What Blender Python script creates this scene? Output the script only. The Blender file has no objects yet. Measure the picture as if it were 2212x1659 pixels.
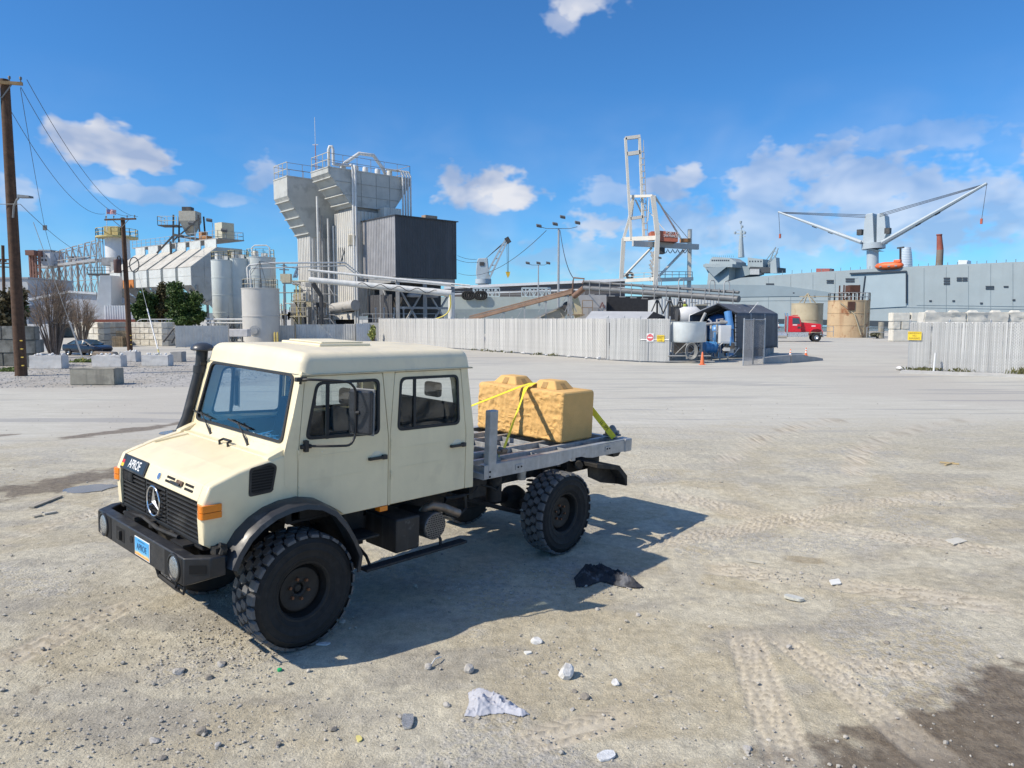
import bpy, bmesh, math, random
import numpy as np
from mathutils import Vector, Matrix, Euler
random.seed(7); np.random.seed(7)
R=math.radians
scene=bpy.context.scene
# ------------------------------------------------------------------ camera
FD=1558.8; CX=1106.0; CY=829.5; PITCH=0.0901479; CH=3.1065      # photograph measured at 2212 x 1659
cam=bpy.data.cameras.new('Camera'); camo=bpy.data.objects.new('Camera',cam); scene.collection.objects.link(camo)
cam.sensor_fit='HORIZONTAL'; cam.sensor_width=36; cam.lens=36*FD/2212; cam.clip_start=.1; cam.clip_end=9000
camo.location=(0,0,CH); camo.rotation_euler=(math.pi/2-PITCH,0,0); scene.camera=camo
# ------------------------------------------------------------------ sky, sun, exposure
SUN=Vector((-.974,-.419,1.033)).normalized()
vs=scene.view_settings; vs.view_transform='Standard'; vs.look='None'; vs.exposure=0.05; vs.gamma=1
try: vs.use_curve_mapping=False
except Exception: pass
world=bpy.data.worlds.new('World'); scene.world=world; world.use_nodes=True
def build_world():
    nt=world.node_tree; N=nt.nodes; L=nt.links; N.clear()
    out=N.new('ShaderNodeOutputWorld'); bg=N.new('ShaderNodeBackground'); L.new(bg.outputs[0],out.inputs[0])
    sky=N.new('ShaderNodeTexSky'); sky.sky_type='NISHITA'; sky.sun_disc=False
    sky.sun_elevation=math.asin(SUN.z); sky.sun_rotation=math.atan2(SUN.x,SUN.y)
    sky.altitude=0; sky.air_density=1.0; sky.dust_density=0.0; sky.ozone_density=4.0
    def math_(op,a,b=None,c=None,clamp=False):
        n=N.new('ShaderNodeMath'); n.operation=op; n.use_clamp=clamp
        for i,v in enumerate((a,b,c)):
            if v is None: continue
            if isinstance(v,(int,float)): n.inputs[i].default_value=v
            else: L.new(v,n.inputs[i])
        return n.outputs[0]
    tc=N.new('ShaderNodeTexCoord'); sep=N.new('ShaderNodeSeparateXYZ'); L.new(tc.outputs['Generated'],sep.inputs[0])
    x,y,z=sep.outputs
    az=math_('ARCTAN2',x,y); el=math_('ARCSINE',z)
    cmb=N.new('ShaderNodeCombineXYZ'); L.new(az,cmb.inputs[0]); L.new(math_('MULTIPLY',el,1.6),cmb.inputs[1])
    def noise(sc,det,dis=0,off=0,vec=None,rough=.55):
        n=N.new('ShaderNodeTexNoise'); n.noise_dimensions='2D'; n.inputs['Scale'].default_value=sc; n.inputs['Detail'].default_value=det
        n.inputs['Roughness'].default_value=rough; n.inputs['Distortion'].default_value=dis
        m=N.new('ShaderNodeMapping'); m.inputs['Location'].default_value=(off,off*.7,off*.3); L.new(vec or cmb.outputs[0],m.inputs[0]); L.new(m.outputs[0],n.inputs['Vector'])
        return n.outputs['Fac']
    nz=noise(20,3,.1,3.1,rough=.55); nzl=noise(5,3,.2,9.7); nzf=noise(40,2,.1,1.2)
    nsum=math_('ADD',math_('MULTIPLY',math_('SUBTRACT',nz,.5),1.7),math_('ADD',math_('MULTIPLY',math_('SUBTRACT',nzf,.5),.9),1.12))
    azel=N.new('ShaderNodeCombineXYZ'); L.new(az,azel.inputs[0]); L.new(el,azel.inputs[1])
    def cloud(px,py,hw,hh,dens,ragged):
        # centre and half sizes of a cloud as directions on the sky
        a=math.atan2((px-CX)/FD,1); e=math.atan((688.6-py)/FD*math.cos(a))
        mp=N.new('ShaderNodeMapping'); mp.inputs['Scale'].default_value=(FD/hw,FD*1.25/hh,1); mp.inputs['Location'].default_value=(-a*FD/hw,-e*FD*1.25/hh,0); L.new(azel.outputs[0],mp.inputs[0])
        ln=N.new('ShaderNodeVectorMath'); ln.operation='LENGTH'; L.new(mp.outputs[0],ln.inputs[0])
        mr=N.new('ShaderNodeMapRange'); mr.interpolation_type='SMOOTHSTEP'; mr.inputs[1].default_value=.0; mr.inputs[2].default_value=.62; mr.inputs[3].default_value=0; mr.inputs[4].default_value=dens
        L.new(math_('SUBTRACT',nsum,ln.outputs['Value']),mr.inputs[0]); return mr.outputs[0],None
    specs=[(160,296,45.76,38.72,0.9,0),(200,318,58.08,40.48,0.95,0),(262,318,58.08,51.04,1,0),(300,335,63.36,51.04,1,0),(345,352,49.28,38.72,0.95,0),(250,346,79.2,31.68,0.9,0),(150,285,29.92,26.4,0.8,0),
           (985,392,44,46,0.85,0),(1010,425,66,44,0.9,0),(1065,405,58,50,1,0),(1110,425,66,46,0.95,0),(1050,440,100,32,0.85,0),(1232,38,50,38,0.8,0),(1275,30,62,40,0.85,0),(1205,72,40,30,0.5,0),
           (330,428,96.8,28.16,0.55,0),(290,408,35.2,19.36,0.4,0),(420,412,29.92,15.84,0.4,0),(580,385,36.96,45.76,0.55,0),(500,440,58.08,15.84,0.35,0),(1285,490,66,42,0.7,0),(1315,425,70,44,0.4,0),(1430,405,62,44,0.7,0),(1475,390,40,34,0.7,0),
           (1730,368,110,70,0.574,0),(1640,418,120,70,0.574,0),(1840,408,170,90,0.615,0),(1960,468,240,100,0.615,0),(1700,488,200,90,0.574,0),(1520,498,150,80,0.492,0),(2140,448,170,90,0.574,0),(1950,308,210,40,0.287,0),(1300,560,230,50,0.4,0),(40,425,61.6,42.24,0.5,0),(-300,360,180,80,0.8,0),(2700,380,300,140,0.8,0)]
    tot=None; shade=None
    for s in specs:
        c,v=cloud(*s); tot=c if tot is None else math_('MAXIMUM',tot,c)
    # thin veil low over the horizon, thicker to the right; same field all round
    mr=N.new('ShaderNodeMapRange'); mr.inputs[1].default_value=.30; mr.inputs[2].default_value=.0; mr.inputs[3].default_value=0; mr.inputs[4].default_value=1; L.new(el,mr.inputs[0])
    mr2=N.new('ShaderNodeMapRange'); mr2.inputs[1].default_value=.38; mr2.inputs[2].default_value=.72; mr2.inputs[3].default_value=0; mr2.inputs[4].default_value=.55; L.new(nzl,mr2.inputs[0])
    mr3=N.new('ShaderNodeMapRange'); mr3.inputs[1].default_value=-.25; mr3.inputs[2].default_value=.35; mr3.inputs[3].default_value=.5; mr3.inputs[4].default_value=1; L.new(az,mr3.inputs[0])
    veil=math_('MULTIPLY',math_('MULTIPLY',mr.outputs[0],mr2.outputs[0]),mr3.outputs[0])
    # scattered cumulus, unseen, added overhead all round to whiten and brighten the shade
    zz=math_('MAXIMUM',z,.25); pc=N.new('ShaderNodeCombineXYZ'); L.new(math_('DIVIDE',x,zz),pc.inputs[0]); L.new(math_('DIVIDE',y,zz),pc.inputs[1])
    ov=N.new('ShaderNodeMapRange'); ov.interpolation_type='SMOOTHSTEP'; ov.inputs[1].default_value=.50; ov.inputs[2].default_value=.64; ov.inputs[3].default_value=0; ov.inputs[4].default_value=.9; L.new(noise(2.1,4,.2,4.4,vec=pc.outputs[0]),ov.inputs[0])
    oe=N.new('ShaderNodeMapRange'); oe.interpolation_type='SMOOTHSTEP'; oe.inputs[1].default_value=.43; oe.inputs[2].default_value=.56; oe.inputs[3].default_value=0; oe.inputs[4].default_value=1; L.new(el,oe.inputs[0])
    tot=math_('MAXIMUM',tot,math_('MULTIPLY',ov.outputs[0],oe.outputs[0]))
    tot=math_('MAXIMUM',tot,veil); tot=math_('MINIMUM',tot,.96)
    # colours
    sc_=N.new('ShaderNodeVectorMath'); sc_.operation='MULTIPLY'; sc_.inputs[1].default_value=SKYTINT; L.new(sky.outputs[0],sc_.inputs[0])
    cr=N.new('ShaderNodeMapRange'); cr.inputs[1].default_value=.35; cr.inputs[2].default_value=.68; L.new(noise(11,3,.2,5.3),cr.inputs[0])
    cm=N.new('ShaderNodeMix'); cm.data_type='RGBA'; L.new(cr.outputs[0],cm.inputs[0]); cm.inputs[6].default_value=CLOUD_D; cm.inputs[7].default_value=CLOUD_L
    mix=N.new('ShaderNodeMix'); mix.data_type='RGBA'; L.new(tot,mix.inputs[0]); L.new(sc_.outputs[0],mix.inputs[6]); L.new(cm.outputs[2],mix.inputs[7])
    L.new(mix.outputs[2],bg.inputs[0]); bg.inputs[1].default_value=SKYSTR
SKYSTR=0.116; SKYTINT=(.42,.87,1.24); CLOUD_L=(6.9,6.95,7.3,1); CLOUD_D=(3.1,3.9,5.6,1)
build_world()
world.cycles.sampling_method='MANUAL'; world.cycles.sample_map_resolution=512
cy=scene.cycles; cy.max_bounces=6; cy.diffuse_bounces=3; cy.glossy_bounces=3; cy.transmission_bounces=4; cy.transparent_max_bounces=12; cy.caustics_reflective=False; cy.caustics_refractive=False
cy.use_denoising=True; cy.denoiser='OPENIMAGEDENOISE'; cy.use_adaptive_sampling=True; cy.adaptive_threshold=.015; cy.sample_clamp_indirect=6
sl=bpy.data.lights.new('Sun','SUN'); sl.energy=5.0; sl.angle=R(.55); sl.color=(1,.91,.77)
so=bpy.data.objects.new('Sun',sl); scene.collection.objects.link(so); so.rotation_euler=(-SUN).to_track_quat('-Z','Y').to_euler(); so.location=(-60,-26,64)
# ------------------------------------------------------------------ helpers
col=scene.collection
MATS={}
I4=Matrix.Identity(4)
def ray(px,py):
    u=(CY-py)/FD; return Vector(((px-CX)/FD, math.cos(PITCH)+u*math.sin(PITCH), -math.sin(PITCH)+u*math.cos(PITCH)))
def G(px,py,z=0):
    d=ray(px,py); t=(z-CH)/d.z; return Vector((d.x*t,d.y*t,z))
def A(px,py,Y):
    d=ray(px,py); t=Y/d.y; return Vector((d.x*t,Y,CH+d.z*t))
def OP(px,py,o,n):
    d=ray(px,py); c=Vector((0,0,CH)); t=(Vector(o)-c).dot(n)/d.dot(n); return c+d*t
def tag(o,label=None,cat=None,group=None,kind=None):
    if label: o['label']=label
    if cat: o['category']=cat
    if group: o['group']=group
    if kind: o['kind']=kind
    return o
def root(name,loc,label,cat,group=None,mat=None):
    o=bpy.data.objects.new(name,None); col.objects.link(o); m=mat or Matrix.Translation(Vector(loc)); o.matrix_world=m
    o.empty_display_size=.2; MATS[o.name]=m.copy(); return tag(o,label,cat,group)
class MB:
    def __init__(s): s.v=[]; s.f=[]
    def add(s,v,f):
        o=len(s.v); s.v+= [tuple(p) for p in v]; s.f+=[tuple(i+o for i in q) for q in f]; return s
    def bx(s,x0,x1,y0,y1,z0,z1):
        return s.add([(x0,y0,z0),(x1,y0,z0),(x1,y1,z0),(x0,y1,z0),(x0,y0,z1),(x1,y0,z1),(x1,y1,z1),(x0,y1,z1)],[(0,3,2,1),(4,5,6,7),(0,1,5,4),(1,2,6,5),(2,3,7,6),(3,0,4,7)])
    def obx(s,c,ax,ay,az,dx,dy,dz):
        c=Vector(c); ax=Vector(ax).normalized(); ay=Vector(ay).normalized(); az=Vector(az).normalized(); v=[]
        for k in (-1,1):
            for (i,j) in ((-1,-1),(1,-1),(1,1),(-1,1)): v.append(c+ax*(i*dx/2)+ay*(j*dy/2)+az*(k*dz/2))
        return s.add(v,[(0,3,2,1),(4,5,6,7),(0,1,5,4),(1,2,6,5),(2,3,7,6),(3,0,4,7)])
    def beam(s,p0,p1,w,h=None,up=(0,0,1)):
        p0=Vector(p0); p1=Vector(p1); d=p1-p0; l=d.length
        if l<1e-6: return s
        d.normalize(); up=Vector(up)
        if abs(d.dot(up))>.98: up=Vector((0,1,0))
        sd=d.cross(up).normalized(); up=sd.cross(d)
        return s.obx((p0+p1)/2,d,sd,up,l,w,h or w)
    def tube(s,pts,r,n=8,caps=True,closed=False):
        pts=[Vector(p) for p in pts]; k=len(pts); rs=r if isinstance(r,(list,tuple)) else [r]*k; rings=[]; pu=None; v=[]; f=[]
        for i,p in enumerate(pts):
            a=pts[i-1] if (i>0 or closed) else p; b=pts[(i+1)%k] if (i<k-1 or closed) else p
            d=(b-a).normalized()
            if pu is None:
                pu=Vector((0,0,1)) if abs(d.z)<.9 else Vector((1,0,0))
            sd=d.cross(pu).normalized(); pu=sd.cross(d).normalized()
            for j in range(n):
                t=2*math.pi*j/n; v.append(p+(sd*math.cos(t)+pu*math.sin(t))*rs[i])
        for i in range(k if closed else k-1):
            i2=(i+1)%k
            for j in range(n):
                j2=(j+1)%n; f.append((i*n+j,i*n+j2,i2*n+j2,i2*n+j))
        if caps and not closed: f.append(tuple(range(n-1,-1,-1))); f.append(tuple((k-1)*n+j for j in range(n)))
        return s.add(v,f)
    def cyl(s,p0,p1,r0,r1=None,n=12): return s.tube([p0,p1],[r0,r0 if r1 is None else r1],n)
    def lathe(s,prof,n=24,c=(0,0,0),ax='z',closed=False):
        v=[];f=[];k=len(prof)
        for i in range(n):
            t=2*math.pi*i/n
            for r,h in prof:
                a,b=r*math.cos(t),r*math.sin(t)
                p=(a,b,h) if ax=='z' else ((a,h,b) if ax=='y' else (h,a,b))
                v.append((p[0]+c[0],p[1]+c[1],p[2]+c[2]))
        for i in range(n):
            i2=(i+1)%n
            for j in range(k-1 if not closed else k):
                j2=(j+1)%k
                q=(i*k+j,i2*k+j,i2*k+j2,i*k+j2); f.append(q if ax!='y' else q[::-1])
        return s.add(v,f)
    def prism(s,poly,vec):
        poly=[Vector(p) for p in poly]; vec=Vector(vec); n=len(poly)
        return s.add(poly+[p+vec for p in poly],[tuple(range(n-1,-1,-1)),tuple(range(n,2*n))]+[(i,(i+1)%n,n+(i+1)%n,n+i) for i in range(n)])
    def quad(s,*p): return s.add(p,[tuple(range(len(p)))])
    def mesh(s,name): 
        me=bpy.data.meshes.new(name); me.from_pydata([tuple(p) for p in s.v],[],s.f); return me
    def build(s,name,mat,parent=None,world=True,smooth=None,**t):
        if parent is not None:
            m=MATS[parent.name]
            if world:
                mi=m.inverted(); s.v=[tuple(mi@Vector(p)) for p in s.v]
            o=mkobj(name,s.mesh(name),mat,parent)
        else:
            a=np.array([tuple(p) for p in s.v]); c=Vector(((a[:,0].min()+a[:,0].max())/2,(a[:,1].min()+a[:,1].max())/2,a[:,2].min()))
            s.v=[tuple(Vector(p)-c) for p in s.v]; o=mkobj(name,s.mesh(name),mat,None); o.location=c; MATS[o.name]=Matrix.Translation(c)
        if smooth: shade(o.data,smooth)
        return tag(o,**t)
def shade(me,ang=35):
    me.polygons.foreach_set('use_smooth',[True]*len(me.polygons))
    try: me.set_sharp_from_angle(angle=R(ang))
    except Exception: pass
def mkobj(name,me,mat,parent=None):
    o=bpy.data.objects.new(name,me); col.objects.link(o)
    if mat is not None and len(me.materials)==0: me.materials.append(mat)
    if parent is not None: o.parent=parent; MATS[o.name]=MATS[parent.name]
    else: MATS[o.name]=I4
    return o
def fixnormals(me):
    b=bmesh.new(); b.from_mesh(me); bmesh.ops.recalc_face_normals(b,faces=b.faces[:]); b.to_mesh(me); b.free()
def bevel(o,w,seg=2,ang=30):
    m=o.modifiers.new('Bevel','BEVEL'); m.width=w; m.segments=seg; m.limit_method='ANGLE'; m.angle_limit=R(ang); return o
def inst(name,me,parent,loc,rot=(0,0,0),scale=(1,1,1)):
    o=bpy.data.objects.new(name,me); col.objects.link(o); o.parent=parent; o.location=loc; o.rotation_euler=rot; o.scale=scale; return o
def copy_tree(o,parent=None):
    c=o.copy(); col.objects.link(c)
    if parent is not None: c.parent=parent
    for ch in list(o.children): copy_tree(ch,c)
    return c
# ------------------------------------------------------------------ materials
MC={}
def mat(name,c,rough=.6,metal=0.,var=.15,sc=2.,bump=0.,bs=40.,stain=None,streak=None,orand=0.,spec=.5,coat=0.,emit=None,chips=None):
    if name in MC: return MC[name]
    m=bpy.data.materials.new(name); m.use_nodes=True; nt=m.node_tree; N=nt.nodes; L=nt.links; b=N['Principled BSDF']; MC[name]=m
    b.inputs['Roughness'].default_value=rough; b.inputs['Metallic'].default_value=metal; b.inputs['Specular IOR Level'].default_value=spec
    if coat: b.inputs['Coat Weight'].default_value=coat; b.inputs['Coat Roughness'].default_value=.08
    tc=N.new('ShaderNodeTexCoord')
    def noise(scale,det=6,vscale=None,off=0):
        n=N.new('ShaderNodeTexNoise'); n.inputs['Scale'].default_value=scale; n.inputs['Detail'].default_value=det; n.inputs['Roughness'].default_value=.6
        mp=N.new('ShaderNodeMapping'); mp.inputs['Scale'].default_value=vscale or (1,1,1); mp.inputs['Location'].default_value=(off,off,off)
        L.new(tc.outputs['Object'],mp.inputs[0]); L.new(mp.outputs[0],n.inputs['Vector']); return n.outputs['Fac']
    def rng(f,a,b_,lo,hi):
        r=N.new('ShaderNodeMapRange'); r.inputs[1].default_value=a; r.inputs[2].default_value=b_; r.inputs[3].default_value=lo; r.inputs[4].default_value=hi; L.new(f,r.inputs[0]); return r.outputs[0]
    def mixc(f,a,b_,bt='MIX'):
        x=N.new('ShaderNodeMix'); x.data_type='RGBA'; x.blend_type=bt
        if isinstance(f,float): x.inputs[0].default_value=f
        else: L.new(f,x.inputs[0])
        for i,q in ((6,a),(7,b_)):
            if isinstance(q,tuple): x.inputs[i].default_value=(*q[:3],1)
            else: L.new(q,x.inputs[i])
        return x.outputs[2]
    cur=tuple(c)
    if var:
        f=rng(noise(sc),.3,.7,1-var,1+var*.6)
        x=N.new('ShaderNodeVectorMath'); x.operation='SCALE'; x.inputs[0].default_value=c[:3]; L.new(f,x.inputs[3]); cur=x.outputs[0]
    if orand:
        oi=N.new('ShaderNodeObjectInfo'); f=rng(oi.outputs['Random'],0,1,1-orand,1+orand)
        x=N.new('ShaderNodeVectorMath'); x.operation='SCALE'
        if isinstance(cur,tuple): x.inputs[0].default_value=cur[:3]
        else: L.new(cur,x.inputs[0])
        L.new(f,x.inputs[3]); cur=x.outputs[0]
    if streak: # colour, amount, scale
        f=rng(noise(streak[2],5,(1,1,.07),3.3),.52,.72,0,streak[1]); cur=mixc(f,cur,streak[0])
    if stain:  # colour, amount, scale, threshold
        t=stain[3] if len(stain)>3 else .55
        f=rng(noise(stain[2],8,None,7.7),t,t+.1,0,stain[1]); cur=mixc(f,cur,stain[0])
    if chips: cur=mixc(rng(noise(chips[1],4,None,2.9),chips[2],chips[2]+.02,0,1),cur,chips[0])
    if isinstance(cur,tuple): b.inputs['Base Color'].default_value=(*cur[:3],1)
    else: L.new(cur,b.inputs['Base Color'])
    if var or stain:
        L.new(rng(noise(sc*2.3,5,None,1.7),.3,.7,max(.03,rough-.08),min(1,rough+.1)),b.inputs['Roughness'])
    if bump:
        bp=N.new('ShaderNodeBump'); bp.inputs['Strength'].default_value=1; bp.inputs['Distance'].default_value=bump; L.new(noise(bs,8),bp.inputs['Height']); L.new(bp.outputs[0],b.inputs['Normal'])
    if emit: b.inputs['Emission Color'].default_value=(*emit[:3],1); b.inputs['Emission Strength'].default_value=emit[3]
    return m
def glass(name,tint=(.85,.9,.92),ior=1.5,rough=.0):
    if name in MC: return MC[name]
    m=bpy.data.materials.new(name); m.use_nodes=True; nt=m.node_tree; N=nt.nodes; L=nt.links; N.clear(); MC[name]=m
    o=N.new('ShaderNodeOutputMaterial'); mx=N.new('ShaderNodeMixShader'); t=N.new('ShaderNodeBsdfTransparent'); g=N.new('ShaderNodeBsdfGlossy'); f=N.new('ShaderNodeFresnel')
    ge=N.new('ShaderNodeNewGeometry'); mm=N.new('ShaderNodeMapRange'); mm.inputs[3].default_value=ior; mm.inputs[4].default_value=1/ior; L.new(ge.outputs['Backfacing'],mm.inputs[0]); L.new(mm.outputs[0],f.inputs[0])
    t.inputs[0].default_value=(*tint,1); g.inputs['Roughness'].default_value=rough
    L.new(f.outputs[0],mx.inputs[0]); L.new(t.outputs[0],mx.inputs[1]); L.new(g.outputs[0],mx.inputs[2]); L.new(mx.outputs[0],o.inputs[0]); return m
def text(name,body,size,c,right,up,mt,parent,world=True,ext=.002,sx=1.0,bold=0.):
    cu=bpy.data.curves.new(name,'FONT'); cu.body=body; cu.size=size; cu.align_x='CENTER'; cu.align_y='CENTER'; cu.extrude=ext; cu.offset=bold; cu.resolution_u=3
    t=bpy.data.objects.new(name+'_c',cu); col.objects.link(t); bpy.context.view_layer.update()
    me=bpy.data.meshes.new_from_object(t.evaluated_get(bpy.context.evaluated_depsgraph_get())); bpy.data.objects.remove(t)
    rt=Vector(right).normalized(); u=Vector(up).normalized(); nn=rt.cross(u); c=Vector(c)
    m=Matrix(((rt.x*sx,u.x,nn.x,c.x),(rt.y*sx,u.y,nn.y,c.y),(rt.z*sx,u.z,nn.z,c.z),(0,0,0,1)))
    if parent is not None and world: m=MATS[parent.name].inverted()@m
    me.transform(m); return mkobj(name,me,mt,parent)
def roundpoly(pts,r,n=4):
    out=[]; k=len(pts)
    for i in range(k):
        p=Vector(pts[i]); a=Vector(pts[i-1]); b=Vector(pts[(i+1)%k]); rr=r[i] if isinstance(r,(list,tuple)) else r
        da=(a-p); db=(b-p); l=min(rr,da.length*.45,db.length*.45)
        if l<1e-5: out.append(tuple(p)); continue
        s=p+da.normalized()*l; e=p+db.normalized()*l
        for j in range(n+1):
            t=j/n; out.append(tuple(s*(1-t)**2+p*(2*t*(1-t))+e*t*t))
    return out
def panel(outer,holes,fn,th,bis=()):
    """flat plate in (a,b) with holes, mapped by fn(a,b,d) to 3d, thickness th; returns bmesh-made mesh"""
    b=bmesh.new(); edges=[]
    for lp in [outer]+list(holes):
        vs_=[b.verts.new((p[0],p[1],0)) for p in lp]
        for i in range(len(vs_)): edges.append(b.edges.new((vs_[i],vs_[(i+1)%len(vs_)])))
    bmesh.ops.triangle_fill(b,use_beauty=True,use_dissolve=False,edges=edges,normal=(0,0,1))
    for z in bis:
        bmesh.ops.bisect_plane(b,geom=b.verts[:]+b.edges[:]+b.faces[:],plane_co=(0,z,0),plane_no=(0,1,0))
    for f_ in b.faces:
        if f_.normal.z<0: f_.normal_flip()
    r=bmesh.ops.extrude_face_region(b,geom=b.faces[:]); nv=[g for g in r['geom'] if isinstance(g,bmesh.types.BMVert)]
    for v in nv: v.co.z=1
    for v in b.verts: v.co=Vector(fn(v.co.x,v.co.y,th if v.co.z<.5 else 0))
    bmesh.ops.recalc_face_normals(b,faces=b.faces[:])
    me=bpy.data.meshes.new('panel'); b.to_mesh(me); b.free(); return me
# value noise for terrain
_T=np.random.RandomState(3).rand(256,256)
def vnoise(x,y):
    xi=np.floor(x).astype(int); yi=np.floor(y).astype(int); fx=x-xi; fy=y-yi; fx=fx*fx*(3-2*fx); fy=fy*fy*(3-2*fy)
    a=_T[xi&255,yi&255]; b=_T[(xi+1)&255,yi&255]; c=_T[xi&255,(yi+1)&255]; d=_T[(xi+1)&255,(yi+1)&255]
    return a*(1-fx)*(1-fy)+b*fx*(1-fy)+c*(1-fx)*fy+d*fx*fy-.5
# truck pose on the slightly uneven yard
TM=Matrix(((-0.66912,0.74218,0.03806,-2.79829),(-0.74296,-0.66923,-0.01164,7.3934),(0.01683,-0.03607,0.99921,0),(0,0,0,1)))
def gh(x,y):
    x=np.asarray(x,float); y=np.asarray(y,float)
    dx=x+2.79829; dy=y-7.3934
    pl=-(TM[0][2]*dx+TM[1][2]*dy)/TM[2][2]
    lx=-.66912*dx-.74296*dy; ly=.74218*dx-.66923*dy     # along / across the truck
    d=np.hypot(np.maximum(0,np.abs(lx+2.0)-3.2),np.maximum(0,np.abs(ly)-1.6))
    w=np.clip(1-d/4.5,0,1); w=w*w*(3-2*w)
    near=np.clip((26-np.hypot(x,y-4))/12,0,1)
    onw=np.minimum(np.hypot(lx,np.abs(ly)-.95),np.hypot(lx+4.04,np.abs(ly)-.95)); q=np.clip((onw-.3)/.5,0,1)
    n=.05*vnoise(x*.35,y*.35)+.022*vnoise(x*1.1+9,y*1.1)+(.016*vnoise(x*3.1,y*3.1+4)+.010*vnoise(x*8,y*8))*(.4+1.2*np.clip(vnoise(x*.6+20,y*.6)+.5,0,1))
    return pl*w+n*near*q*(1-.6*w*0)-0.004*(1-q)
# ------------------------------------------------------------------ ground
def ground_material():
    m=bpy.data.materials.new('yard_dirt'); m.use_nodes=True; nt=m.node_tree; N=nt.nodes; L=nt.links; b=N['Principled BSDF']
    tc=N.new('ShaderNodeTexCoord'); P=tc.outputs['Object']
    sp=N.new('ShaderNodeSeparateXYZ'); L.new(P,sp.inputs[0]); X,Y,_=sp.outputs
    def mt(op,a,b_=None,c=None,cl=False):
        n=N.new('ShaderNodeMath'); n.operation=op; n.use_clamp=cl
        for i,v in enumerate((a,b_,c)):
            if v is None: continue
            if isinstance(v,(int,float)): n.inputs[i].default_value=v
            else: L.new(v,n.inputs[i])
        return n.outputs[0]
    def noise(sc,det=6,rough=.6,off=0,vs=(1,1,1),dist=0):
        n=N.new('ShaderNodeTexNoise'); n.noise_dimensions='2D'; n.inputs['Scale'].default_value=sc; n.inputs['Detail'].default_value=det*.55; n.inputs['Roughness'].default_value=rough; n.inputs['Distortion'].default_value=dist
        mp=N.new('ShaderNodeMapping'); mp.inputs['Location'].default_value=(off,off*.6,0); mp.inputs['Scale'].default_value=vs; L.new(P,mp.inputs[0]); L.new(mp.outputs[0],n.inputs['Vector']); return n.outputs['Fac']
    def vor(sc,off=0,feat='F1',out='Distance',rnd=1):
        n=N.new('ShaderNodeTexVoronoi'); n.inputs['Scale'].default_value=sc; n.feature=feat; n.inputs['Randomness'].default_value=rnd; n.voronoi_dimensions='2D'
        mp=N.new('ShaderNodeMapping'); mp.inputs['Location'].default_value=(off,off,0); L.new(P,mp.inputs[0]); L.new(mp.outputs[0],n.inputs['Vector']); return n.outputs[out]
    def rng(f,a,b_,lo=0,hi=1,sm=True):
        r=N.new('ShaderNodeMapRange'); r.interpolation_type='SMOOTHSTEP' if sm else 'LINEAR'
        for i,v in enumerate((a,b_,lo,hi)): r.inputs[i+1].default_value=v
        L.new(f,r.inputs[0]); return r.outputs[0]
    def mixc(f,a,b_):
        x=N.new('ShaderNodeMix'); x.data_type='RGBA'
        if isinstance(f,float): x.inputs[0].default_value=f
        else: L.new(f,x.inputs[0])
        for i,q in ((6,a),(7,b_)):
            if isinstance(q,tuple): x.inputs[i].default_value=(*q[:3],1)
            else: L.new(q,x.inputs[i])
        return x.outputs[2]
    def mul(c,f):
        x=N.new('ShaderNodeVectorMath'); x.operation='SCALE'; L.new(c,x.inputs[0]); L.new(f,x.inputs[3]); return x.outputs[0]
    def frame(p0,p1,curve=0.):
        d=Vector((p1[0]-p0[0],p1[1]-p0[1])); ln=d.length; d/=ln
        ax=mt('SUBTRACT',X,p0[0]); ay=mt('SUBTRACT',Y,p0[1])
        al=mt('ADD',mt('MULTIPLY',ax,d.x),mt('MULTIPLY',ay,d.y)); ac=mt('ADD',mt('MULTIPLY',ax,-d.y),mt('MULTIPLY',ay,d.x))
        if curve: ac=mt('ADD',ac,mt('MULTIPLY',curve,mt('MULTIPLY',al,mt('SUBTRACT',al,ln))))
        return al,ac,ln
    nA=noise(.22,5); nB=noise(1.3,7,.62,5); nC=noise(9,8,.65,2); nD=noise(55,6,.7,1); nE=noise(.55,6,.6,11,(1,2.2,1)); nS=noise(1.6,7,.62,3,(.35,2.6,1),1.2)
    # ---- base dirt
    c=mixc(rng(nA,.32,.68),(.475,.42,.305),(.435,.395,.305))
    c=mixc(rng(nB,.42,.72,0,.8),c,(.575,.53,.415)); c=mixc(rng(noise(.33,4,.55,41,(1,1.7,1),.8),.50,.62,0,.6),c,(.57,.535,.435))
    c=mixc(rng(nE,.5,.68,0,.7),c,(.37,.345,.295))
    # dust-grey zone further out
    far=rng(mt('ADD',Y,mt('MULTIPLY',mt('SUBTRACT',nE,.5),9)),11,22); c=mixc(mt('MULTIPLY',far,.75),c,(.48,.455,.375))
    streak=rng(nS,.5,.7,0,1); c=mixc(mt('MULTIPLY',mt('MULTIPLY',streak,far),.75),c,(.385,.36,.31))
    # ---- paved, dusty road beyond
    edge=mt('ADD',mt('SUBTRACT',Y,mt('ADD',19.6,mt('MULTIPLY',X,.15))),mt('MULTIPLY',mt('SUBTRACT',nE,.5),5.0))
    road=rng(edge,-2.6,2.2)
    rc=mixc(rng(nS,.35,.7),(.455,.44,.385),(.525,.51,.455)); rc=mixc(rng(noise(.09,4,.5,8),.45,.65,0,.6),rc,(.43,.405,.36))
    rc=mixc(rng(noise(.7,5,.6,21,(.12,1.6,1)),.58,.66,0,.55),rc,(.27,.27,.275))
    c=mixc(road,c,rc)
    # ---- gravel island by the poles
    gi=mt('MULTIPLY',rng(mt('ADD',mt('SUBTRACT',Y,mt('ADD',31.8,mt('MULTIPLY',mt('ADD',X,25),.1))),mt('MULTIPLY',mt('SUBTRACT',nB,.5),1.2)),0,.7),rng(mt('ADD',Y,mt('MULTIPLY',nA,3)),58,63,1,0))
    gi=mt('MULTIPLY',gi,rng(X,-13,-10.5,1,0))
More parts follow.
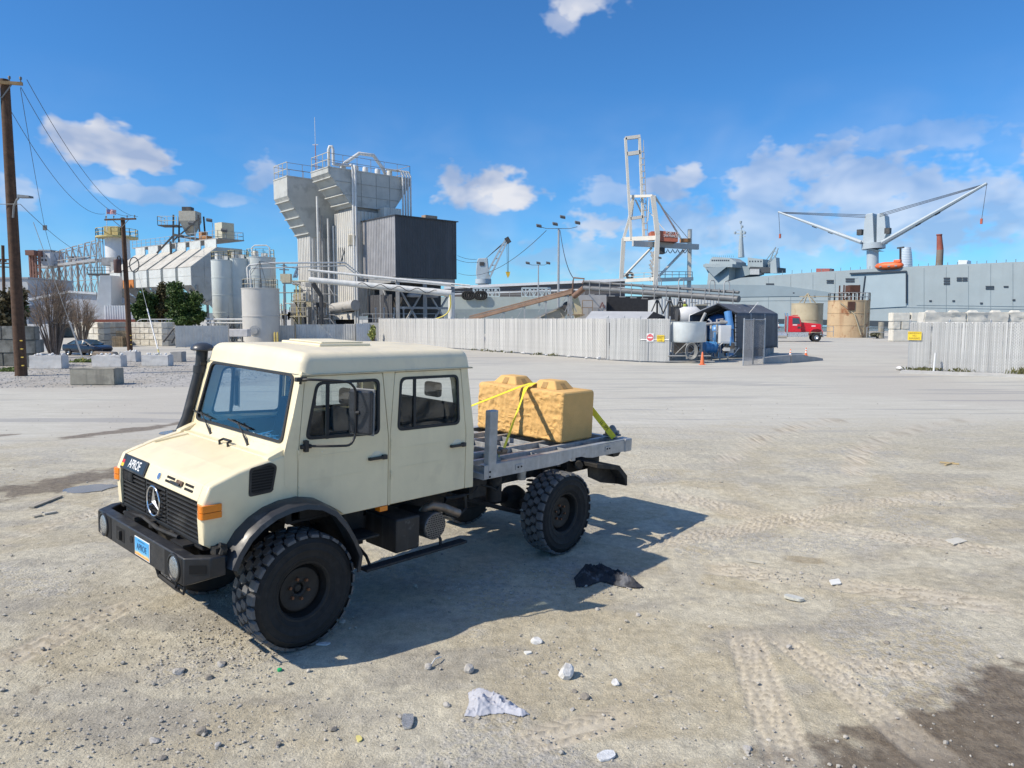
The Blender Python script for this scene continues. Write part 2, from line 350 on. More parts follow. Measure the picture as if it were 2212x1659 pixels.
    vg=vor(7,1,out='Color'); gv=N.new('ShaderNodeSeparateColor'); L.new(vg,gv.inputs[0])
    gc=mixc(gv.outputs[0],(.31,.30,.285),(.46,.445,.415)); gc=mixc(rng(nA,.4,.6,0,.5),gc,(.33,.30,.25))
    c=mixc(gi,c,gc)
    # ---- loose chippings lying in patches on the dirt
    patch=mt('MULTIPLY',rng(noise(.5,5,.6,31),.52,.66),mt('SUBTRACT',1,road))
    v2=vor(24,4,out='Color'); s2=N.new('ShaderNodeSeparateColor'); L.new(v2,s2.inputs[0])
    chip=mixc(s2.outputs[0],(.34,.33,.31),(.50,.48,.44)); c=mixc(mt('MULTIPLY',patch,rng(s2.outputs[1],.35,.6,0,.6)),c,chip)
    # fine speckle
    nr=mt('SUBTRACT',1,mt('MULTIPLY',road,.75)); c=mul(c,mt('ADD',1,mt('MULTIPLY',nr,rng(nD,.25,.75,-.22,.22,False)))); c=mul(c,mt('ADD',1,mt('MULTIPLY',nr,rng(nC,.3,.7,-.18,.14,False))))
    # ---- damp dirt
    def damp(p0,p1,hw,nz,amt,curve=0.):
        al,ac,ln=frame(p0,p1,curve)
        w=mt('SUBTRACT',1,mt('DIVIDE',mt('ABSOLUTE',ac),hw)); e=mt('MINIMUM',mt('DIVIDE',al,hw*1.5),mt('DIVIDE',mt('SUBTRACT',ln,al),hw*1.5))
        w=mt('MINIMUM',w,e); w=mt('ADD',w,mt('MULTIPLY',mt('SUBTRACT',nz,.5),2.4)); return rng(w,.05,.5,0,amt)
    def g2(x,y): q=G(x,y); return (q.x,q.y)
    d1=damp(g2(90,952),g2(470,905),.55,nE,.9); d2=damp(g2(-60,1078),g2(330,1003),.85,nB,.9); d3=damp(g2(-200,950),g2(60,938),.25,nB,.8)
    d4=damp(g2(1840,1780),g2(2330,1465),.74,nB,1.0); d5=damp(g2(1700,1190),g2(1790,1196),.16,nB,.55); d6=damp(g2(2080,1660),g2(2450,1560),.75,nB,1.0)
    d7=damp(g2(1260,870),g2(1310,842),.35,nB,.6); d8=damp(g2(55,1490),g2(95,1490),.08,nC,.6)
    wet=d1
    for d in (d2,d3,d4,d6,d8): wet=mt('MAXIMUM',wet,d)
    wc=mixc(rng(nC,.35,.65),(.115,.085,.056),(.19,.15,.105)); c=mixc(mt('MULTIPLY',wet,.88),c,wc)
    c=mixc(mt('MULTIPLY',d5,.8),c,(.24,.17,.08))
    at=N.new('ShaderNodeAttribute'); at.attribute_name='track'; thh=at.outputs['Fac']; at2=N.new('ShaderNodeAttribute'); at2.attribute_name='ridge_shade'
    c=mixc(mt('MULTIPLY',thh,.55),c,(.52,.475,.40)); c=mixc(mt('MULTIPLY',at2.outputs['Fac'],.8),c,(.25,.22,.17))  # tread lines darkened in the colour to stand for their relief shading
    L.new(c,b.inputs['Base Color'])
    ro=rng(wet,0,1,.93,.62); L.new(ro,b.inputs['Roughness']); b.inputs['Specular IOR Level'].default_value=.25
    # ---- relief
    dirtm=mt('SUBTRACT',1,mt('MULTIPLY',road,.85))
    h=mt('MULTIPLY',mt('SUBTRACT',noise(26,8,.8,9),.5),.022); h=mt('MULTIPLY',h,mt('SUBTRACT',1,mt('MULTIPLY',thh,.75)))
    h=mt('ADD',h,mt('MULTIPLY',mt('MULTIPLY',rng(vor(24,4),0,.5,1,0),patch),.006))
    h=mt('MULTIPLY',h,dirtm)
    bp=N.new('ShaderNodeBump'); bp.inputs['Strength'].default_value=.9; bp.inputs['Distance'].default_value=1.0; L.new(h,bp.inputs['Height']); L.new(bp.outputs[0],b.inputs['Normal'])
    return m
def tracks(x,y):
    g2=lambda a,b:(G(a,b).x,G(a,b).y)
    TR=[(g2(1600,1330),g2(1735,1720),.17,.115,2.2,0),(g2(1665,1345),g2(2090,1700),.17,.115,2.2,.03),(g2(1760,1412),g2(2120,1470),.17,.105,1.6,0),
        (g2(1080,1600),g2(1420,1500),.17,.12,2.,0),(g2(1840,1030),g2(2120,905),.24,.2,1.2,.03),(g2(1560,1010),g2(1820,905),.24,.2,1.2,.03),
        (g2(1390,1050),g2(2250,1210),.26,.14,1.6,-.02),(g2(1500,1200),g2(2260,1330),.26,.14,1.6,.015),(g2(-40,1190),g2(260,1085),.2,.13,1.4,0),(g2(-40,1460),g2(330,1290),.17,.115,2.,0),(g2(1350,1170),g2(2200,1060),.24,.13,1.4,.02)]
    H=np.zeros_like(x); M_=np.zeros_like(x); RD=np.zeros_like(x); ss=lambda v,a,b: (lambda t:t*t*(3-2*t))(np.clip((v-a)/(b-a),0,1))
    pp=lambda v,s: np.abs((v/s+1)%2-1)*s
    for p0,p1,hw,pit,zz,cv in TR:
        d=np.array([p1[0]-p0[0],p1[1]-p0[1]]); ln=np.hypot(*d); d/=ln; al=(x-p0[0])*d[0]+(y-p0[1])*d[1]; ac=-(x-p0[0])*d[1]+(y-p0[1])*d[0]; ac=ac+cv*al*(al-ln); aa=np.abs(ac)
        m=(1-ss(aa,hw*.85,hw*1.15))*ss(al,0,.4)*(1-ss(al,ln-.6,ln))*np.clip(.85+1.3*vnoise(x*1.7+3,y*1.7),0,1)
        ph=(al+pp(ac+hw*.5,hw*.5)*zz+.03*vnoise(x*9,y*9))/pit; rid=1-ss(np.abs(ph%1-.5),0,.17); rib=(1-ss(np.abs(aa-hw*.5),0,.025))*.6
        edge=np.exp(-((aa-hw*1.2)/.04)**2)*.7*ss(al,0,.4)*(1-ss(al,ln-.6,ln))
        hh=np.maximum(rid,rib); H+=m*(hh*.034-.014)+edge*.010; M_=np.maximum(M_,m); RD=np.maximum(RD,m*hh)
    return H,M_,RD
def build_ground():
    def axis(lo,hi,step,far):
        a=list(np.arange(lo,hi+1e-6,step)); s=step; v=a[-1]; up=[]
        while v<far: s*=1.07; v+=s; up.append(v)
        s=step; v=a[0]; dn=[]
        while v>-far: s*=1.07; v-=s; dn.append(v)
        return np.array(dn[::-1]+a+up)
    xs=axis(-7,8.5,.028,6000); ys=axis(4.3,12,.028,6000)
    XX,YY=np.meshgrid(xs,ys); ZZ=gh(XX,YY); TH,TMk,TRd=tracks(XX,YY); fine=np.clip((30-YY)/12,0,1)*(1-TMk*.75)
    ZZ=ZZ+TH+fine*(.008*vnoise(XX*17,YY*17)+.005*vnoise(XX*31,YY*31)*(.3+1.4*np.clip(vnoise(XX*1.3,YY*1.3+7)+.5,0,1))); nx,ny=len(xs),len(ys)
    v=np.stack([XX.ravel(),YY.ravel(),ZZ.ravel()],1)
    i=np.arange(nx*ny).reshape(ny,nx); f=np.stack([i[:-1,:-1],i[:-1,1:],i[1:,1:],i[1:,:-1]],-1).reshape(-1,4)
    me=bpy.data.meshes.new('ground'); me.vertices.add(len(v)); me.vertices.foreach_set('co',v.ravel().astype(np.float32))
    me.loops.add(f.size); me.loops.foreach_set('vertex_index',f.ravel().astype(np.int32)); me.polygons.add(len(f))
    me.polygons.foreach_set('loop_start',np.arange(0,f.size,4,dtype=np.int32)); me.polygons.foreach_set('loop_total',np.full(len(f),4,np.int32)); me.polygons.foreach_set('use_smooth',np.ones(len(f),bool))
    me.update(); me.validate()
    at=me.attributes.new('track','FLOAT','POINT'); at.data.foreach_set('value',TMk.ravel().astype(np.float32))
    at=me.attributes.new('ridge_shade','FLOAT','POINT'); at.data.foreach_set('value',TRd.ravel().astype(np.float32))
    tag(mkobj('ground',me,ground_material()),kind='structure')
build_ground()
def ghs(x,y): return float(gh(np.array([x]),np.array([y]))[0])
def GP(px,py):
    q=G(px,py)
    for _ in range(4): q=G(px,py,ghs(q.x,q.y))
    return q
# stones
def rock_mesh(name,seed,sub=2,rough=.35,flat=.7):
    rs=np.random.RandomState(seed); b=bmesh.new(); bmesh.ops.create_icosphere(b,subdivisions=sub,radius=1)
    pl=[(Vector(rs.normal(size=3)).normalized(),.55+.35*rs.rand()) for _ in range(9)]
    for v in b.verts:
        for n,d in pl:
            k=v.co.dot(n)-d
            if k>0: v.co-=n*k
        v.co*=1+rough*.25*(rs.rand()-.5); v.co.z*=flat
    mz=min(v.co.z for v in b.verts)
    for v in b.verts: v.co.z-=mz
    me=bpy.data.meshes.new(name); b.to_mesh(me); b.free(); return me
mrock=mat('stone_grey',(.46,.44,.41),.9,var=.25,sc=14,bump=.008,bs=60)
mrockw=mat('stone_white',(.70,.70,.69),.85,var=.2,sc=10,bump=.01,bs=40,stain=((.3,.3,.3),.6,9,.55))
mrockd=mat('stone_dark',(.27,.245,.21),.9,var=.25,sc=14,bump=.008,bs=60)
def stone(px,py,w,label,mt_=mrock,seed=1,flat=.7,rz=0,group='loose stones on the dirt'):
    q=GP(px,py); s=w/FD*math.hypot(q.y,CH)/2
    me=rock_mesh('stone',seed,2,.3,flat); me.transform(Matrix.Rotation(rz,4,'Z')@Matrix.Scale(s,4)); o=mkobj('stone',me,mt_); o.location=(q.x,q.y,q.z-.28*s); return tag(o,label,'stone',group)
stone(1223,1464,40,'largest white angular stone in the foreground, right of the grey cloth',mrockw,3,.85,.4)
stone(1330,1478,20,'small white stone just right of the largest white stone',mrockw,4,.7)
stone(1160,1388,28,'pale stone on the light dust patch below the bonnet shadow edge',mrockw,5,.6)
stone(1012,1452,24,'grey stone above the pale grey crumpled cloth',mrock,6,.85)
stone(925,1444,20,'grey stone beside the curved white sliver',mrock,7,.7)
stone(940,1412,15,'small brown grey stone left of the pale dust patch',mrockd,8,.7)
stone(1264,1508,22,'dark banded stone below the largest white stone',mrockd,9,.7)
stone(1241,1495,13,'little dark stone directly below the largest white stone',mrockd,10,.7)
stone(1236,1535,14,'little grey stone below the dark banded stone',mrock,11,.7)
stone(388,1452,30,'flat pale stone left of the grey chippings below the bumper',mrock,12,.5)
stone(478,1437,24,'pale grey stone in the chippings in front of the big wheel',mrock,13,.6,.9)
stone(452,1466,18,'dark clod below the chippings in front of the big wheel',mrockd,14,.7)
stone(333,1602,24,'flat grey stone near the bottom left edge of the frame',mrock,15,.5)
stone(437,1585,26,'dark stone in the lower left chippings patch',mrockd,16,.7)
stone(471,1612,14,'small grey stone below the lower left chippings patch',mrock,17,.8)
stone(350,1638,20,'dark flat stone at the very bottom left',mrockd,18,.5)
stone(720,1578,16,'small dark clod left of the crushed can',mrockd,19,.7)
stone(965,1525,18,'small stone left of the pale grey crumpled cloth',mrock,20,.6)
stone(1615,1620,20,'grey clod on the open dirt right of the paper cup lid',mrock,21,.7)
stone(1915,1390,14,'dark clod beside the tyre print on the right',mrockd,22,.6)
stone(1705,1400,14,'grey clod on the right hand dirt near the flattened bottle',mrock,23,.7)
stone(740,1345,16,'grey stone lying in the cab shadow near the front wheel',mrock,24,.7)
stone(935,1302,13,'dark stone in the truck shadow below the toolbox',mrockd,25,.7)
stone(1378,1330,12,'small tan stone beside the mirror shadow',mrock,26,.7)
stone(1730,1240,9,'small grey stone right of the dark jacket',mrock,27,.7)
stone(1290,1318,11,'pale pebble under the mirror shadow',mrock,28,.7)
stone(600,1610,14,'brown clod low in the middle left foreground',mrockd,29,.7)
stone(855,1618,12,'brown pebble below the crushed can',mrockd,30,.7)
def pebbles():
    rs=np.random.RandomState(11); base=[]
    for k in range(6):
        me=rock_mesh('tmp',100+k,1,.6,.65); a=np.array([v.co[:] for v in me.vertices]); f=np.array([p.vertices[:] for p in me.polygons]); base.append((a,f)); bpy.data.meshes.remove(me)
    V=[];F=[];o=0; n=0
    patches=[(G(470,1420),.55,700),(G(420,1590),.6,600),(G(470,1370),.35,260),(G(100,1450),1.0,500),(G(1160,1240),.9,900),(G(1700,1230),.5,250),(G(60,1600),.5,300),(G(1640,1640),.5,200),(G(280,1340),.9,500),(G(1400,1560),1.4,300),(G(600,1560),1.0,350),(G(1190,1390),.35,120)]
    pts=[]
    for c,r,k in patches:
        a=rs.normal(size=(k,2))*r*.6; pts+= [(c.x+q[0]*1.3,c.y+q[1]*.8,.004+.014*rs.rand()**4) for q in a]
    for k in range(4200):
        y=4.6+22*rs.rand()**1.6; x=(rs.rand()*2-1)*y*.82; pts.append((x,y,(.003+.013*rs.rand()**5)*(1+y*.03)))
    for k in range(320):
        y=4.6+9*rs.rand()**1.3; x=(rs.rand()*2-1)*y*.8; pts.append((x,y,.012+.02*rs.rand()**2))
    P=np.array(pts); Z=gh(P[:,0],P[:,1])
    lx=-.66912*(P[:,0]+2.79829)-.74296*(P[:,1]-7.3934); ly=.74218*(P[:,0]+2.79829)-.66923*(P[:,1]-7.3934)
    for (x,y,s),z,a_,b_ in zip(pts,Z,lx,ly):
        if y<4.3: continue
        a,f=base[rs.randint(6)]; t=rs.rand()*6.28; ct,st=math.cos(t),math.sin(t)
        q=a*s*np.array([1,.7+.5*rs.rand(),1]); q=np.stack([q[:,0]*ct-q[:,1]*st+x,q[:,0]*st+q[:,1]*ct+y,q[:,2]+z-s*.15],1)
        V.append(q); F.append(f+o); o+=len(q)
    me=bpy.data.meshes.new('gravel'); me.from_pydata(np.concatenate(V).tolist(),[],np.concatenate(F).tolist())
    tag(mkobj('gravel',me,mat('chippings',(.43,.405,.36),.9,var=.45,sc=9)),'loose grey chippings and pebbles strewn over the dirt','gravel',kind='stuff')
pebbles()
def rubble_island():
    rs=np.random.RandomState(5); me0=rock_mesh('tmp',77,1,.6,.7); a=np.array([v.co[:] for v in me0.vertices]); f=np.array([p.vertices[:] for p in me0.polygons]); bpy.data.meshes.remove(me0)
    V=[];F=[];o=0
    for k in range(9000):
        y=32.5+26*rs.rand(); x=-13-rs.rand()*30; s=.015+.035*rs.rand()**2; t=rs.rand()*6.28; ct,st=math.cos(t),math.sin(t)
        q=a*s; V.append(np.stack([q[:,0]*ct-q[:,1]*st+x,q[:,0]*st+q[:,1]*ct+y,q[:,2]-.3*s],1)); F.append(f+o); o+=len(a)
    me=bpy.data.meshes.new('crushed_stone'); me.from_pydata(np.concatenate(V).tolist(),[],np.concatenate(F).tolist())
    tag(mkobj('crushed_stone',me,mat('crushed_grey',(.42,.41,.39),.9,var=.4,sc=5)),'grey crushed stone bed around the power poles','gravel',kind='stuff')
rubble_island()
# puddles
mwater=mat('muddy_water',(.16,.15,.13),.03,var=0,spec=.8)
def puddle(pts,label):
    q=[GP(*p) for p in pts]; c=sum(q,Vector())/len(q); zz=max(min(ghs(p.x,p.y) for p in q)+.012,c.z+.006)
    lp=roundpoly([(p.x,p.y,zz) for p in q],5,3); rs=random.Random(3)
    mb=MB(); lp=[(x+rs.uniform(-.04,.04),y+rs.uniform(-.04,.04),z) for x,y,z in lp]; mb.quad(*lp); tag(mb.build('puddle',mwater),label,'puddle',kind='structure')
puddle([(128,1062),(160,1050),(225,1046),(265,1048),(225,1060),(165,1067)],'shallow puddle in the dark mud left of the bonnet')
puddle([(335,938),(365,930),(400,926),(430,926),(420,937),(380,942)],'small puddle beside the snorkel base')
# ------------------------------------------------------------------ cream crew-cab truck
mcream=mat('cream_paint',(.83,.725,.49),.42,var=.07,sc=2.5,spec=.45,coat=.12,streak=((.62,.53,.37),.28,5),stain=((.62,.53,.36),.28,3,.55),chips=((.22,.10,.04),7,.735))
mroof=mat('cream_roof_paint',(.80,.71,.51),.5,var=.06,sc=3,stain=((.58,.53,.43),.35,2.2,.5))
mblk=mat('black_paint',(.022,.023,.026),.45,var=.4,sc=6,bump=.001,bs=120,stain=((.12,.115,.10),.35,5,.56))
mplas=mat('black_plastic',(.02,.021,.023),.5,var=.3,sc=5,stain=((.10,.10,.095),.4,3,.55))
mtyre=mat('tyre_rubber',(.018,.018,.0185),.8,var=.35,sc=6,stain=((.05,.048,.044),.35,6,.58))
mtread=mat('tread_rubber',(.12,.121,.125),.7,var=.25,sc=20,orand=.15)
mdark=mat('under_black',(.014,.014,.015),.7,var=.4,sc=5,stain=((.06,.052,.04),.5,4,.5))
mgalv=mat('galvanised_steel',(.40,.415,.43),.42,metal=.35,var=.22,sc=7,streak=((.62,.63,.64),.5,9),stain=((.28,.29,.30),.6,5,.55))
mseal=mat('window_rubber',(.02,.02,.021),.6,var=.1)
mchrome=mat('chrome',(.72,.73,.75),.14,metal=1,var=.05)
mamber=mat('amber_lens',(.85,.24,.01),.18,var=.08,sc=30,coat=.4)
mlens=mat('lamp_lens',(.42,.44,.45),.22,metal=.7,var=.35,sc=40,bump=.004,bs=90)
mgl_w=glass('windscreen_glass',(.90,.95,.97),1.55); mgl_s=glass('side_glass',(.86,.90,.90),1.8)
mint=mat('cab_lining',(.016,.017,.019),.85,var=.2,sc=9); mintg=mat('cab_grey',(.16,.18,.20),.8,var=.15,sc=6)
mrust=mat('rusty_steel',(.16,.10,.065),.75,metal=.3,var=.4,sc=14,stain=((.28,.25,.22),.7,10,.5))
mslot=mat('slot_black',(.008,.008,.008),.9,var=0)
truck=root('crew_cab_truck',(0,0,0),'cream crew cab off-road truck with big black tyres and flat galvanised bed','truck',mat=TM)
truck.matrix_world=TM
def TP(name,mb,mt_,par=None,sm=None,bv=0,seg=2):
    o=mb.build(name,mt_,par or truck,world=False); fixnormals(o.data)
    if sm: shade(o.data,sm)
    if bv: bevel(o,bv,seg)
    return o
def TPm(name,me,mt_,par=None,sm=35,bv=0):
    o=mkobj(name,me,mt_,par or truck); shade(o.data,sm)
    if bv: bevel(o,bv,2)
    return o
def ys(z,y0=.98): return y0 if z<=1.93 else y0-(z-1.93)*.055
def side_fn(s,off=0.): return lambda a,b,d: (a,s*(ys(b)+off-d),b)
Wf=[(-.19,2.545),(-.055,2.0),(-.935,1.965),(-.945,2.545)]; Wr=[(-1.215,2.545),(-1.165,1.975),(-2.085,1.965),(-2.065,2.54)]
Df=[(-.075,2.60),(.015,1.87),(.015,1.445),(-.14,1.41),(-.32,1.325),(-.43,1.255),(-.505,1.195),(-1.055,1.195),(-1.045,1.94),(-.98,2.60)]
Dr=[(-1.15,2.60),(-1.075,1.94),(-1.09,1.195),(-2.19,1.195),(-2.185,1.82),(-2.10,2.60)]
def ring(outer,inner,fn,th): return panel(outer,[inner],fn,th,(1.93,))
def grow(poly,d):
    c=(sum(p[0] for p in poly)/len(poly),sum(p[1] for p in poly)/len(poly)); out=[]
    n=len(poly)
    for i in range(n):
        a=Vector(poly[i-1]); p=Vector(poly[i]); b=Vector(poly[(i+1)%n]); e1=(p-a).normalized(); e2=(b-p).normalized(); n1=Vector((e1.y,-e1.x)); n2=Vector((e2.y,-e2.x))
        if n1.dot(p-Vector(c))<0: n1=-n1
        if n2.dot(p-Vector(c))<0: n2=-n2
        m_=(n1+n2)
        if m_.length<1e-6: m_=n1
        m_.normalize(); out.append(tuple(p+m_*(d/max(.5,m_.dot(n1)))))
    return out
# cab structure behind the doors
for s in (1,-1):
    body=[(.15,1.90),(-.055,2.625),(-2.215,2.625),(-2.325,1.80),(-2.335,1.185),(-.50,1.185),(.02,1.42),(.15,1.45)]
    TPm('cab_side',panel(body,[grow(Wf,.02),grow(Wr,.02)],side_fn(s,-.028),.03,(1.93,)),mcream)
    # pillars flush with the doors
    TPm('front_pillar',panel([(.165,1.90),(-.045,2.625),(-.068,2.61),(.023,1.87),(.023,1.45),(.16,1.6)],[],side_fn(s),.04,(1.93,)),mcream)
    TPm('centre_pillar',panel([(-.988,2.61),(-1.053,1.94),(-1.063,1.19),(-1.082,1.19),(-1.067,1.94),(-1.142,2.61)],[],side_fn(s),.04,(1.93,)),mcream)
    TPm('rear_pillar',panel([(-2.108,2.61),(-2.193,1.82),(-2.198,1.19),(-2.335,1.185),(-2.325,1.80),(-2.215,2.62)],[],side_fn(s),.05,(1.93,)),mcream,bv=.008)
    for poly,win,hx,rear in ((Df,Wf,(-.79,-1.01),0),(Dr,Wr,(-1.935,-2.16),1)):
        w=roundpoly(win,.075,5)
        d=TPm('rear_door' if rear else 'front_door',panel(roundpoly(poly,.02,2),[w],side_fn(s),.028,(1.93,)),mcream,bv=.004)
        TPm('window_seal',ring(w,roundpoly(grow(win,-.028),.06,5),side_fn(s,.006),.02),mseal,d)
        gi_=grow(win,-.02); TPm('window_pane',panel(roundpoly(gi_,.06,5),[],side_fn(s,-.012),.004,(1.93,)),mgl_s,d)
        mx=-.325 if not rear else -1.42
        mb=MB(); zt,zb=2.53,1.985
        mb.prism([(mx-.016-.02*(0 if rear else 0),s*(ys(zt)+.002),zt),(mx+.016,s*(ys(zt)+.002),zt),(mx+.02+(.02 if not rear else .01),s*(ys(zb)+.002),zb),(mx-.012+(.02 if not rear else .01),s*(ys(zb)+.002),zb)],(0,-s*.02,0)); TP('window_mullion',mb,mseal,d)
        # handle in its shallow dish
        hc=(hx[0]+hx[1])/2
        mb=MB(); mb.lathe([(.0,.0015),(.062,.0015),(.07,-.004)],20,(0,0,0),'y'); mb.v=[(x*1.15+hc,s*(.981+y),z*.9+1.735) for x,y,z in mb.v]; TP('handle_dish',mb,mroof,d,sm=60)
        mb=MB(); mb.bx(hx[1],hx[0],.992,1.016,1.708,1.738); mb.bx(hx[1]-.004,hx[1]+.05,.978,1.018,1.70,1.747); mb.bx(hx[0]-.03,hx[0],.978,1.0,1.708,1.738); mb.v=[(x,s*y,z) for x,y,z in mb.v]; TP('handle',mb,mplas,d,bv=.004)
        for hz,hx_ in (((1.87,.018),(1.51,.012)) if not rear else ((1.84,-1.082),(1.51,-1.09))):
            mb=MB(); mb.cyl((hx_,s*.985,hz-.045),(hx_,s*.985,hz-.004),.011,n=8); mb.cyl((hx_,s*.985,hz+.004),(hx_,s*.985,hz+.045),.011,n=8); TP('hinge',mb,mcream,d,sm=40)
        # faint pressed crease lines
        for cz in ((1.83,1.60) if not rear else (1.79,1.58)):
            xa,xb=(-.08,-.72) if not rear else (-1.2,-1.85)
            mb=MB(); mb.bx(xb,xa,.9805,.9825,cz-.006,cz+.006); mb.v=[(x,s*y,z) for x,y,z in mb.v]; TP('crease',mb,mcream,d,bv=.001)
    mb=MB(); mb.bx(-2.28,-.02,.93,.965,2.605,2.622); mb.v=[(x,s*y,z) for x,y,z in mb.v]; TP('rain_gutter',mb,mat('gutter_paint',(.62,.52,.34),.5,var=.2,sc=5,stain=((.25,.13,.05),.6,6,.6)),bv=.004)
    # side marker lamp under the front door
    mb=MB(); mb.bx(-1.055,-.95,.90,.985,1.135,1.19); mb.v=[(x,s*y,z) for x,y,z in mb.v]; TP('side_marker',mb,mamber,bv=.006)
# roof
def roof():
    b=bmesh.new(); bmesh.ops.create_cube(b,size=1); 
    x0,x1,z0,z1=-2.275,-.015,2.622,2.815
    for v in b.verts:
        v.co=Vector((x0+(v.co.x+.5)*(x1-x0),v.co.y*1.90,z0+(v.co.z+.5)*(z1-z0)))
        if v.co.z>2.7: v.co.x+=-.05 if v.co.x>-1 else .035; v.co.y*=.975
    es=[e for e in b.edges if max(v.co.z for v in e.verts)>2.7]
    bmesh.ops.bevel(b,geom=es,offset=.095,segments=7,profile=.55,affect='EDGES')
    for y in np.linspace(-.7,.7,8): bmesh.ops.bisect_plane(b,geom=b.verts[:]+b.edges[:]+b.faces[:],plane_co=(0,y,0),plane_no=(0,1,0))
    for v in b.verts:
        if v.co.z>2.76: v.co.z+=.03*(1-(v.co.y/.93)**2)*min(1,max(0,(v.co.z-2.76)/.05))
    me=bpy.data.meshes.new('roof'); b.to_mesh(me); b.free(); o=TPm('roof',me,mroof,sm=50)
    mb=MB(); mb.bx(-1.28,-.62,-.42,.34,2.835,2.868); h=TP('roof_hatch',mb,mat('hatch_cream',(.80,.72,.52),.5,var=.06),o,bv=.012)
    mb=MB(); mb.bx(-1.22,-.68,-.36,.28,2.869,2.885); TP('hatch_lid',mb,MC['hatch_cream'],o,bv=.012)
roof()
# back wall, floor, bulkhead
wb=[(-.9,1.19),(.9,1.19),(.9,1.8),(.86,2.62),(-.86,2.62),(-.9,1.8)]
TPm('back_wall',panel([(-.965,1.19),(.965,1.19),(.965,1.85),(.93,2.62),(-.93,2.62),(-.965,1.85)],[roundpoly([(-.7,2.0),(.7,2.0),(.68,2.5),(-.68,2.5)],.07)],lambda a,b,d:(-2.325+(max(0,b-1.85)*.15)+d,a,b),.04,(1.85,)),mcream)
mb=MB(); mb.bx(-2.32,.1,-.94,.94,1.20,1.225); TP('cab_floor',mb,mint)
mb=MB(); mb.bx(.06,.12,-.94,.94,1.22,1.88); TP('bulkhead',mb,mint)
mb=MB(); mb.prism([(.11,-.93,1.89),(.11,-.93,1.70),(-.24,-.93,1.60),(-.32,-.93,1.66),(-.30,-.93,1.78),(-.2,-.93,1.85)],(0,1.86,0)); TP('dashboard',mb,mintg,bv=.02)
mb=MB(); mb.bx(-2.20,-.12,-.86,.86,2.60,2.618); TP('headliner',mb,mint)
for s in (1,-1):
    mb=MB(); mb.bx(-2.28,-.03,.915,.945,1.23,1.93); mb.v=[(x,s*y,z) for x,y,z in mb.v]; TP('door_lining',mb,mint)
# seats and steering wheel
def seat(x,y,w):
    mb=MB(); mb.bx(x-.05,x+.45,y-w/2,y+w/2,1.45,1.60); mb.prism([(x-.05,y-w/2,1.58),(x-.19,y-w/2,2.18),(x-.09,y-w/2,2.2),(x+.08,y-w/2,1.6)],(0,w,0)); o=TP('seat',mb,mint,bv=.04,seg=3)
    for k in (-1,1) if w>.8 else (0,):
        m2=MB(); m2.bx(x-.2,x-.11,y+k*.4-.13,y+k*.4+.13,2.22,2.40); TP('headrest',m2,mint,o,bv=.035,seg=3)
seat(-.72,.5,.52); seat(-.72,-.5,.52); seat(-2.02,0,1.6)
mb=MB(); cc=Vector((-.30,.48,1.88)); ax=Vector((-.75,0,.66)); u=Vector((.66,0,.75)); w_=Vector((0,1,0))
mb.tube([cc+(u*math.cos(t)+w_*math.sin(t))*.21 for t in np.linspace(0,2*math.pi,25)[:-1]],.014,6,closed=True)
for t in (0,2.1,4.2): mb.tube([cc,cc+(u*math.cos(t)+w_*math.sin(t))*.21],.012,6)
mb.tube([cc,cc-ax*.3],.025,8); TP('steering_wheel',mb,mdark,sm=40)
# loose wiring on the dash
rs=random.Random(4)
for i in range(14):
    y=rs.uniform(-.2,.8); x=rs.uniform(-.25,.05); p=[]; 
    for k in range(7): p.append((x+rs.uniform(-.03,.03)+.02*k*rs.choice((-1,1)),y+.05*k*rs.uniform(.2,1)*(1 if i%2 else -1),1.865+.06*math.sin(k/6*math.pi)*rs.uniform(.3,1.3)))
    mb=MB(); mb.tube(p,.0045,5); TP('wire',mb,mat('wire_blue',(.10,.42,.75),.4,var=0) if i%3 else mat('wire_white',(.75,.75,.72),.5,var=0),sm=50)
# windscreen frame: coordinates (y, t) with t=0 at the base and 1 at the roof
def ws(a,t,d):
    return (.148+(-.035-.148)*t-d*.96,a,1.915+(2.645-1.915)*t-d*.26)
wo=[(-.985,-.02),(.985,-.02),(.945,1.0),(-.945,1.0)]; wi=[(-.90,.075),(.90,.075),(.845,.955),(-.845,.955)]
wir=roundpoly(wi,[.09]*4,5); TPm('windscreen_frame',panel(wo,[wir],ws,.05),mcream)
wi2=roundpoly([(-.868,.112),(.868,.112),(.815,.925),(-.815,.925)],.08,5); TPm('windscreen_seal',panel(wir,[wi2],lambda a,t,d:ws(a,t,d-.012),.03),mseal)
wsg=TPm('windscreen',panel(roundpoly([(-.875,.105),(.875,.105),(.82,.93),(-.82,.93)],.08,5),[],lambda a,t,d:ws(a,t,d+.002),.004),mgl_w)
for yb,yt in ((-.42,-.75),(.36,.06)):
    p0=Vector(ws(yb,-.06,-.03)); p1=Vector(ws(yt,.20,-.035)); mb=MB(); mb.tube([p0,p0.lerp(p1,.45)],[.016,.010],6); mb.tube([p0.lerp(p1,.4),p1],.006,6); mb.cyl(p0-Vector((0,0,.02)),p0+Vector((0,0,.02)),.02,n=8)
    a=Vector(ws(yt-.22,.205,-.02)); b_=Vector(ws(yt+.24,.15,-.02)); mb.beam(a,b_,.012,.022,(1,0,.3)); TP('wiper',mb,mseal,sm=40)
# cowl
cs=[(.285,1.862),(.22,1.868),(.15,1.925),(.10,1.925),(.10,1.80),(.285,1.80)]
mb=MB(); mb.prism([(x,-.955,z) for x,z in cs],(0,1.91,0)); TP('cowl',mb,mcream,bv=.008)
for s in (1,-1):
    mb=MB(); mb.prism([(.32,s*.86,1.84),(.32,s*.86,1.872),(.13,s*.86,1.945),(.13,s*.86,1.84)],(0,s*.105,0)); TP('cowl_corner',mb,mcream,bv=.012)
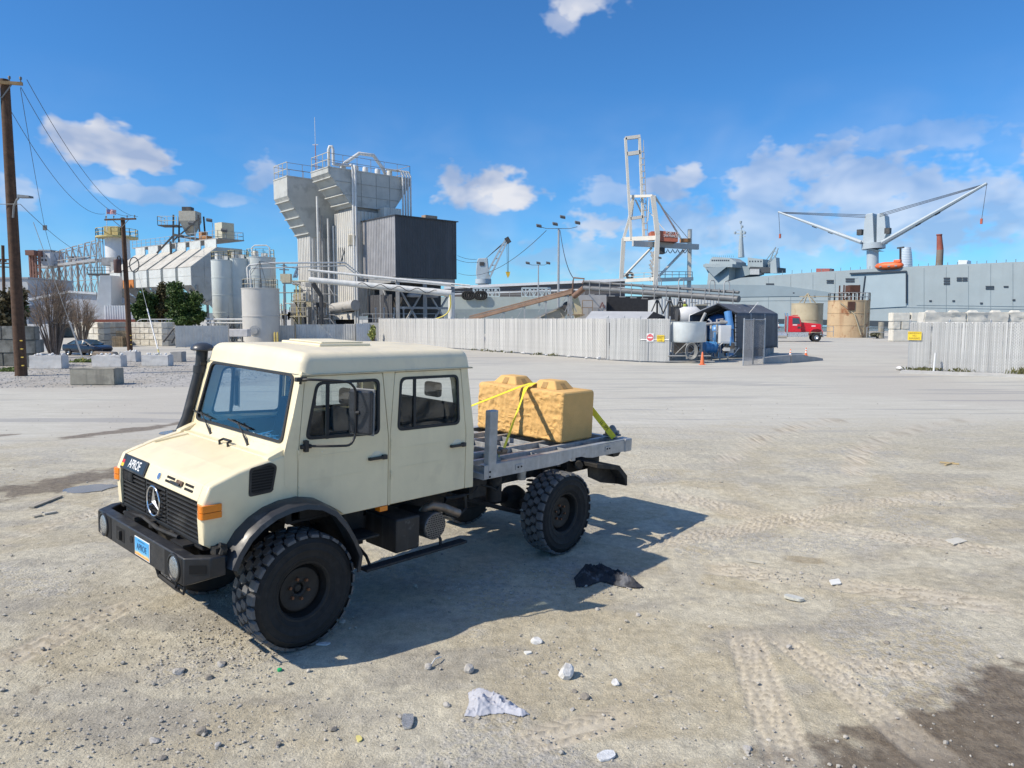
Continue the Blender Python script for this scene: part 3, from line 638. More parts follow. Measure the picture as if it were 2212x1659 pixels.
# bonnet
hp=[(.275,1.856),(.60,1.782),(.83,1.704),(.868,1.686),(.925,1.548),(.905,1.545),(.86,1.63),(.27,1.80)]
mb=MB(); mb.prism([(x,-.862,z) for x,z in hp],(0,1.724,0)); hood=TP('bonnet',mb,mcream,bv=.012,seg=3)
mb=MB(); mb.prism([(.30,-.80,1.84),(.62,-.80,1.772),(.30,-.70,1.84)],(0,0,.028)); TP('bonnet_ridge',mb,mcream,hood,bv=.01)
mb=MB(); mb.tube([(.30,.0,1.85),(.305,.0,1.888),(.265,.0,1.902),(.265,.16,1.902),(.30,.16,1.888),(.295,.16,1.85)],.013,7); TP('bonnet_grip',mb,mplas,hood,sm=50)
# front face of bonnet frame: a=y, t=height
fz=Vector((-.02,0,.092)).normalized(); fnrm=Vector((.925,0,.381)).normalized()
def hf(y,t,d=0): return Vector((.868,0,1.686))+(Vector((.925,0,1.548))-Vector((.868,0,1.686)))*(1-t)+Vector((0,y,0))+fnrm*d
def hfbox(name,y0,y1,t0,t1,d0,d1,mt_,par,bv=0,skew=0):
    mb=MB(); v=[]
    for d in (d0,d1):
        for (y,t) in ((y0,t0),(y1,t0),(y1,t1),(y0,t1)): v.append(hf(y+skew*t,t,d))
    mb.add(v,[(0,3,2,1),(4,5,6,7),(0,1,5,4),(1,2,6,5),(2,3,7,6),(3,0,4,7)]); return TP(name,mb,mt_,par,bv=bv)
for y0,t0 in ((.17,.60),(.16,.34),(.55,.60),(.56,.34)):
    hfbox('vent_slot',y0,y0+.17,t0,t0+.15,-.01,.0015,mslot,hood)
mb=MB(); 
hfbox('bonnet_latch',.31,.50,.40,.56,.004,.034,mplas,hood,bv=.006); hfbox('latch_hook',.40,.52,.46,.74,.002,.018,mrust,hood,bv=.004)
# small round badge
mb=MB(); mb.tube([hf(.02,.5,.002),hf(.02,.5,.007)],.032,20); bd=TP('badge',mb,mchrome,hood,sm=40)
mb=MB(); mb.tube([hf(.02,.5,.006),hf(.02,.5,.0085)],.024,20); TP('badge_disc',mb,mat('badge_blue',(.10,.16,.34),.3,var=0),bd,sm=40)
# raised number plate with German flag
ry=Vector((0,1,0))
pc=hf(-.56,.52,.014); pr=ry; pu=Vector((-.381,0,.925)).normalized(); pn=pr.cross(pu)
mb=MB(); mb.obx(pc,pr,pu,pn,.54,.125,.008); pl_=TP('number_plate',mb,mat('plate_black',(.018,.02,.026),.35,var=.1),bv=.004)
mb=MB(); mb.obx(pc-pn*.002,pr,pu,pn,.585,.15,.006); TP('plate_frame',mb,mplas,pl_,bv=.004)
text('plate_lettering','APROE',.125,pc+pn*.0045+pr*.03,pr,pu,mat('plate_white',(.85,.85,.85),.5,var=.05),pl_,world=False,ext=.001,sx=.72,bold=.001)
for k,cc in enumerate(((.02,.02,.02),(.65,.03,.03),(.85,.55,.03))):
    mb=MB(); mb.obx(pc-pr*.245+pu*(.035-.035*k)+pn*.0045,pr,pu,pn,.055,.035,.001); TP('flag_stripe',mb,mat('flag%d'%k,cc,.5,var=0),pl_)
# grille
mb=MB(); mb.bx(.80,.845,-.88,.88,1.15,1.56); TP('grille_back',mb,mslot)
mb=MB(); mb.bx(.84,.90,-.885,-.855,1.15,1.545); mb.bx(.84,.90,.855,.885,1.15,1.545); mb.bx(.84,.90,-.885,.885,1.15,1.185); mb.bx(.84,.898,-.855,.855,1.525,1.545)
gr=TP('grille_frame',mb,mplas,bv=.004)
for y in (-.30,.17):
    mb=MB(); mb.bx(.85,.893,y-.012,y+.012,1.185,1.525); TP('grille_rib',mb,mplas,gr)
for i in range(8):
    z=1.207+i*.0415
    for y0,y1 in ((-.855,-.312),(-.288,.158),(.182,.855)):
        mb=MB(); mb.prism([(.862,y0,z-.012),(.902,y0,z-.006),(.904,y0,z+.012),(.880,y0,z+.016),(.862,y0,z+.012)],(0,y1-y0,0)); TP('grille_slat',mb,mplas,gr,bv=.002,seg=1)
mb=MB(); mb.bx(.895,.91,-.85,-.60,1.44,1.535)
for k in range(7): mb.bx(.91,.916,-.84+k*.035,-.82+k*.035,1.445,1.53)
TP('ribbed_panel',mb,mplas,gr)
# star emblem
ec=Vector((.925,-.055,1.365)); mb=MB(); mb.tube([ec+Vector((0,math.cos(t),math.sin(t)))*.142 for t in np.linspace(0,2*math.pi,37)[:-1]],.011,8,closed=True); st=TP('star_ring',mb,mchrome,sm=60)
mb=MB()
for k in range(3):
    t=math.pi/2+k*2*math.pi/3; d=Vector((0,math.cos(t),math.sin(t))); p=Vector((0,-d.z,d.y))
    mb.add([ec+p*.020+Vector((-.008,0,0)),ec-p*.020+Vector((-.008,0,0)),ec+d*.14,ec+Vector((.018,0,0)),ec-d*.012+Vector((-.008,0,0))],[(0,3,2),(3,1,2),(0,2,1),(0,1,4)])
TP('star_spokes',mb,mchrome,st)
# fenders
arch=[(.62+.0,1.165),(.56,1.23),(.47,1.31),(.36,1.375),(.22,1.415),(.10,1.425),(.023,1.42)]
for s in (1,-1):
    fp=[(.023,1.885),(.14,1.885),(.30,1.858),(.60,1.786),(.83,1.706),(.868,1.688),(.925,1.548),(.928,1.40),(.915,1.18),(.86,1.145),(.70,1.145)]+arch
    b=bmesh.new(); va=[b.verts.new((x,s*.868,z)) for x,z in fp]; vb=[b.verts.new((x,s*.978,z)) for x,z in fp]; n=len(fp)
    b.faces.new(va); b.faces.new(vb[::-1])
    for i in range(n): b.faces.new((va[i],va[(i+1)%n],vb[(i+1)%n],vb[i]))
    bmesh.ops.recalc_face_normals(b,faces=b.faces[:])
    es=[e for e in b.edges if all(v in vb for v in e.verts) and all(v.co.x>.03 for v in e.verts) and max(v.co.z for v in e.verts)>1.17 and min(v.co.x+(0 if v.co.z>1.5 else -.3) for v in e.verts)>0.03]
    bmesh.ops.bevel(b,geom=es,offset=.035,segments=5,profile=.5,affect='EDGES')
    me=bpy.data.meshes.new('fender'); b.to_mesh(me); b.free(); fe=TPm('fender',me,mcream,sm=40)
    vp=roundpoly([(.505,1.80),(.30,1.835),(.235,1.795),(.28,1.555),(.515,1.545)],[.03,.04,.04,.03,.03],4)
    vf=lambda a,b_,d:(a,s*(.984-d),b_)
    vin=roundpoly(grow([(.505,1.80),(.30,1.835),(.235,1.795),(.28,1.555),(.515,1.545)],-.022),.03,3)
    fr=TPm('side_vent_frame',panel(vp,[vin],vf,.014),mplas,fe); TPm('side_vent_back',panel(vin,[],lambda a,b_,d:(a,s*(.9795-d),b_),.001),mslot,fe)
    for k in range(9):
        z=1.575+k*.026; f0=.285+(z-1.55)*-.14; mb=MB(); mb.bx(.275+max(0,(z-1.55))*-.12,.493,.977,.983,z,z+.011); mb.v=[(x,s*y,z_) for x,y,z_ in mb.v]; TP('side_vent_slat',mb,mat('vent_black',(.010,.010,.011),.6,var=.2),fe)
    # turn signal wrapped round the corner
    pts=roundpoly([(.935,.885),(.955,.95),(.945,1.0),(.77,1.005),(.77,.97),(.90,.97),(.91,.885)],[.01,.03,.03,.01,0,0,0],3)
    mb=MB(); mb.prism([(x,s*y,1.415) for x,y in pts],(0,0,.055)); sg=TP('turn_signal',mb,mamber,bv=.005)
    mb=MB(); mb.prism([(x,s*y,1.475) for x,y in pts],(0,0,.062)); TP('lens_upper',mb,mamber,sg,bv=.005)
    # flare
    fl=[(.80,1.00),(.735,1.13),(.64,1.26),(.52,1.355),(.38,1.425),(.22,1.462),(.04,1.468),(-.14,1.425),(-.30,1.33),(-.44,1.17),(-.545,1.0),(-.625,.82),(-.60,.64)]
    mb=MB(); V=[];F=[]
    cx,cz=.06,.70
    for i,(x,z) in enumerate(fl):
        dx,dz=x-cx,z-cz; l=math.hypot(dx,dz); dx/=l; dz/=l
        for (y,o) in ((.90,.0),(1.00,.006),(1.13,-.004),(1.185,-.03),(1.195,-.075),(1.182,-.078),(1.165,-.045),(1.12,-.02),(.90,-.02)): V.append((x+dx*o,s*y,z+dz*o))
    k=9
    for i in range(len(fl)-1):
        for j in range(k): F.append((i*k+j,i*k+(j+1)%k,(i+1)*k+(j+1)%k,(i+1)*k+j))
    F+= [tuple(range(k)),tuple((len(fl)-1)*k+j for j in range(k))]; mb.add(V,F); TP('wheel_arch_flare',mb,mat('flare_plastic',(.035,.037,.043),.4,var=.25,sc=4,stain=((.14,.145,.155),.5,3.5,.58)),sm=40)
    mb=MB(); V=[];F=[]
    for i,(x,z) in enumerate(fl): V+= [(x*.98,s*.30,z-.01),(x*.98,s*1.0,z-.015)]
    for i in range(len(fl)-1): F.append((2*i,2*i+1,2*i+3,2*i+2))
    mb.add(V,F); TP('inner_arch',mb,mdark)
# engine bay block and skirt below grille
mb=MB(); mb.bx(.10,.80,-.6,.6,.95,1.55); TP('engine_block',mb,mdark); mb=MB(); mb.bx(.62,.88,-.86,.86,1.10,1.15); TP('lower_valance',mb,mdark,bv=.01)
mb=MB(); mb.bx(.60,.80,-.86,.86,1.13,1.60); TP('radiator_support',mb,mslot)
# bumper
bpz0,bpz1=.87,1.118
plan=[(1.10,-.985),(1.10,.985),(.93,1.125),(.80,1.135),(.80,1.06),(.88,1.04),(.985,.95),(.985,-.95),(.88,-1.04),(.80,-1.06),(.80,-1.135),(.93,-1.125)]
b=bmesh.new(); va=[];vb=[]
for x,y in plan:
    lift=.07 if abs(y)>1.03 else 0
    va.append(b.verts.new((x,y,bpz0+lift))); vb.append(b.verts.new((x,y,bpz1)))
b.faces.new(va); b.faces.new(vb[::-1]); n=len(plan)
for i in range(n): b.faces.new((va[i],va[(i+1)%n],vb[(i+1)%n],vb[i]))
bmesh.ops.recalc_face_normals(b,faces=b.faces[:]); me=bpy.data.meshes.new('bumper'); b.to_mesh(me); b.free(); bump=TPm('bumper',me,mblk,sm=25,bv=.012)
for s in (1,-1):
    mb=MB(); mb.bx(1.098,1.104,s*.80-.185,s*.80+.165,.885,1.105); TP('lamp_recess',mb,mslot,bump,bv=.004)
    mb=MB(); mb.lathe([(.0,.02),(.05,.018),(.085,.012),(.105,.002),(.112,-.01)],28,(1.104,s*.80+.02*s,1.0),'x'); hl=TP('headlamp',mb,mlens,bump,sm=60)
    mb=MB(); mb.lathe([(.100,.008),(.106,.016),(.120,.012),(.122,-.004)],28,(1.104,s*.80+.02*s,1.0),'x'); TP('lamp_rim',mb,mblk,hl,sm=40)
    # opening in the angled end
    d=Vector((.93-1.10,(1.125-.985)*s,0)); p=Vector((1.10,.985*s,0))+d*.52; nn=Vector((.14,.17*s,0)).normalized(); mb=MB(); mb.obx(p+Vector((0,0,1.02))+nn*.002,d,(0,0,1),nn,.135,.075,.006); TP('tow_opening',mb,mslot,bump)
    mb=MB(); mb.tube([(.83,s*1.10,1.12),(.80,s*1.10,1.20),(.84,s*1.10,1.21)],.022,6); mb.bx(.76,.86,s*1.02-.05,s*1.02+.05,1.10,1.17); mb.cyl((.8,s*.97,1.16),(.8,s*1.12,1.16),.022,n=8); TP('bumper_latch',mb,mdark,bump,sm=40)
for y0,y1 in ((-.50,-.30),): mb=MB(); mb.bx(1.098,1.103,y0,y1,.93,1.06); TP('tow_slot',mb,mslot,bump,bv=.004); mb=MB(); mb.bx(1.10,1.13,-.40,-.36,.95,1.04); TP('tow_jaw',mb,mdark,bump,bv=.006)
mb=MB(); mb.tube([(1.0985,-.13,1.01),(1.1035,-.13,1.01)],.035,16); TP('bumper_hole',mb,mslot,bump)
# licence plate with printed sunset
def plate_print():
    m=bpy.data.materials.new('licence_print'); m.use_nodes=True; nt=m.node_tree; N=nt.nodes; L=nt.links; b_=N['Principled BSDF']; b_.inputs['Roughness'].default_value=.35
    tc=N.new('ShaderNodeTexCoord'); sp=N.new('ShaderNodeSeparateXYZ'); L.new(tc.outputs['Object'],sp.inputs[0]); no=N.new('ShaderNodeTexNoise'); no.inputs['Scale'].default_value=25; L.new(tc.outputs['Object'],no.inputs['Vector'])
    ma=N.new('ShaderNodeMath'); ma.operation='MULTIPLY_ADD'; L.new(no.outputs['Fac'],ma.inputs[0]); ma.inputs[1].default_value=.03; L.new(sp.outputs[2],ma.inputs[2])
    mr=N.new('ShaderNodeMapRange'); L.new(ma.outputs[0],mr.inputs[0]); mr.inputs[1].default_value=.905; mr.inputs[2].default_value=1.06
    cr=N.new('ShaderNodeValToRGB'); L.new(mr.outputs[0],cr.inputs[0]); e=cr.color_ramp.elements; e[0].position=0; e[0].color=(.75,.16,.02,1); e[1].position=1; e[1].color=(.06,.36,.72,1)
    for p,c in ((.16,(.85,.38,.05,1)),(.26,(.80,.62,.30,1)),(.36,(.12,.45,.75,1))): q=e.new(p); q.color=c
    L.new(cr.outputs[0],b_.inputs['Base Color']); return m
mb=MB(); mb.bx(1.102,1.108,-.03,.29,.905,1.065); lp=TP('licence_plate',mb,plate_print(),bv=.004)
text('plate_number','APROE',.085,(1.1095,.13,.988),(0,1,0),(0,0,1),mat('plate_navy',(.03,.08,.2),.5,var=0),lp,world=False,ext=.0006,sx=.85)
mb=MB(); mb.bx(1.1,1.105,-.04,.30,.895,1.075); TP('plate_surround',mb,mat('plate_edge',(.75,.75,.74),.4,var=.05),lp,bv=.003)
for k in range(7): mb=MB(); mb.bx(1.1085,1.1092,.05+k*.022,.063+k*.022,1.043,1.052); TP('plate_heading',mb,MC['plate_navy'],lp)
# bumper to body hardware
mb=MB()
for s in (1,-1): mb.bx(.72,1.0,s*.42-.05,s*.42+.05,.98,1.09)
mb.tube([(.95,-.7,1.12),(.93,-.3,1.16),(.95,.1,1.14),(.93,.5,1.15)],.02,6); mb.tube([(.90,-.10,1.10),(.90,-.10,1.17)],.05,14); mb.tube([(.90,.30,1.10),(.88,.30,1.15)],.04,12); mb.bx(.86,.99,-.62,-.35,1.10,1.15); mb.bx(.84,.98,.45,.70,1.11,1.13); TP('front_hardware',mb,mdark,sm=30)
mb=MB(); mb.tube([(1.0,.66,.88),(1.03,.66,.74),(1.03,.82,.74),(1.0,.82,.88)],.012,6); mb.tube([(1.0,.15,.86),(.98,.2,.72),(.98,.6,.70)],.02,6); TP('tow_hoop',mb,mdark,sm=40)
# chassis
for s in (1,-1):
    mb=MB(); pts=[(1.0,.95),(.3,.88),(-1.2,.86),(-2.2,.95),(-3.0,1.04),(-5.3,1.04)]
    for a,b_ in zip(pts[:-1],pts[1:]): mb.beam((a[0],s*.42,a[1]),(b_[0],s*.42,b_[1]),.07,.17)
    TP('chassis_rail',mb,mdark)
mb=MB()
for x,z in ((-.6,.87),(-1.8,.9),(-2.9,1.03),(-4.6,1.04),(-5.25,1.04)): mb.cyl((x,-.42,z),(x,.42,z),.06,n=10)
TP('cross_tubes',mb,mdark,sm=40)
def axle(x):
    mb=MB(); mb.cyl((x,-.82,.56),(x,.82,.56),.075,n=12); mb.lathe([(0,-.2),(.12,-.17),(.19,-.06),(.19,.06),(.12,.17),(0,.2)],16,(x,.12,.58),'x')
    for s in (1,-1): mb.lathe([(0,-.1),(.17,-.08),(.2,0),(.17,.1),(0,.12)],14,(x,s*.80,.60),'y')
    TP('axle',mb,mdark,sm=50)
    for s in (1,-1):
        mb=MB(); h=[]; 
        for k in range(49): t=k/48*6*2*math.pi; h.append((x+.08*math.cos(t),s*.48+.08*math.sin(t),.62+.36*k/48))
        mb.tube(h,.014,6); TP('coil_spring',mb,mdark,sm=60)
        mb=MB(); mb.cyl((x+.22*(1 if x>-1 else -1),s*.55,.55),(x+.18*(1 if x>-1 else -1),s*.5,1.1),.035,n=8); TP('shock_absorber',mb,mdark,sm=40)
axle(0); axle(-4.04)
mb=MB(); mb.cyl((-.1,.1,.60),(-1.3,.06,.80),.09,n=12); mb.cyl((-1.3,.06,.82),(-3.9,.1,.62),.085,n=12); mb.bx(-1.75,-.8,-.3,.3,.66,.98); TP('driveline',mb,mdark,sm=40)
mb=MB(); mb.tube([(-2.6,.55,.92),(-3.2,.62,.70),(-3.95,.62,.44)],.03,8); mb.tube([(-2.5,-.55,.92),(-3.95,-.62,.46)],.03,8); TP('radius_arm',mb,mdark,sm=40)
# clutter below the rear of the cab
mb=MB(); rs=random.Random(9)
for i in range(10):
    x=-2.3-rs.random()*1.2; y=rs.uniform(.3,.85); p=[(x+.12*k,y+rs.uniform(-.05,.05),1.12-.10*math.sin(k/4*math.pi)*rs.uniform(.4,1.4)) for k in range(5)]; mb.tube(p,.011,5)
mb.bx(-2.75,-2.45,.45,.8,.98,1.2); mb.lathe([(0,0),(.1,0),(.1,.3),(0,.3)],14,(-3.0,.7,.85),'z'); mb.cyl((-3.5,-.5,.98),(-2.6,-.5,.98),.14,n=14); TP('air_lines_and_tanks',mb,mdark,sm=40)
mb=MB(); mb.lathe([(0,0),(.055,0),(.06,.03),(.055,.06),(.06,.09),(.05,.16),(0,.16)],14,(-3.42,.80,1.08),'z'); TP('air_dryer',mb,mat('alloy_dull',(.42,.42,.42),.5,metal=.5,var=.2,sc=12),sm=30)
mb=MB(); mb.tube([(-2.32,.86,1.06),(-2.0,.86,1.08),(-1.98,.86,.90),(-2.2,.86,.82),(-2.34,.86,.9),(-2.32,.86,1.06)],.022,6); TP('hose_loop',mb,mdark,sm=40)
# toolbox, muffler, step bar
mb=MB(); mb.bx(-1.50,-1.165,.45,1.0,.635,1.01); tb=TP('toolbox',mb,mat('toolbox_black',(.028,.028,.029),.5,var=.4,sc=5,streak=((.10,.10,.098),.6,9),stain=((.2,.2,.195),.5,4.2,.63)),bv=.02,seg=3)
mb=MB(); mb.bx(-.98,-.62,.55,.95,.86,.885); mb.bx(-1.0,-.6,.6,.64,.7,1.15); TP('mounting_step',mb,mdark,bv=.005)
ms=mat('muffler_steel',(.10,.098,.095),.5,metal=.6,var=.3,sc=9)
mb=MB(); mb.lathe([(0,.45),(.15,.45),(.158,.5),(.158,.965),(.15,.985),(0,.985)],28,(-1.735,0,.83),'y'); mf=TP('muffler',mb,ms,sm=30)
mb=MB(); mb.lathe([(0,1.0),(.15,1.0),(.158,.99),(.158,.97),(0,.97)],28,(-1.735,0,.83),'y'); sh=TP('heat_shield',mb,mat('shield_grey',(.20,.195,.19),.45,metal=.7,var=.25,sc=12),mf,sm=30)
me=MB().bx(-.011,.011,0,.002,-.005,.005).mesh('perforation'); me.materials.append(mslot)
for r_ in range(11):
    z=.83-.125+r_*.025; hw=math.sqrt(max(0,.138**2-(z-.83)**2)); k=int(hw*2/.036)
    for c_ in range(k+1): inst('perforation',me,sh,(-1.735-hw+(.018 if r_%2 else 0)+c_*.036,1.0,z))
mb=MB(); mb.tube([(-1.72,.80,.95),(-1.72,.86,1.02),(-1.76,.92,1.05),(-1.86,.98,1.02),(-2.06,1.03,.925)],[.06,.055,.055,.052,.05],14); mb.tube([(-2.061,1.03,.9245),(-2.063,1.0305,.9238)],.044,14); TP('tail_pipe',mb,mat('pipe_brown',(.26,.20,.15),.45,metal=.6,var=.3,sc=9,stain=((.30,.27,.24),.6,8,.5)),sm=50)
mb=MB(); mb.bx(-2.20,-.75,.93,1.05,.545,.575); o=TP('side_step',mb,mat('step_black',(.03,.03,.032),.7,var=.5,sc=30),bv=.006); mb=MB(); mb.tube([(-1.84,.97,.57),(-1.84,.97,.65),(-1.84,.90,.72),(-1.84,.5,.85)],.018,6); mb.tube([(-.85,.97,.57),(-.85,.9,.66),(-.85,.5,.85)],.018,6); TP('step_bracket',mb,mdark,o,sm=40)
# snorkel on the far side
sy=-1.02
mb=MB(); mb.tube([(.34,sy,1.50),(.26,sy,1.78),(.17,sy,1.98),(.03,sy,2.50),(.015,sy,2.58)],[.068,.063,.061,.059,.059],18); sn=TP('snorkel',mb,mplas,sm=50)
mb=MB(); mb.tube([(.018,sy,2.52),(.0,sy,2.73)],.062,18); mb.tube([(.03,sy,2.47),(.022,sy,2.55)],.073,18); TP('snorkel_neck',mb,mplas,sn,sm=40)
mb=MB(); mb.lathe([(.0,.075),(.05,.07),(.10,.048),(.125,.015),(.128,0),(.118,-.012),(.06,-.018),(0,-.02)],28,(-.003,sy,2.735),'z'); TP('rain_cap',mb,mat('cap_blue_black',(.045,.052,.065),.35,var=.2,sc=8),sn,sm=50)
# mirrors
for s in (1,-1):
    Y=1.22; pts=[(.0,.97,2.575),(-.03,1.05,2.585),(-.22,Y-.02,2.58),(-.38,Y,2.56),(-.45,Y,2.49),(-.455,Y,2.03),(-.40,Y,1.945),(-.20,Y-.05,1.955),(-.10,1.03,1.945),(-.06,.98,1.94)]
    P=roundpoly(pts,.05,3); mb=MB(); mb.tube([(x,s*y,z) for x,y,z in P],.0125,8); ar=TP('mirror_arm',mb,mat('tube_black',(.03,.03,.032),.4,var=.2,metal=.2),sm=60)
    mb=MB(); mb.bx(-.06,.05,.955,1.0,2.56,2.60); mb.bx(-.11,.0,.965,1.01,1.92,1.96); mb.bx(-.075,-.035,.965,1.02,1.89,2.0); mb.v=[(x,s*y,z) for x,y,z in mb.v]; TP('mirror_bracket',mb,mplas,ar,bv=.005)
    a=Vector((-.52,s*(Y+.01),2.265)); nf=Vector((-.93,s*-.36,0)).normalized(); sd=Vector((nf.y,-nf.x,0))
    mb=MB(); mb.obx(a-nf*.02,sd,(0,0,1),nf,.25,.43,.06); mr_=TP('mirror',mb,mat('mirror_black',(.030,.034,.042),.3,var=.3,sc=8),bv=.022,seg=3)
    mb=MB(); mb.obx(a+nf*.004,sd,(0,0,1),nf,.275,.455,.012); TP('mirror_rim',mb,mat('mirror_edge',(.20,.21,.22),.35,var=.1),mr_,bv=.02)
    mb=MB(); mb.obx(a+nf*.013,sd,(0,0,1),nf,.22,.40,.004); TP('mirror_glass',mb,mat('mirror_silver',(.8,.82,.84),.03,metal=1,var=0),mr_)
    mb=MB(); mb.tube([(-.455,s*Y,2.26),a-nf*.045],.02,8); TP('mirror_clamp',mb,mplas,mr_,sm=40)
# rear mud guards
for s in (1,-1):
    mb=MB(); mb.prism([(-4.72,s*.60,1.16),(-5.30,s*.60,1.06),(-5.52,s*.60,.88),(-5.54,s*.60,.72),(-5.50,s*.60,.72),(-5.45,s*.60,.84),(-5.25,s*.60,1.0),(-4.72,s*.60,1.10)],(0,s*.5,0)); g_=TP('rear_mudguard',mb,mdark,bv=.008)
    mb=MB(); mb.prism([(-4.74,s*.92,1.14),(-5.30,s*.92,1.05),(-5.52,s*.92,.87),(-5.54,s*.92,.71),(-5.1,s*.92,.80),(-4.78,s*.92,.93)],(0,s*-.02,0)); TP('guard_plate',mb,mdark,g_)
mb=MB(); mb.bx(-5.45,-4.6,.35,.62,.95,1.12); mb.cyl((-4.72,.72,1.13),(-4.55,.9,1.13),.06,n=12); mb.bx(-4.58,-4.5,.62,.72,1.05,1.26); TP('rear_brackets',mb,mdark,sm=40)
# ------------- wheels
def wheel_parts(x,s,individual,name='wheel'):
    w=bpy.data.objects.new('wheel',None); col.objects.link(w); w.parent=truck; w.location=(x,s*.93,.56); w.rotation_euler=(0,0,0 if s>0 else math.pi)
    MATS[w.name]=I4; w.empty_display_size=.1; return w
tyre_prof=[(.275,.13),(.30,.155),(.322,.164),(.326,.170),(.336,.173),(.34,.170),(.36,.178),(.40,.183),(.404,.188),(.412,.189),(.416,.185),(.44,.186),(.470,.184),(.474,.189),(.482,.188),(.486,.182),(.515,.172),(.535,.155),(.538,.08),(.538,-.08),(.535,-.155),(.515,-.172),(.485,-.182),(.43,-.186),(.36,-.178),(.30,-.155),(.275,-.13)]
b_=MB(); b_.lathe(tyre_prof,64,(0,0,0),'y'); tyre_me=b_.mesh('tyre'); fixnormals(tyre_me); shade(tyre_me,50); tyre_me.materials.append(mtyre)
b_=MB(); b_.lathe([(.0,-.01),(.05,-.01),(.055,.045),(.075,.055),(.09,.05),(.14,.058),(.185,.075),(.21,.07),(.228,.04),(.245,.03),(.252,.05),(.258,.125),(.275,.145),(.29,.148),(.292,.135),(.28,.12),(.27,-.13),(.2,-.14),(0,-.14)],48,(0,0,0),'y')
mrim=mat('rim_black',(.016,.0155,.015),.6,var=.4,sc=7,stain=((.16,.09,.05),.25,9,.64)); rim_me=b_.mesh('rim'); fixnormals(rim_me); shade(rim_me,35); rim_me.materials.append(mrim)
b_=MB(); b_.lathe([(0,.055),(.03,.055),(.045,.04),(.055,.02)],16,(0,0,0),'y'); hub_me=b_.mesh('hub'); fixnormals(hub_me); shade(hub_me,35); hub_me.materials.append(mdark)
b_=MB(); b_.tube([(0,0,0),(0,.03,0)],[.017,.015],6); nut_me=b_.mesh('wheel_nut'); nut_me.materials.append(mat('nut_rusty',(.22,.10,.05),.7,metal=.3,var=.4,sc=60))
def block_mesh(kind):
    # hexagonal lug, local z = radial outward, x = along the tread, y = across
    if kind=='centre': pl=[(-.052,-.018),(-.022,-.046),(.030,-.046),(.052,.018),(.022,.046),(-.030,.046)]
    elif kind=='shoulder': pl=[(-.050,-.040),(.028,-.044),(.052,-.005),(.046,.052),(-.040,.052),(-.054,.01)]
    b=bmesh.new(); lo=[b.verts.new((x*1.0,y*.98,-.012)) for x,y in pl]; hi=[b.verts.new((x*.90,y*.88,.026 if not(kind=='shoulder' and y>.03) else .014)) for x,y in pl]; n=len(pl)
    b.faces.new(hi)
    for i in range(n): b.faces.new((lo[i],lo[(i+1)%n],hi[(i+1)%n],hi[i]))
    bmesh.ops.recalc_face_normals(b,faces=b.faces[:]); me=bpy.data.meshes.new('tread_block'); b.to_mesh(me); b.free(); me.materials.append(mtread); return me
bc=block_mesh('centre'); bs_=block_mesh('shoulder')
def lugs():
    out=[]; n=27
    for row,y in enumerate((-.135,-.045,.045,.135)):
        for k in range(n):
            t=2*math.pi*(k+(.5 if row in (1,3) else 0)+(.12 if row in (0,1) else 0))/n
            out.append((row,y,t))
    return out
for x,s,ind in ((0,1,True),(-4.04,1,True),(0,-1,False),(-4.04,-1,False)):
    w=wheel_parts(x,s,ind); ty=inst('tyre',tyre_me,w,(0,0,0)); ri=inst('rim',rim_me,w,(0,0,0)); inst('hub',hub_me,w,(0,-.02,0))
    for k in range(6):
        t=k*math.pi/3+.3; inst('wheel_nut',nut_me,w,(.102*math.cos(t),.045,.102*math.sin(t)))
    if ind:
        for row,y,t in lugs():
            me=bs_ if row in (0,3) else bc; rr=.538
            # orient: local z -> radial, x -> tangential
            c,sn_=math.cos(t),math.sin(t); rx=Vector((-sn_,0,c)); rz=Vector((c,0,sn_)); ry_=rz.cross(rx)
            f=1 if row in (1,3) else -1
            m=Matrix(((rx.x*f,ry_.x*f,rz.x,rz.x*rr),(rx.y*f,ry_.y*f,rz.y,y),(rx.z*f,ry_.z*f,rz.z,rz.z*rr),(0,0,0,1)))
            if ry_.y*f<0 and row==3 or ry_.y*f>0 and row==0: m=m@Matrix.Rotation(math.pi,4,'Z')
            o=bpy.data.objects.new('tread_block',me); col.objects.link(o); o.parent=w; o.matrix_local=m
            if row in (0,3): o.scale=(1.02,1.0,1.0)
    else:
        mb=MB()
        for row,y,t in lugs():
            c,sn_=math.cos(t),math.sin(t); mb.obx((c*.546,y,sn_*.546),(-sn_,0,c),(0,1,0),(c,0,sn_),.09,.08,.03)
        me=mb.mesh('tread'); me.materials.append(mtread); o=inst('tread',me,w,(0,0,0)); o['kind']='stuff'
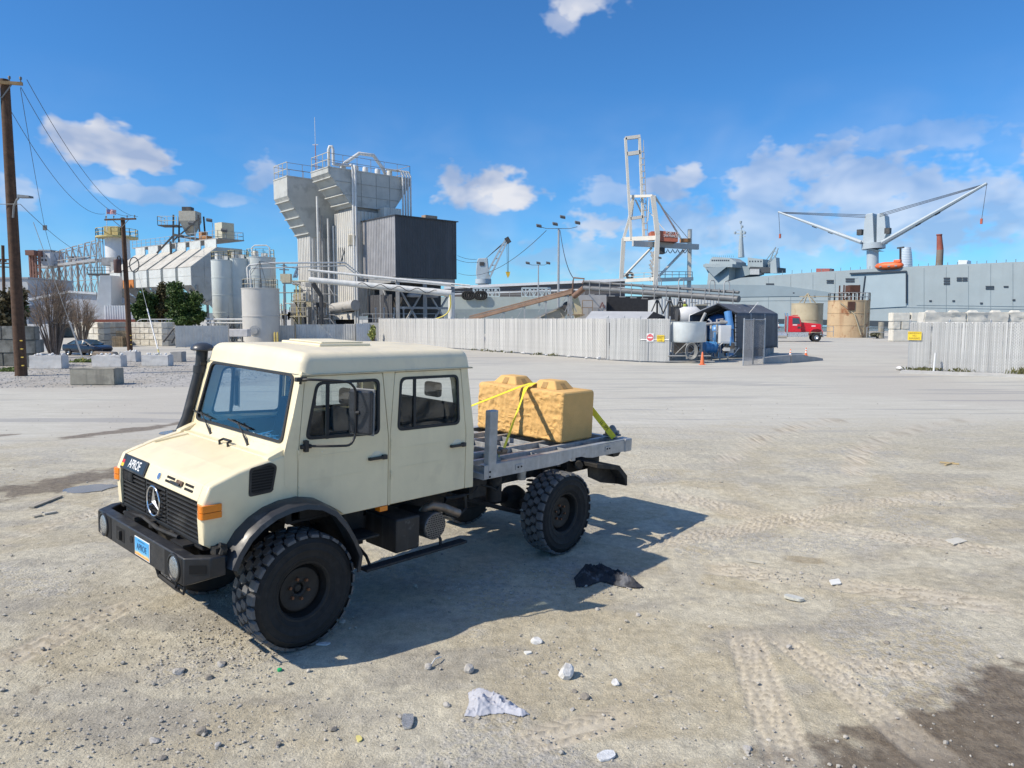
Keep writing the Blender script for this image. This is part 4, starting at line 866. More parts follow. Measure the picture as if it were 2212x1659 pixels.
# ------------- bed
def tb_(name,mb,par=None,bv=.004): return TP(name,mb,mgalv,par,bv=bv)
for s in (1,-1):
    # channel side rail with cut-out above the wheel
    pr_=[(-2.42,1.445),(-5.46,1.425),(-5.46,1.255),(-4.62,1.262),(-4.46,1.285),(-4.36,1.312),(-4.18,1.312),(-4.05,1.285),(-3.86,1.262),(-2.42,1.275)]
    me=panel(pr_,[],lambda a,b,d:(a,s*(1.075-d),b),.008); rl=TPm('side_rail',me,mgalv,bv=.002)
    mb=MB(); mb.bx(-5.46,-2.42,.98,1.067,1.428,1.436); mb.v=[(x,s*y,z+.012*(x+5.46)/3) for x,y,z in mb.v]; TP('rail_flange',mb,mgalv,rl)
    for x in (-3.05,-5.0):
        mb=MB(); mb.bx(x-.075,x+.075,1.075,1.083,1.315,1.385); mb.v=[(a,s*b,c) for a,b,c in mb.v]; bk=TP('pocket_plate',mb,mgalv,rl,bv=.003)
        for q in (-.03,.03): mb=MB(); mb.cyl((x+q,s*1.083,1.35),(x+q,s*1.09,1.35),.012,n=8); TP('bolt',mb,mdark,rl)
    mb=MB(); mb.bx(-2.625,-2.485,.995,1.082,1.28,2.10); mb.v=[(x,s*y,z) for x,y,z in mb.v]; st_=TP('stake_post',mb,mgalv,bv=.012)
    mb=MB(); mb.prism([(-2.625,s*1.0,2.10),(-2.485,s*1.0,2.10),(-2.555,s*1.0,2.06)],(0,s*.084,0)); 
    for z in (1.30,1.36): mb=MB(); mb.cyl((-2.51,s*1.08,z),(-2.51,s*1.087,z),.014,n=8); TP('bolt_hole',mb,mslot,st_)
    mb=MB(); mb.bx(-5.62,-5.44,.90,1.09,1.245,1.44); mb.v=[(x,s*y,z) for x,y,z in mb.v]; TP('corner_casting',mb,mgalv,bv=.015)
    for y in (.36,.70):
        mb=MB(); mb.bx(-5.46,-2.42,s*y-.03,s*y+.03,1.345,1.425); TP('bed_runner',mb,mgalv,bv=.004)
    mb=MB(); mb.bx(-5.3,-2.45,s*.42-.04,s*.42+.04,1.13,1.27); TP('subframe_rail',mb,mdark)
    for x in (-2.8,-4.55):
        mb=MB(); mb.bx(x-.04,x+.04,s*.50-.04,s*.50+.04,1.05,1.34); TP('bed_bracket',mb,mgalv)
for x in (-2.46,-3.05,-3.62,-4.20,-4.80,-5.42):
    mb=MB(); mb.bx(x-.04,x+.04,-1.06,1.06,1.268,1.342); mb.bx(x-.04,x-.03,-1.06,1.06,1.342,1.405); TP('bed_crossmember',mb,mgalv,bv=.003)
mb=MB(); mb.bx(-5.60,-5.50,-.9,.9,1.25,1.42); TP('rear_beam',mb,mgalv,bv=.006)
mb=MB(); mb.prism([(-5.3,.45,1.24),(-5.56,.45,1.24),(-5.48,.45,1.16),(-5.35,.45,1.16)],(0,.5,0)); TP('rear_lamp_box',mb,mdark)
# twist lock on the rear corner
mtw=mat('cast_steel',(.25,.255,.26),.55,metal=.5,var=.3,sc=20)
mb=MB(); mb.bx(-5.60,-5.40,.70,.90,1.445,1.475); mb.bx(-5.58,-5.42,.72,.88,1.475,1.53); mb.lathe([(.07,0),(.06,.03),(.03,.075),(.0,.085)],12,(-5.50,.80,1.53),'z')
for dx,dy in ((.11,0),(-.11,0),(0,.11)): mb.cyl((-5.5+dx*.7,.80+dy*.7,1.50),(-5.5+dx,.80+dy,1.50),.018,n=8)
TP('twist_lock',mb,mtw,bv=.006)
mb=MB(); mb.bx(-2.80,-2.70,.88,.99,1.44,1.48); mb.lathe([(.05,0),(.045,.03),(.02,.06),(0,.065)],12,(-2.75,.93,1.48),'z'); TP('lashing_shackle',mb,mtw,sm=40)
# ------------------------------------------------------------------ tan block and straps on the bed
def localroot(name,label,cat,loc=(0,0,0)):
    m=TM@Matrix.Translation(Vector(loc)); o=root(name,(0,0,0),label,cat,mat=m); return o
mtan=mat('tan_concrete',(.70,.43,.16),.88,var=.08,sc=5,bump=.008,bs=60,stain=((.62,.38,.14),.4,4,.57))
BX0,BX1,BY0,BY1,BZ0,BZ1=-5.14,-4.37,-1.0,.70,1.43,2.165
blk=localroot('concrete_block','tan textured concrete block strapped down on the truck bed','concrete block',((BX0+BX1)/2,(BY0+BY1)/2,BZ0))
def tan_block():
    rs=np.random.RandomState(8); b=bmesh.new(); bmesh.ops.create_cube(b,size=1)
    for v in b.verts: v.co=Vector((v.co.x*(BX1-BX0),v.co.y*(BY1-BY0),(v.co.z+.5)*(BZ1-BZ0)))
    bmesh.ops.bevel(b,geom=b.edges[:],offset=.05,segments=3,profile=.5,affect='EDGES')
    for k in np.linspace(-.84,.84,110): bmesh.ops.bisect_plane(b,geom=b.verts[:]+b.edges[:]+b.faces[:],plane_co=(0,k,0),plane_no=(0,1,0))
    for k in np.linspace(.01,BZ1-BZ0-.01,52): bmesh.ops.bisect_plane(b,geom=b.verts[:]+b.edges[:]+b.faces[:],plane_co=(0,0,k),plane_no=(0,0,1))
    hx=(BX1-BX0)/2
    for v in b.verts:
        fw=min(1,max(0,(v.co.x-(hx-.12))/.1))
        if fw>0:
            y,z=v.co.y,v.co.z; q=float(vnoise(np.array([y*4+20]),np.array([z*4]))[0]); q2=float(vnoise(np.array([y*11+5+q]),np.array([z*13+q*2]))[0]); q3=float(vnoise(np.array([y*26]),np.array([z*24]))[0])
            q4=float(vnoise(np.array([y*19+q*3]),np.array([z*23+q2*4]))[0]); v.co.x+=fw*(.012*q+.014*(1-3*abs(q2))-.008+.011*(1-3*abs(q4))+.007*q3)
        else:
            v.co+=Vector(rs.normal(size=3))*.0012
    me=bpy.data.meshes.new('block_body'); b.to_mesh(me); b.free(); o=mkobj('block_body',me,mtan,blk); shade(me,45)
    for yc in (-.44,.34):
        mb=MB(); w0,w1,d0,d1,h=.25,.15,.22,.14,.125; z0=BZ1-BZ0-.005; V=[(-d0,-w0,z0),(d0,-w0,z0),(d0,w0,z0),(-d0,w0,z0),(-d1,-w1,z0+h),(d1,-w1,z0+h),(d1,w1,z0+h),(-d1,w1,z0+h)]
        mb.add([(x,y+yc,z) for x,y,z in V],[(0,3,2,1),(4,5,6,7),(0,1,5,4),(1,2,6,5),(2,3,7,6),(3,0,4,7)]); kn=mb.build('lifting_knob',mtan,blk,world=False); bevel(kn,.02,2)
        mb=MB(); 
        for sx in (1,):
            p=[(d0*.98,-.05,z0+.012),(d0*.98,.05,z0+.012),(d1+.006,.05,z0+h-.02),(d1+.006,-.05,z0+h-.02)]; mb.prism([(x,y+yc,z) for x,y,z in p],(.004,0,.003))
        p=[(-.05,w0*.985,z0+.012),(.05,w0*.985,z0+.012),(.05,w1+.006,z0+h-.02),(-.05,w1+.006,z0+h-.02)]; mb.prism([(x,y+yc,z) for x,y,z in p],(0,.004,.003))
        mb.build('knob_recess',mat('tan_recess',(.40,.25,.10),.9,var=.2,sc=20,bump=.004,bs=80),kn,world=False)
tan_block()
mstrap=mat('strap_yellow',(.86,.74,.04),.6,var=.12,sc=14,bump=.001,bs=200)
def ribbon(pts,w,side,th=.003,twist=None):
    mb=MB(); V=[];F=[]; n=len(pts)
    for i,p in enumerate(pts):
        sd=Vector(side[i] if isinstance(side,list) else side).normalized(); p=Vector(p); d=(Vector(pts[min(i+1,n-1)])-Vector(pts[max(i-1,0)])).normalized(); sd=(sd-d*sd.dot(d)).normalized(); nn=d.cross(sd)
        V+= [p-sd*w/2-nn*th/2,p+sd*w/2-nn*th/2,p+sd*w/2+nn*th/2,p-sd*w/2+nn*th/2]
    for i in range(n-1):
        for j in range(4): F.append((i*4+j,i*4+(j+1)%4,i*4+4+(j+1)%4,i*4+4+j))
    F+=[(3,2,1,0),tuple((n-1)*4+j for j in range(4))]; mb.add(V,F); return mb
zt=BZ1+.02; top=Vector((-4.55,-.06,zt+.035))
def lerp(a,b,n): return [tuple(Vector(a).lerp(Vector(b),k/(n-1))) for k in range(n)]
s1=localroot('cargo_strap','yellow strap running from the tan block top toward the cab','strap')
mb=ribbon(lerp((-5.16,-.10,BZ1-.1),(-5.10,-.10,zt),2)+lerp((-4.9,-.08,zt+.03),tuple(top),3)+lerp((-4.36,-.08,zt+.0),(-2.55,-.90,1.47),8)[0:],.075,(0.3,1,0)); mb.build('strap_web',mstrap,s1,world=False)
s2=localroot('cargo_strap','yellow strap crossing the rough block face down to the ratchet by the stake post','strap')
mb=ribbon(lerp((-5.16,.05,BZ1-.1),(-5.10,.04,zt),2)+lerp((-4.9,.02,zt+.034),tuple(top+Vector((0,.06,.004))),3)+lerp((-4.33,.03,zt-.01),(-2.92,.90,1.52),8),.075,[(0.3,1,0)]*6+[(.4,.9,.5)]*3+[(.9,.5,.2)]*4); mb.build('strap_web',mstrap,s2,world=False)
mb=MB(); mb.obx((-2.88,.90,1.53),(1,-.6,-.2),(.6,1,0),(0,.2,1),.17,.08,.06); mb.cyl((-2.93,.84,1.56),(-2.87,.97,1.56),.03,n=10); mb.obx((-2.80,.86,1.60),(1,-.5,1),(.5,1,0),(0,.2,1),.12,.07,.015); rt=mb.build('ratchet',mat('ratchet_brown',(.22,.18,.15),.5,metal=.5,var=.4,sc=30),s2,world=False); bevel(rt,.008)
mb=ribbon(lerp((-2.84,.92,1.50),(-2.78,.96,1.44),3),.05,(.8,.5,0)); mb.build('strap_tail',mat('strap_green',(.45,.52,.05),.6,var=.1),s2,world=False)
s3=localroot('cargo_strap','yellow and black printed strap behind the block at the bed rear corner','strap')
mb=ribbon(lerp((-5.155,.45,2.02),(-5.36,.93,1.45),7),.085,tuple((Vector((-5.36,.93,1.45))-Vector((-5.155,.45,2.02))).cross(Vector((3.67,6.91,3.3))-Vector((-5.2,.7,1.7))))); w3=mb.build('strap_web',mstrap,s3,world=False)
a,b_=Vector((-5.155,.45,2.02)),Vector((-5.36,.93,1.45)); d=(b_-a).normalized(); sd=d.cross(Vector((3.67,6.91,3.3))-a).normalized(); nn=sd.cross(d)
if nn.dot(Vector((3.67,6.91,3.3))-a)<0: nn=-nn
text('strap_print','LL  SPS',.07,a.lerp(b_,.70)+nn*.004,d,nn.cross(d),mat('print_black',(.02,.02,.02),.6,var=0),s3,world=False,ext=.0008,sx=.8)
# ------------------------------------------------------------------ shared builders for the yard
mconc=mat('concrete_white',(.62,.61,.59),.9,var=.14,sc=2.5,bump=.012,bs=22,stain=((.42,.40,.37),.5,2.2,.55))
mconcd=mat('concrete_weathered',(.34,.32,.265),.9,var=.22,sc=2,bump=.012,bs=22,streak=((.10,.095,.085),.8,2.5),stain=((.22,.21,.18),.6,1.6,.52))
mblkw=mat('block_cream',(.55,.52,.45),.9,var=.15,sc=2,bump=.02,bs=14,orand=.12,stain=((.36,.34,.30),.6,1.5,.55))
mwood=mat('pole_wood',(.085,.045,.026),.85,var=.4,sc=4,bump=.006,bs=40,streak=((.18,.10,.06),.6,6))
mwoodt=mat('weathered_wood',(.34,.25,.15),.85,var=.3,sc=6,bump=.004,bs=40,orand=.25)
mwire=mat('wire_dark',(.05,.052,.058),.6,var=0)
mlamp=mat('lamp_grey',(.13,.135,.14),.5,var=.2)
mpipe=mat('pipe_white',(.66,.66,.64),.5,var=.15,sc=1.2,streak=((.40,.38,.34),.5,2))
mrail=mat('railing_cream',(.56,.50,.36),.6,var=.2,sc=3); mrailg=mat('railing_grey',(.42,.43,.43),.55,metal=.3,var=.2,sc=2); mraily=mat('railing_yellow',(.58,.47,.20),.6,var=.2,sc=2)
msteeld=mat('plant_dark_steel',(.06,.06,.062),.6,var=.35,sc=1.5,stain=((.16,.13,.10),.5,1.2,.55))
msteelg=mat('plant_grey_steel',(.34,.34,.335),.6,var=.25,sc=1.2,stain=((.22,.19,.16),.6,1.1,.55))
def T3(v): return Vector((v[0],v[1],v[2] if len(v)>2 else 0))
def rail_path(mb,pts,h=1.05,r=.03,post=1.6,mids=(.5,)):
    pts=[Vector(p) for p in pts]
    for a,b in zip(pts[:-1],pts[1:]):
        n=max(1,round((b-a).length/post))
        for k in range(n+1): q=a.lerp(b,k/n); mb.beam(q,q+Vector((0,0,h)),r*1.6)
        for m_ in (1,)+tuple(mids): mb.beam(a+Vector((0,0,h*m_)),b+Vector((0,0,h*m_)),r*1.5)
    return mb
def corr(mb,p0,p1,z0,z1,pitch=.3,amp=.06,nrm=None,ztop=None):
    """corrugated vertical sheet from p0 to p1 (xy) between z0 and z1; trapezoid ribs"""
    p0=Vector((p0[0],p0[1],0)); p1=Vector((p1[0],p1[1],0)); d=(p1-p0); l=d.length; d.normalize(); n=Vector((d.y,-d.x,0)) if nrm is None else Vector(nrm)
    k=max(1,int(l/pitch)); P=[]
    for i in range(k):
        for t,o in ((0,0),(.3,0),(.42,1),(.88,1)): P.append((min(l,(i+t)*l/k),o*amp))
    P.append((l,0)); V=[];F=[]
    for t,o in P:
        q=p0+d*t+n*o; f=t/l; zt=z1 if ztop is None else z1+(ztop-z1)*f
        V+= [(q.x,q.y,z0),(q.x,q.y,zt)]
    for i in range(len(P)-1): F.append((2*i,2*i+2,2*i+3,2*i+1))
    return mb.add(V,F)
# ------------------------------------------------------------------ concrete blocks on the gravel
def cblock(x0,x1,yb,yt,label,mt_,rub=0,dep=.75,seed=1,skew=0.):
    a=G(x0,yb); b=G(x1,yb); w=(b-a).length; h=(yb-yt)/FD*a.y*1.0; d=(b-a).normalized(); d=(Matrix.Rotation(skew,3,'Z')@d); n=Vector((-d.y,d.x,0))
    rt=root('concrete_barrier_block',(a+b)/2,label,'concrete block','concrete blocks on the gravel by the poles')
    rs=np.random.RandomState(seed); bm=bmesh.new(); bmesh.ops.create_cube(bm,size=1)
    for v in bm.verts: v.co=Vector((v.co.x*w,v.co.y*dep,(v.co.z+.5)*h))
    bmesh.ops.bevel(bm,geom=bm.edges[:],offset=.03,segments=2,affect='EDGES'); bmesh.ops.subdivide_edges(bm,edges=bm.edges[:],cuts=2,use_grid_fill=True)
    for v in bm.verts: v.co+=Vector(rs.normal(size=3))*.008
    me=bpy.data.meshes.new('block_body'); bm.to_mesh(me); bm.free()
    ang=math.atan2(d.y,d.x); me.transform(Matrix.Translation(n*dep/2)@Matrix.Rotation(ang,4,'Z')); mkobj('block_body',me,mt_,rt)
    if rub:
        for k in range(rub):
            m2=rock_mesh('rubble',seed*50+k,1,.5,.8); s=.05+.07*rs.rand(); q=d*((rs.rand()-.5)*w*.85)+n*(rs.rand()*dep*.8+.05)+Vector((0,0,h-.01)); m2.transform(Matrix.Translation(q)@Matrix.Scale(s,4)); mkobj('rubble',m2,mrockw,rt)
    return rt
cblock(151,248,832,796,'big weathered grey concrete block nearest the truck on the gravel',mconcd,0,.85,1)
cblock(63,134,797,768,'white concrete block beside the foot of the near pole',mconc,16,.75,2)
cblock(198,262,793,768,'white concrete block in front of the parked blue car',mconc,16,.75,3)
cblock(258,294,782,760,'white concrete block at the foot of the far pole',mconc,8,.75,4)
cblock(306,364,791,767,'white concrete block below the right guy wire',mconc,18,.75,5)
cblock(368,393,782,760,'small grey concrete block farthest right on the gravel',mat('concrete_grey',(.36,.355,.34),.9,var=.2,sc=2,bump=.01,bs=22),0,.75,6)
q=G(222,772); mb=MB(); mb.prism([(q.x-1.0,q.y,0),(q.x+1.0,q.y,0),(q.x+.8,q.y,.42),(q.x-.75,q.y,.48)],(0,.8,0)); o=mb.build('rust_block',mat('rusty_concrete',(.36,.29,.22),.9,var=.3,sc=3,bump=.02,bs=12),label='brown crumbling block between the blue car and the white blocks',category='concrete block') if False else mb.build('broken_block',mat('rusty_concrete',(.36,.29,.22),.9,var=.3,sc=3,bump=.02,bs=12)); tag(o,'brown crumbling block just in front of the blue car','concrete block'); bevel(o,.08)
# stacked blocks at the left edge
def stack(x,y,cols,rows,w,h,dep,label,name,mt_,ang=0.,gap=.03,rough=0,group=None,offs=True,missing=()):
    rt=root(name,(x,y,0),label,'block wall',group); rt.rotation_euler=(0,0,ang)
    me=None; rs=np.random.RandomState(int(abs(x*7+y)))
    ms=[]
    for k in range(3):
        bm=bmesh.new(); bmesh.ops.create_cube(bm,size=1)
        for v in bm.verts: v.co=Vector(((v.co.x)*(w-gap),v.co.y*dep,(v.co.z+.5)*(h-gap*.6)))
        bmesh.ops.bevel(bm,geom=bm.edges[:],offset=.035,segments=2,affect='EDGES')
        if rough:
            bmesh.ops.subdivide_edges(bm,edges=[e for e in bm.edges if e.calc_length()>.3],cuts=4,use_grid_fill=True)
            for v in bm.verts:
                if v.co.y<-dep*.4: v.co.y-=rough*rs.rand()
                else: v.co+=Vector(rs.normal(size=3))*.006
        m=bpy.data.meshes.new('block'); bm.to_mesh(m); bm.free(); m.materials.append(mt_); ms.append(m)
    for r in range(rows):
        off=(w/2 if (r%2 and offs) else 0)
        for c in range(cols):
            if (c,r) in missing: continue
            o=inst('block',ms[rs.randint(3)],rt,(-cols*w/2+w*(c+.5)+off+rs.uniform(-.01,.01),rs.uniform(-.02,.02),r*h)); 
    return rt
q=G(40,790); stack(-37.2,47.5,7,3,1.5,.88,.75,'dark stained wall of stacked concrete blocks at the far left edge','stacked_blocks',mat('block_dark',(.22,.22,.20),.9,var=.3,sc=1.5,bump=.02,bs=14,orand=.2,stain=((.10,.10,.085),.7,1.2,.5)),ang=.06)
q=G(72,778); stack(-31.3,46.6,1,3,1.3,.88,.9,'end pillar of three dark stacked blocks right of the near pole','stacked_blocks',MC['block_dark'],ang=.25,offs=False)
# ------------------------------------------------------------------ power poles, wires, guys
def pole(xb,yb,xt,yt,r,label,arms,steps):
    b=G(xb,yb); t=A(xt,yt,b.y); rt=root('power_pole',b,label,'power pole','wooden power poles')
    mb=MB(); mb.tube([b-Vector((0,0,.5)),b.lerp(t,.33),b.lerp(t,.66),t],[r,r*.92,r*.84,r*.75],14); mb.build('shaft',mwood,rt,smooth=50)
    for z,hl,dr in arms:
        c=b.lerp(t,z); d=Vector(dr).normalized(); mb=MB(); mb.beam(c-d*hl[0]-Vector((0,r,0)),c+d*hl[1]-Vector((0,r,0)),.12,.16); ar=mb.build('crossarm',mat('crossarm_wood',(.30,.20,.10),.85,var=.3,sc=3) if b.y<50 else mwood,rt)
        for k in (-hl[0]*.92,-hl[0]*.45,hl[1]*.4,hl[1]*.92):
            q=c+d*k-Vector((0,r,0)); mb=MB(); mb.lathe([(.03,0),(.03,.12),(.07,.14),(.05,.18),(.075,.21),(.05,.27),(0,.29)],10,(q.x,q.y,q.z+.08),'z'); mb.build('insulator',mlamp,ar,smooth=50)
        for sg in (-1,1): mb=MB(); mb.beam(c-Vector((0,r+.02,.8)),c+d*(hl[1] if sg>0 else -hl[0])*.55-Vector((0,r+.02,0)),.05); mb.build('arm_brace',mlamp,ar)
    for k in range(steps): mb=MB(); q=b+Vector((r*.7,-r*.7,.55+k*.45)); mb.bx(q.x-.03,q.x+.10,q.y-.02,q.y+.05,q.z,q.z+.06); mb.build('marker_tag',mat('tag_yellow',(.75,.5,.08),.5,var=0),rt)
    return rt,b,t
pA,bA,tA=pole(46,812,10,172,.30,'tall thick brown wooden power pole at the left edge of the frame',[(.985,(1.6,1.0),(1,.25,0))],4)
pB,bB,tB=pole(281,757,265,470,.26,'shorter dark wooden power pole in front of the white bins',[(.985,(1.85,1.6),(1,-.2,.0))],3)
# street light on the near pole
mb=MB(); q=A(28,470,bA.y-.3); mb.tube([q,A(30,445,bA.y-.5),A(36,432,bA.y-.9),A(40,428,bA.y-1.2)],.05,8); mb.tube([A(0,441,bA.y-.3),A(44,441,bA.y-.3)],.02,6); sl_=mb.build('street_light',mat('lamp_arm',(.22,.23,.24),.6,var=.1)); tag(sl_,'small cobra head street light bracketed on the near power pole','street light')
mb=MB(); a_=A(37,424,bA.y-1.0); b_=A(62,425,bA.y-1.6); mb.prism([a_+Vector((0,0,.1)),b_+Vector((0,0,.06)),b_-Vector((0,0,.04)),a_-Vector((0,0,.06))],(.05,.3,0)); mb.build('lamp_head',mlamp,sl_)
# transformer-like gear on the far pole
mb=MB(); q=A(259,592,bB.y-.4); mb.lathe([(0,0),(.3,0),(.34,.1),(.34,1.2),(.3,1.3),(0,1.35)],16,(q.x-.2,q.y,q.z+.1),'z'); o=mb.build('transformer',mat('transformer_brown',(.10,.05,.04),.5,var=.3),pB,smooth=40)
mb=MB(); c=A(290,572,bB.y-.3); mb.tube([c+Vector((math.cos(t)*.45,0,math.sin(t)*.72)) for t in np.linspace(0,6.28,25)[:-1]],.05,6,closed=True); mb.build('cable_coil',mwire,pB,smooth=60)
mb=MB(); c=A(257,565,bB.y-.3); mb.tube([c+Vector((math.cos(t)*.18,0,math.sin(t)*.55)) for t in np.linspace(0,6.28,19)[:-1]],.06,6,closed=True); mb.build('cable_loop',mwire,pB,smooth=60)
def wire(a,b,sag,label,r=.016,n=24,cat='wire',group='overhead wires'):
    a=Vector(a); b=Vector(b); mb=MB(); mb.tube([a.lerp(b,k/n)-Vector((0,0,sag*4*(k/n)*(1-k/n))) for k in range(n+1)],r,5); o=mb.build('overhead_wire',mwire,smooth=60); return tag(o,label,cat,group)
wire(A(58,172,bA.y),A(298,468,bB.y),1.7,'upper overhead wire dropping from the near pole arm to the far pole')
wire(A(45,188,bA.y),A(283,466,bB.y),1.9,'middle overhead wire between the two wooden poles')
wire(A(18,230,bA.y),A(226,462,bB.y),1.6,'lowest of the three overhead wires between the pole arms')
wire(A(44,441,bA.y),A(216,552,bB.y+30),1.0,'sagging cable from the street light bracket toward the white stack')
# guy wires with plastic guards
def guy(xt,yt,xb,yb,Yt,label,gy):
    b=G(xb,yb); t=A(xt,yt,Yt); rt=root('guy_wire',b,label,'guy wire','guy wires with plastic guards'); mb=MB(); mb.tube([b,t],.018,5); mb.build('strand',mat('guy_strand',(.45,.46,.47),.4,metal=.4,var=0),rt)
    g=b.lerp(t,gy); mb=MB(); mb.tube([b,g],.055,8); mb.build('guard',mat('guard_white',(.68,.69,.68),.5,var=.1),rt,smooth=60); mb=MB(); mb.tube([b,b.lerp(g,.14)],.058,8); mb.build('guard_foot',mat('guard_yellow',(.65,.55,.15),.5,var=.1),rt,smooth=60)
guy(72,480,182,783,44,'left guy wire with white guard leaning over the white blocks',.33)
guy(108,550,345,766,70,'faint right guy wire with white guard rising from the right hand block',.0001) if False else guy(298,590,345,770,66,'right guy wire with pale guard in front of the cream block wall',.55)
q=A(97,492,60); mb=MB(); mb.bx(q.x-.15,q.x+.15,q.y-.05,q.y+.05,q.z-.2,q.z+.2); o=mb.build('wire_spacer',mlamp); tag(o,'little junction box hanging on the sagging cable','cable box')
wire(A(44,190,bA.y),A(97,492,60),.3,'thin slanting guy strand from the near pole top to the hanging box',.015); wire(A(97,492,60),A(112,545,62),.1,'short strand below the hanging cable box',.015)
# ------------------------------------------------------------------ parked dark blue car
def car():
    q=G(185,768); Y=q.y; cx=A(181,760,Y).x; ang=R(-18)
    rt=root('parked_car',(cx,Y+.6,0),'dark blue sedan parked behind the white concrete blocks','car'); rt.rotation_euler=(0,0,ang); rt.scale=(.92,.92,.92)
    mp=mat('car_navy',(.008,.013,.03),.3,var=.05,coat=.3); mg=mat('car_glass',(.05,.09,.12),.05,var=0,spec=1.0)
    # x forward (to the right), built around the middle
    sec=[(-2.3,.62,.95,.60),(-2.2,.40,1.02,.80),(-1.6,.28,1.04,.88),(0,.25,1.02,.90),(1.3,.27,.96,.88),(2.0,.32,.86,.84),(2.3,.42,.72,.66)]
    mb=MB(); V=[];F=[];k=8
    for x,zb,zt,hw in sec:
        m_=(zb+zt)/2; V+=[(x,-hw*.86,zb),(x,hw*.86,zb),(x,hw,zb+.15),(x,hw,m_+.08),(x,hw*.92,zt),(x,-hw*.92,zt),(x,-hw,m_+.08),(x,-hw,zb+.15)]
    for i in range(len(sec)-1):
        for j in range(k): F.append((i*k+j,i*k+(j+1)%k,i*k+k+(j+1)%k,i*k+k+j))
    F+=[tuple(range(k)),tuple((len(sec)-1)*k+j for j in range(k))]; mb.add(V,F); o=mb.build('car_body',mp,rt,world=False); fixnormals(o.data); bevel(o,.05,2); shade(o.data,50)
    mb=MB(); V=[];F=[]; s2=[(-1.75,1.03,.80,1.03),(-.95,1.02,.80,1.40),(.0,1.01,.82,1.45),(.35,1.0,.82,1.42),(1.25,.96,.80,.97)]
    for x,zb,hw,zt in s2: V+=[(x,-hw,zb),(x,hw,zb),(x,hw*.74,zt),(x,-hw*.74,zt)]
    for i in range(4):
        for j in range(4): F.append((i*4+j,i*4+(j+1)%4,i*4+4+(j+1)%4,i*4+4+j))
    mb.add(V,F); g=mb.build('cabin',mp,rt,world=False); fixnormals(g.data); bevel(g,.04,2); shade(g.data,50)
    for a,b_ in ((-1.35,-.62),(-.55,.18),(.24,.78)):
        mb=MB(); top=lambda x: 1.37 if -.9<x<.36 else (1.37-(abs(x)-.36)*.42 if x>0 else 1.37-(-.9-x)*.45)
        for s in (-1,1): mb=MB(); mb.prism([(a,s*.805,1.06),(b_,s*.805,1.05),(b_-.04,s*.645,top(b_)-.02),(a+.06,s*.645,top(a)-.03)],(0,s*.012,0)); mb.build('window',mg,rt,world=False)
    mb=MB(); mb.prism([(.42,-.60,1.405),(.42,.60,1.405),(1.2,.74,1.0),(1.2,-.74,1.0)],(.012,0,.02)); mb.build('windscreen',mg,rt,world=False); mb=MB(); mb.prism([(-1.0,-.58,1.385),(-1.0,.58,1.385),(-1.7,.7,1.05),(-1.7,-.7,1.05)],(-.012,0,.02)); mb.build('rear_window',mg,rt,world=False)
    for x in (-1.38,1.38):
        for s in (-1,1):
            mb=MB(); mb.lathe([(.2,.06),(.30,.07),(.33,.04),(.33,-.12),(.2,-.14)],20,(x,s*.80,.33),'y'); w=mb.build('wheel',mtyre,rt,world=False,smooth=40); mb=MB(); mb.lathe([(0,.05),(.06,.06),(.18,.055),(.21,.075)],14,(0,0,0),'y'); mb.v=[(x+a,s*(.80+b_),.33+c) for a,b_,c in mb.v]; mb.build('rim',mat('alloy',(.55,.56,.58),.3,metal=.8,var=.1),w,world=False)
    for s in (-1,1):
        mb=MB(); mb.prism([(2.06,s*.55,.70),(2.18,s*.50,.70),(1.75,s*.80,.84),(1.95,s*.62,.80)],(0,0,.05)); mb.build('headlight',mlens,rt,world=False)
        mb=MB(); mb.bx(.75,.92,s*.92-.09,s*.92+.09,1.02,1.15); mb.build('wing_mirror',mp,rt,world=False)
    mb=MB(); mb.bx(2.26,2.31,-.45,.45,.45,.62); mb.build('car_grille',mslot,rt,world=False)
car()
# ------------------------------------------------------------------ cream block walls and pallets
def blockwall(pa,pb,h,rows,cols,dep,label,mt_,name='stacked_blocks'):
    a=Vector((pa.x,pa.y,0)); b=Vector((pb.x,pb.y,0)); L_=(b-a).length; rt=root(name,(a+b)/2,label,'block wall'); rt.rotation_euler=(0,0,math.atan2((b-a).y,(b-a).x))
    bw=L_/cols; bh=h/rows; ms=[]; rs=np.random.RandomState(int(L_*13))
    for k in range(4):
        bm=bmesh.new(); bmesh.ops.create_cube(bm,size=1)
        for v in bm.verts: v.co=Vector((v.co.x*(bw-.05)*(.5 if k==3 else 1),v.co.y*dep,(v.co.z+.5)*(bh-.04)))
        bmesh.ops.bevel(bm,geom=bm.edges[:],offset=.05,segments=1,affect='EDGES')
        bmesh.ops.subdivide_edges(bm,edges=[e for e in bm.edges if e.calc_length()>.3],cuts=2,use_grid_fill=True)
        for v in bm.verts:
            if v.co.y<-dep*.45: v.co.y-=.05*rs.rand()
        m=bpy.data.meshes.new('block'); bm.to_mesh(m); bm.free(); m.materials.append(mt_); ms.append(m)
    for r in range(rows):
        odd=r%2; xs=[]
        if odd: xs=[(bw*.25,3)]+[(bw*(c+1),rs.randint(3)) for c in range(cols-1)]+[(L_-bw*.25,3)]
        else: xs=[(bw*(c+.5),rs.randint(3)) for c in range(cols)]
        for x,k in xs: inst('block',ms[k],rt,(x-L_/2,dep/2+rs.uniform(-.02,.02),r*bh))
    return rt
Yw=83.
w0=G(146,746); w1=G(226,750)
blockwall(A(162,745,88),A(226,750,82),2.75,4,3,.7,'left cream block wall behind the blue car, sunlit face',mblkw)
blockwall(A(227,750,82),A(273,744,92),2.75,4,5,.7,'shaded return of the left cream block wall beside the pallets',mblkw)
blockwall(A(285,747,86),A(363,749,82.5),2.75,4,4,.7,'right cream block wall with pressed brick pattern behind the far pole',mblkw)
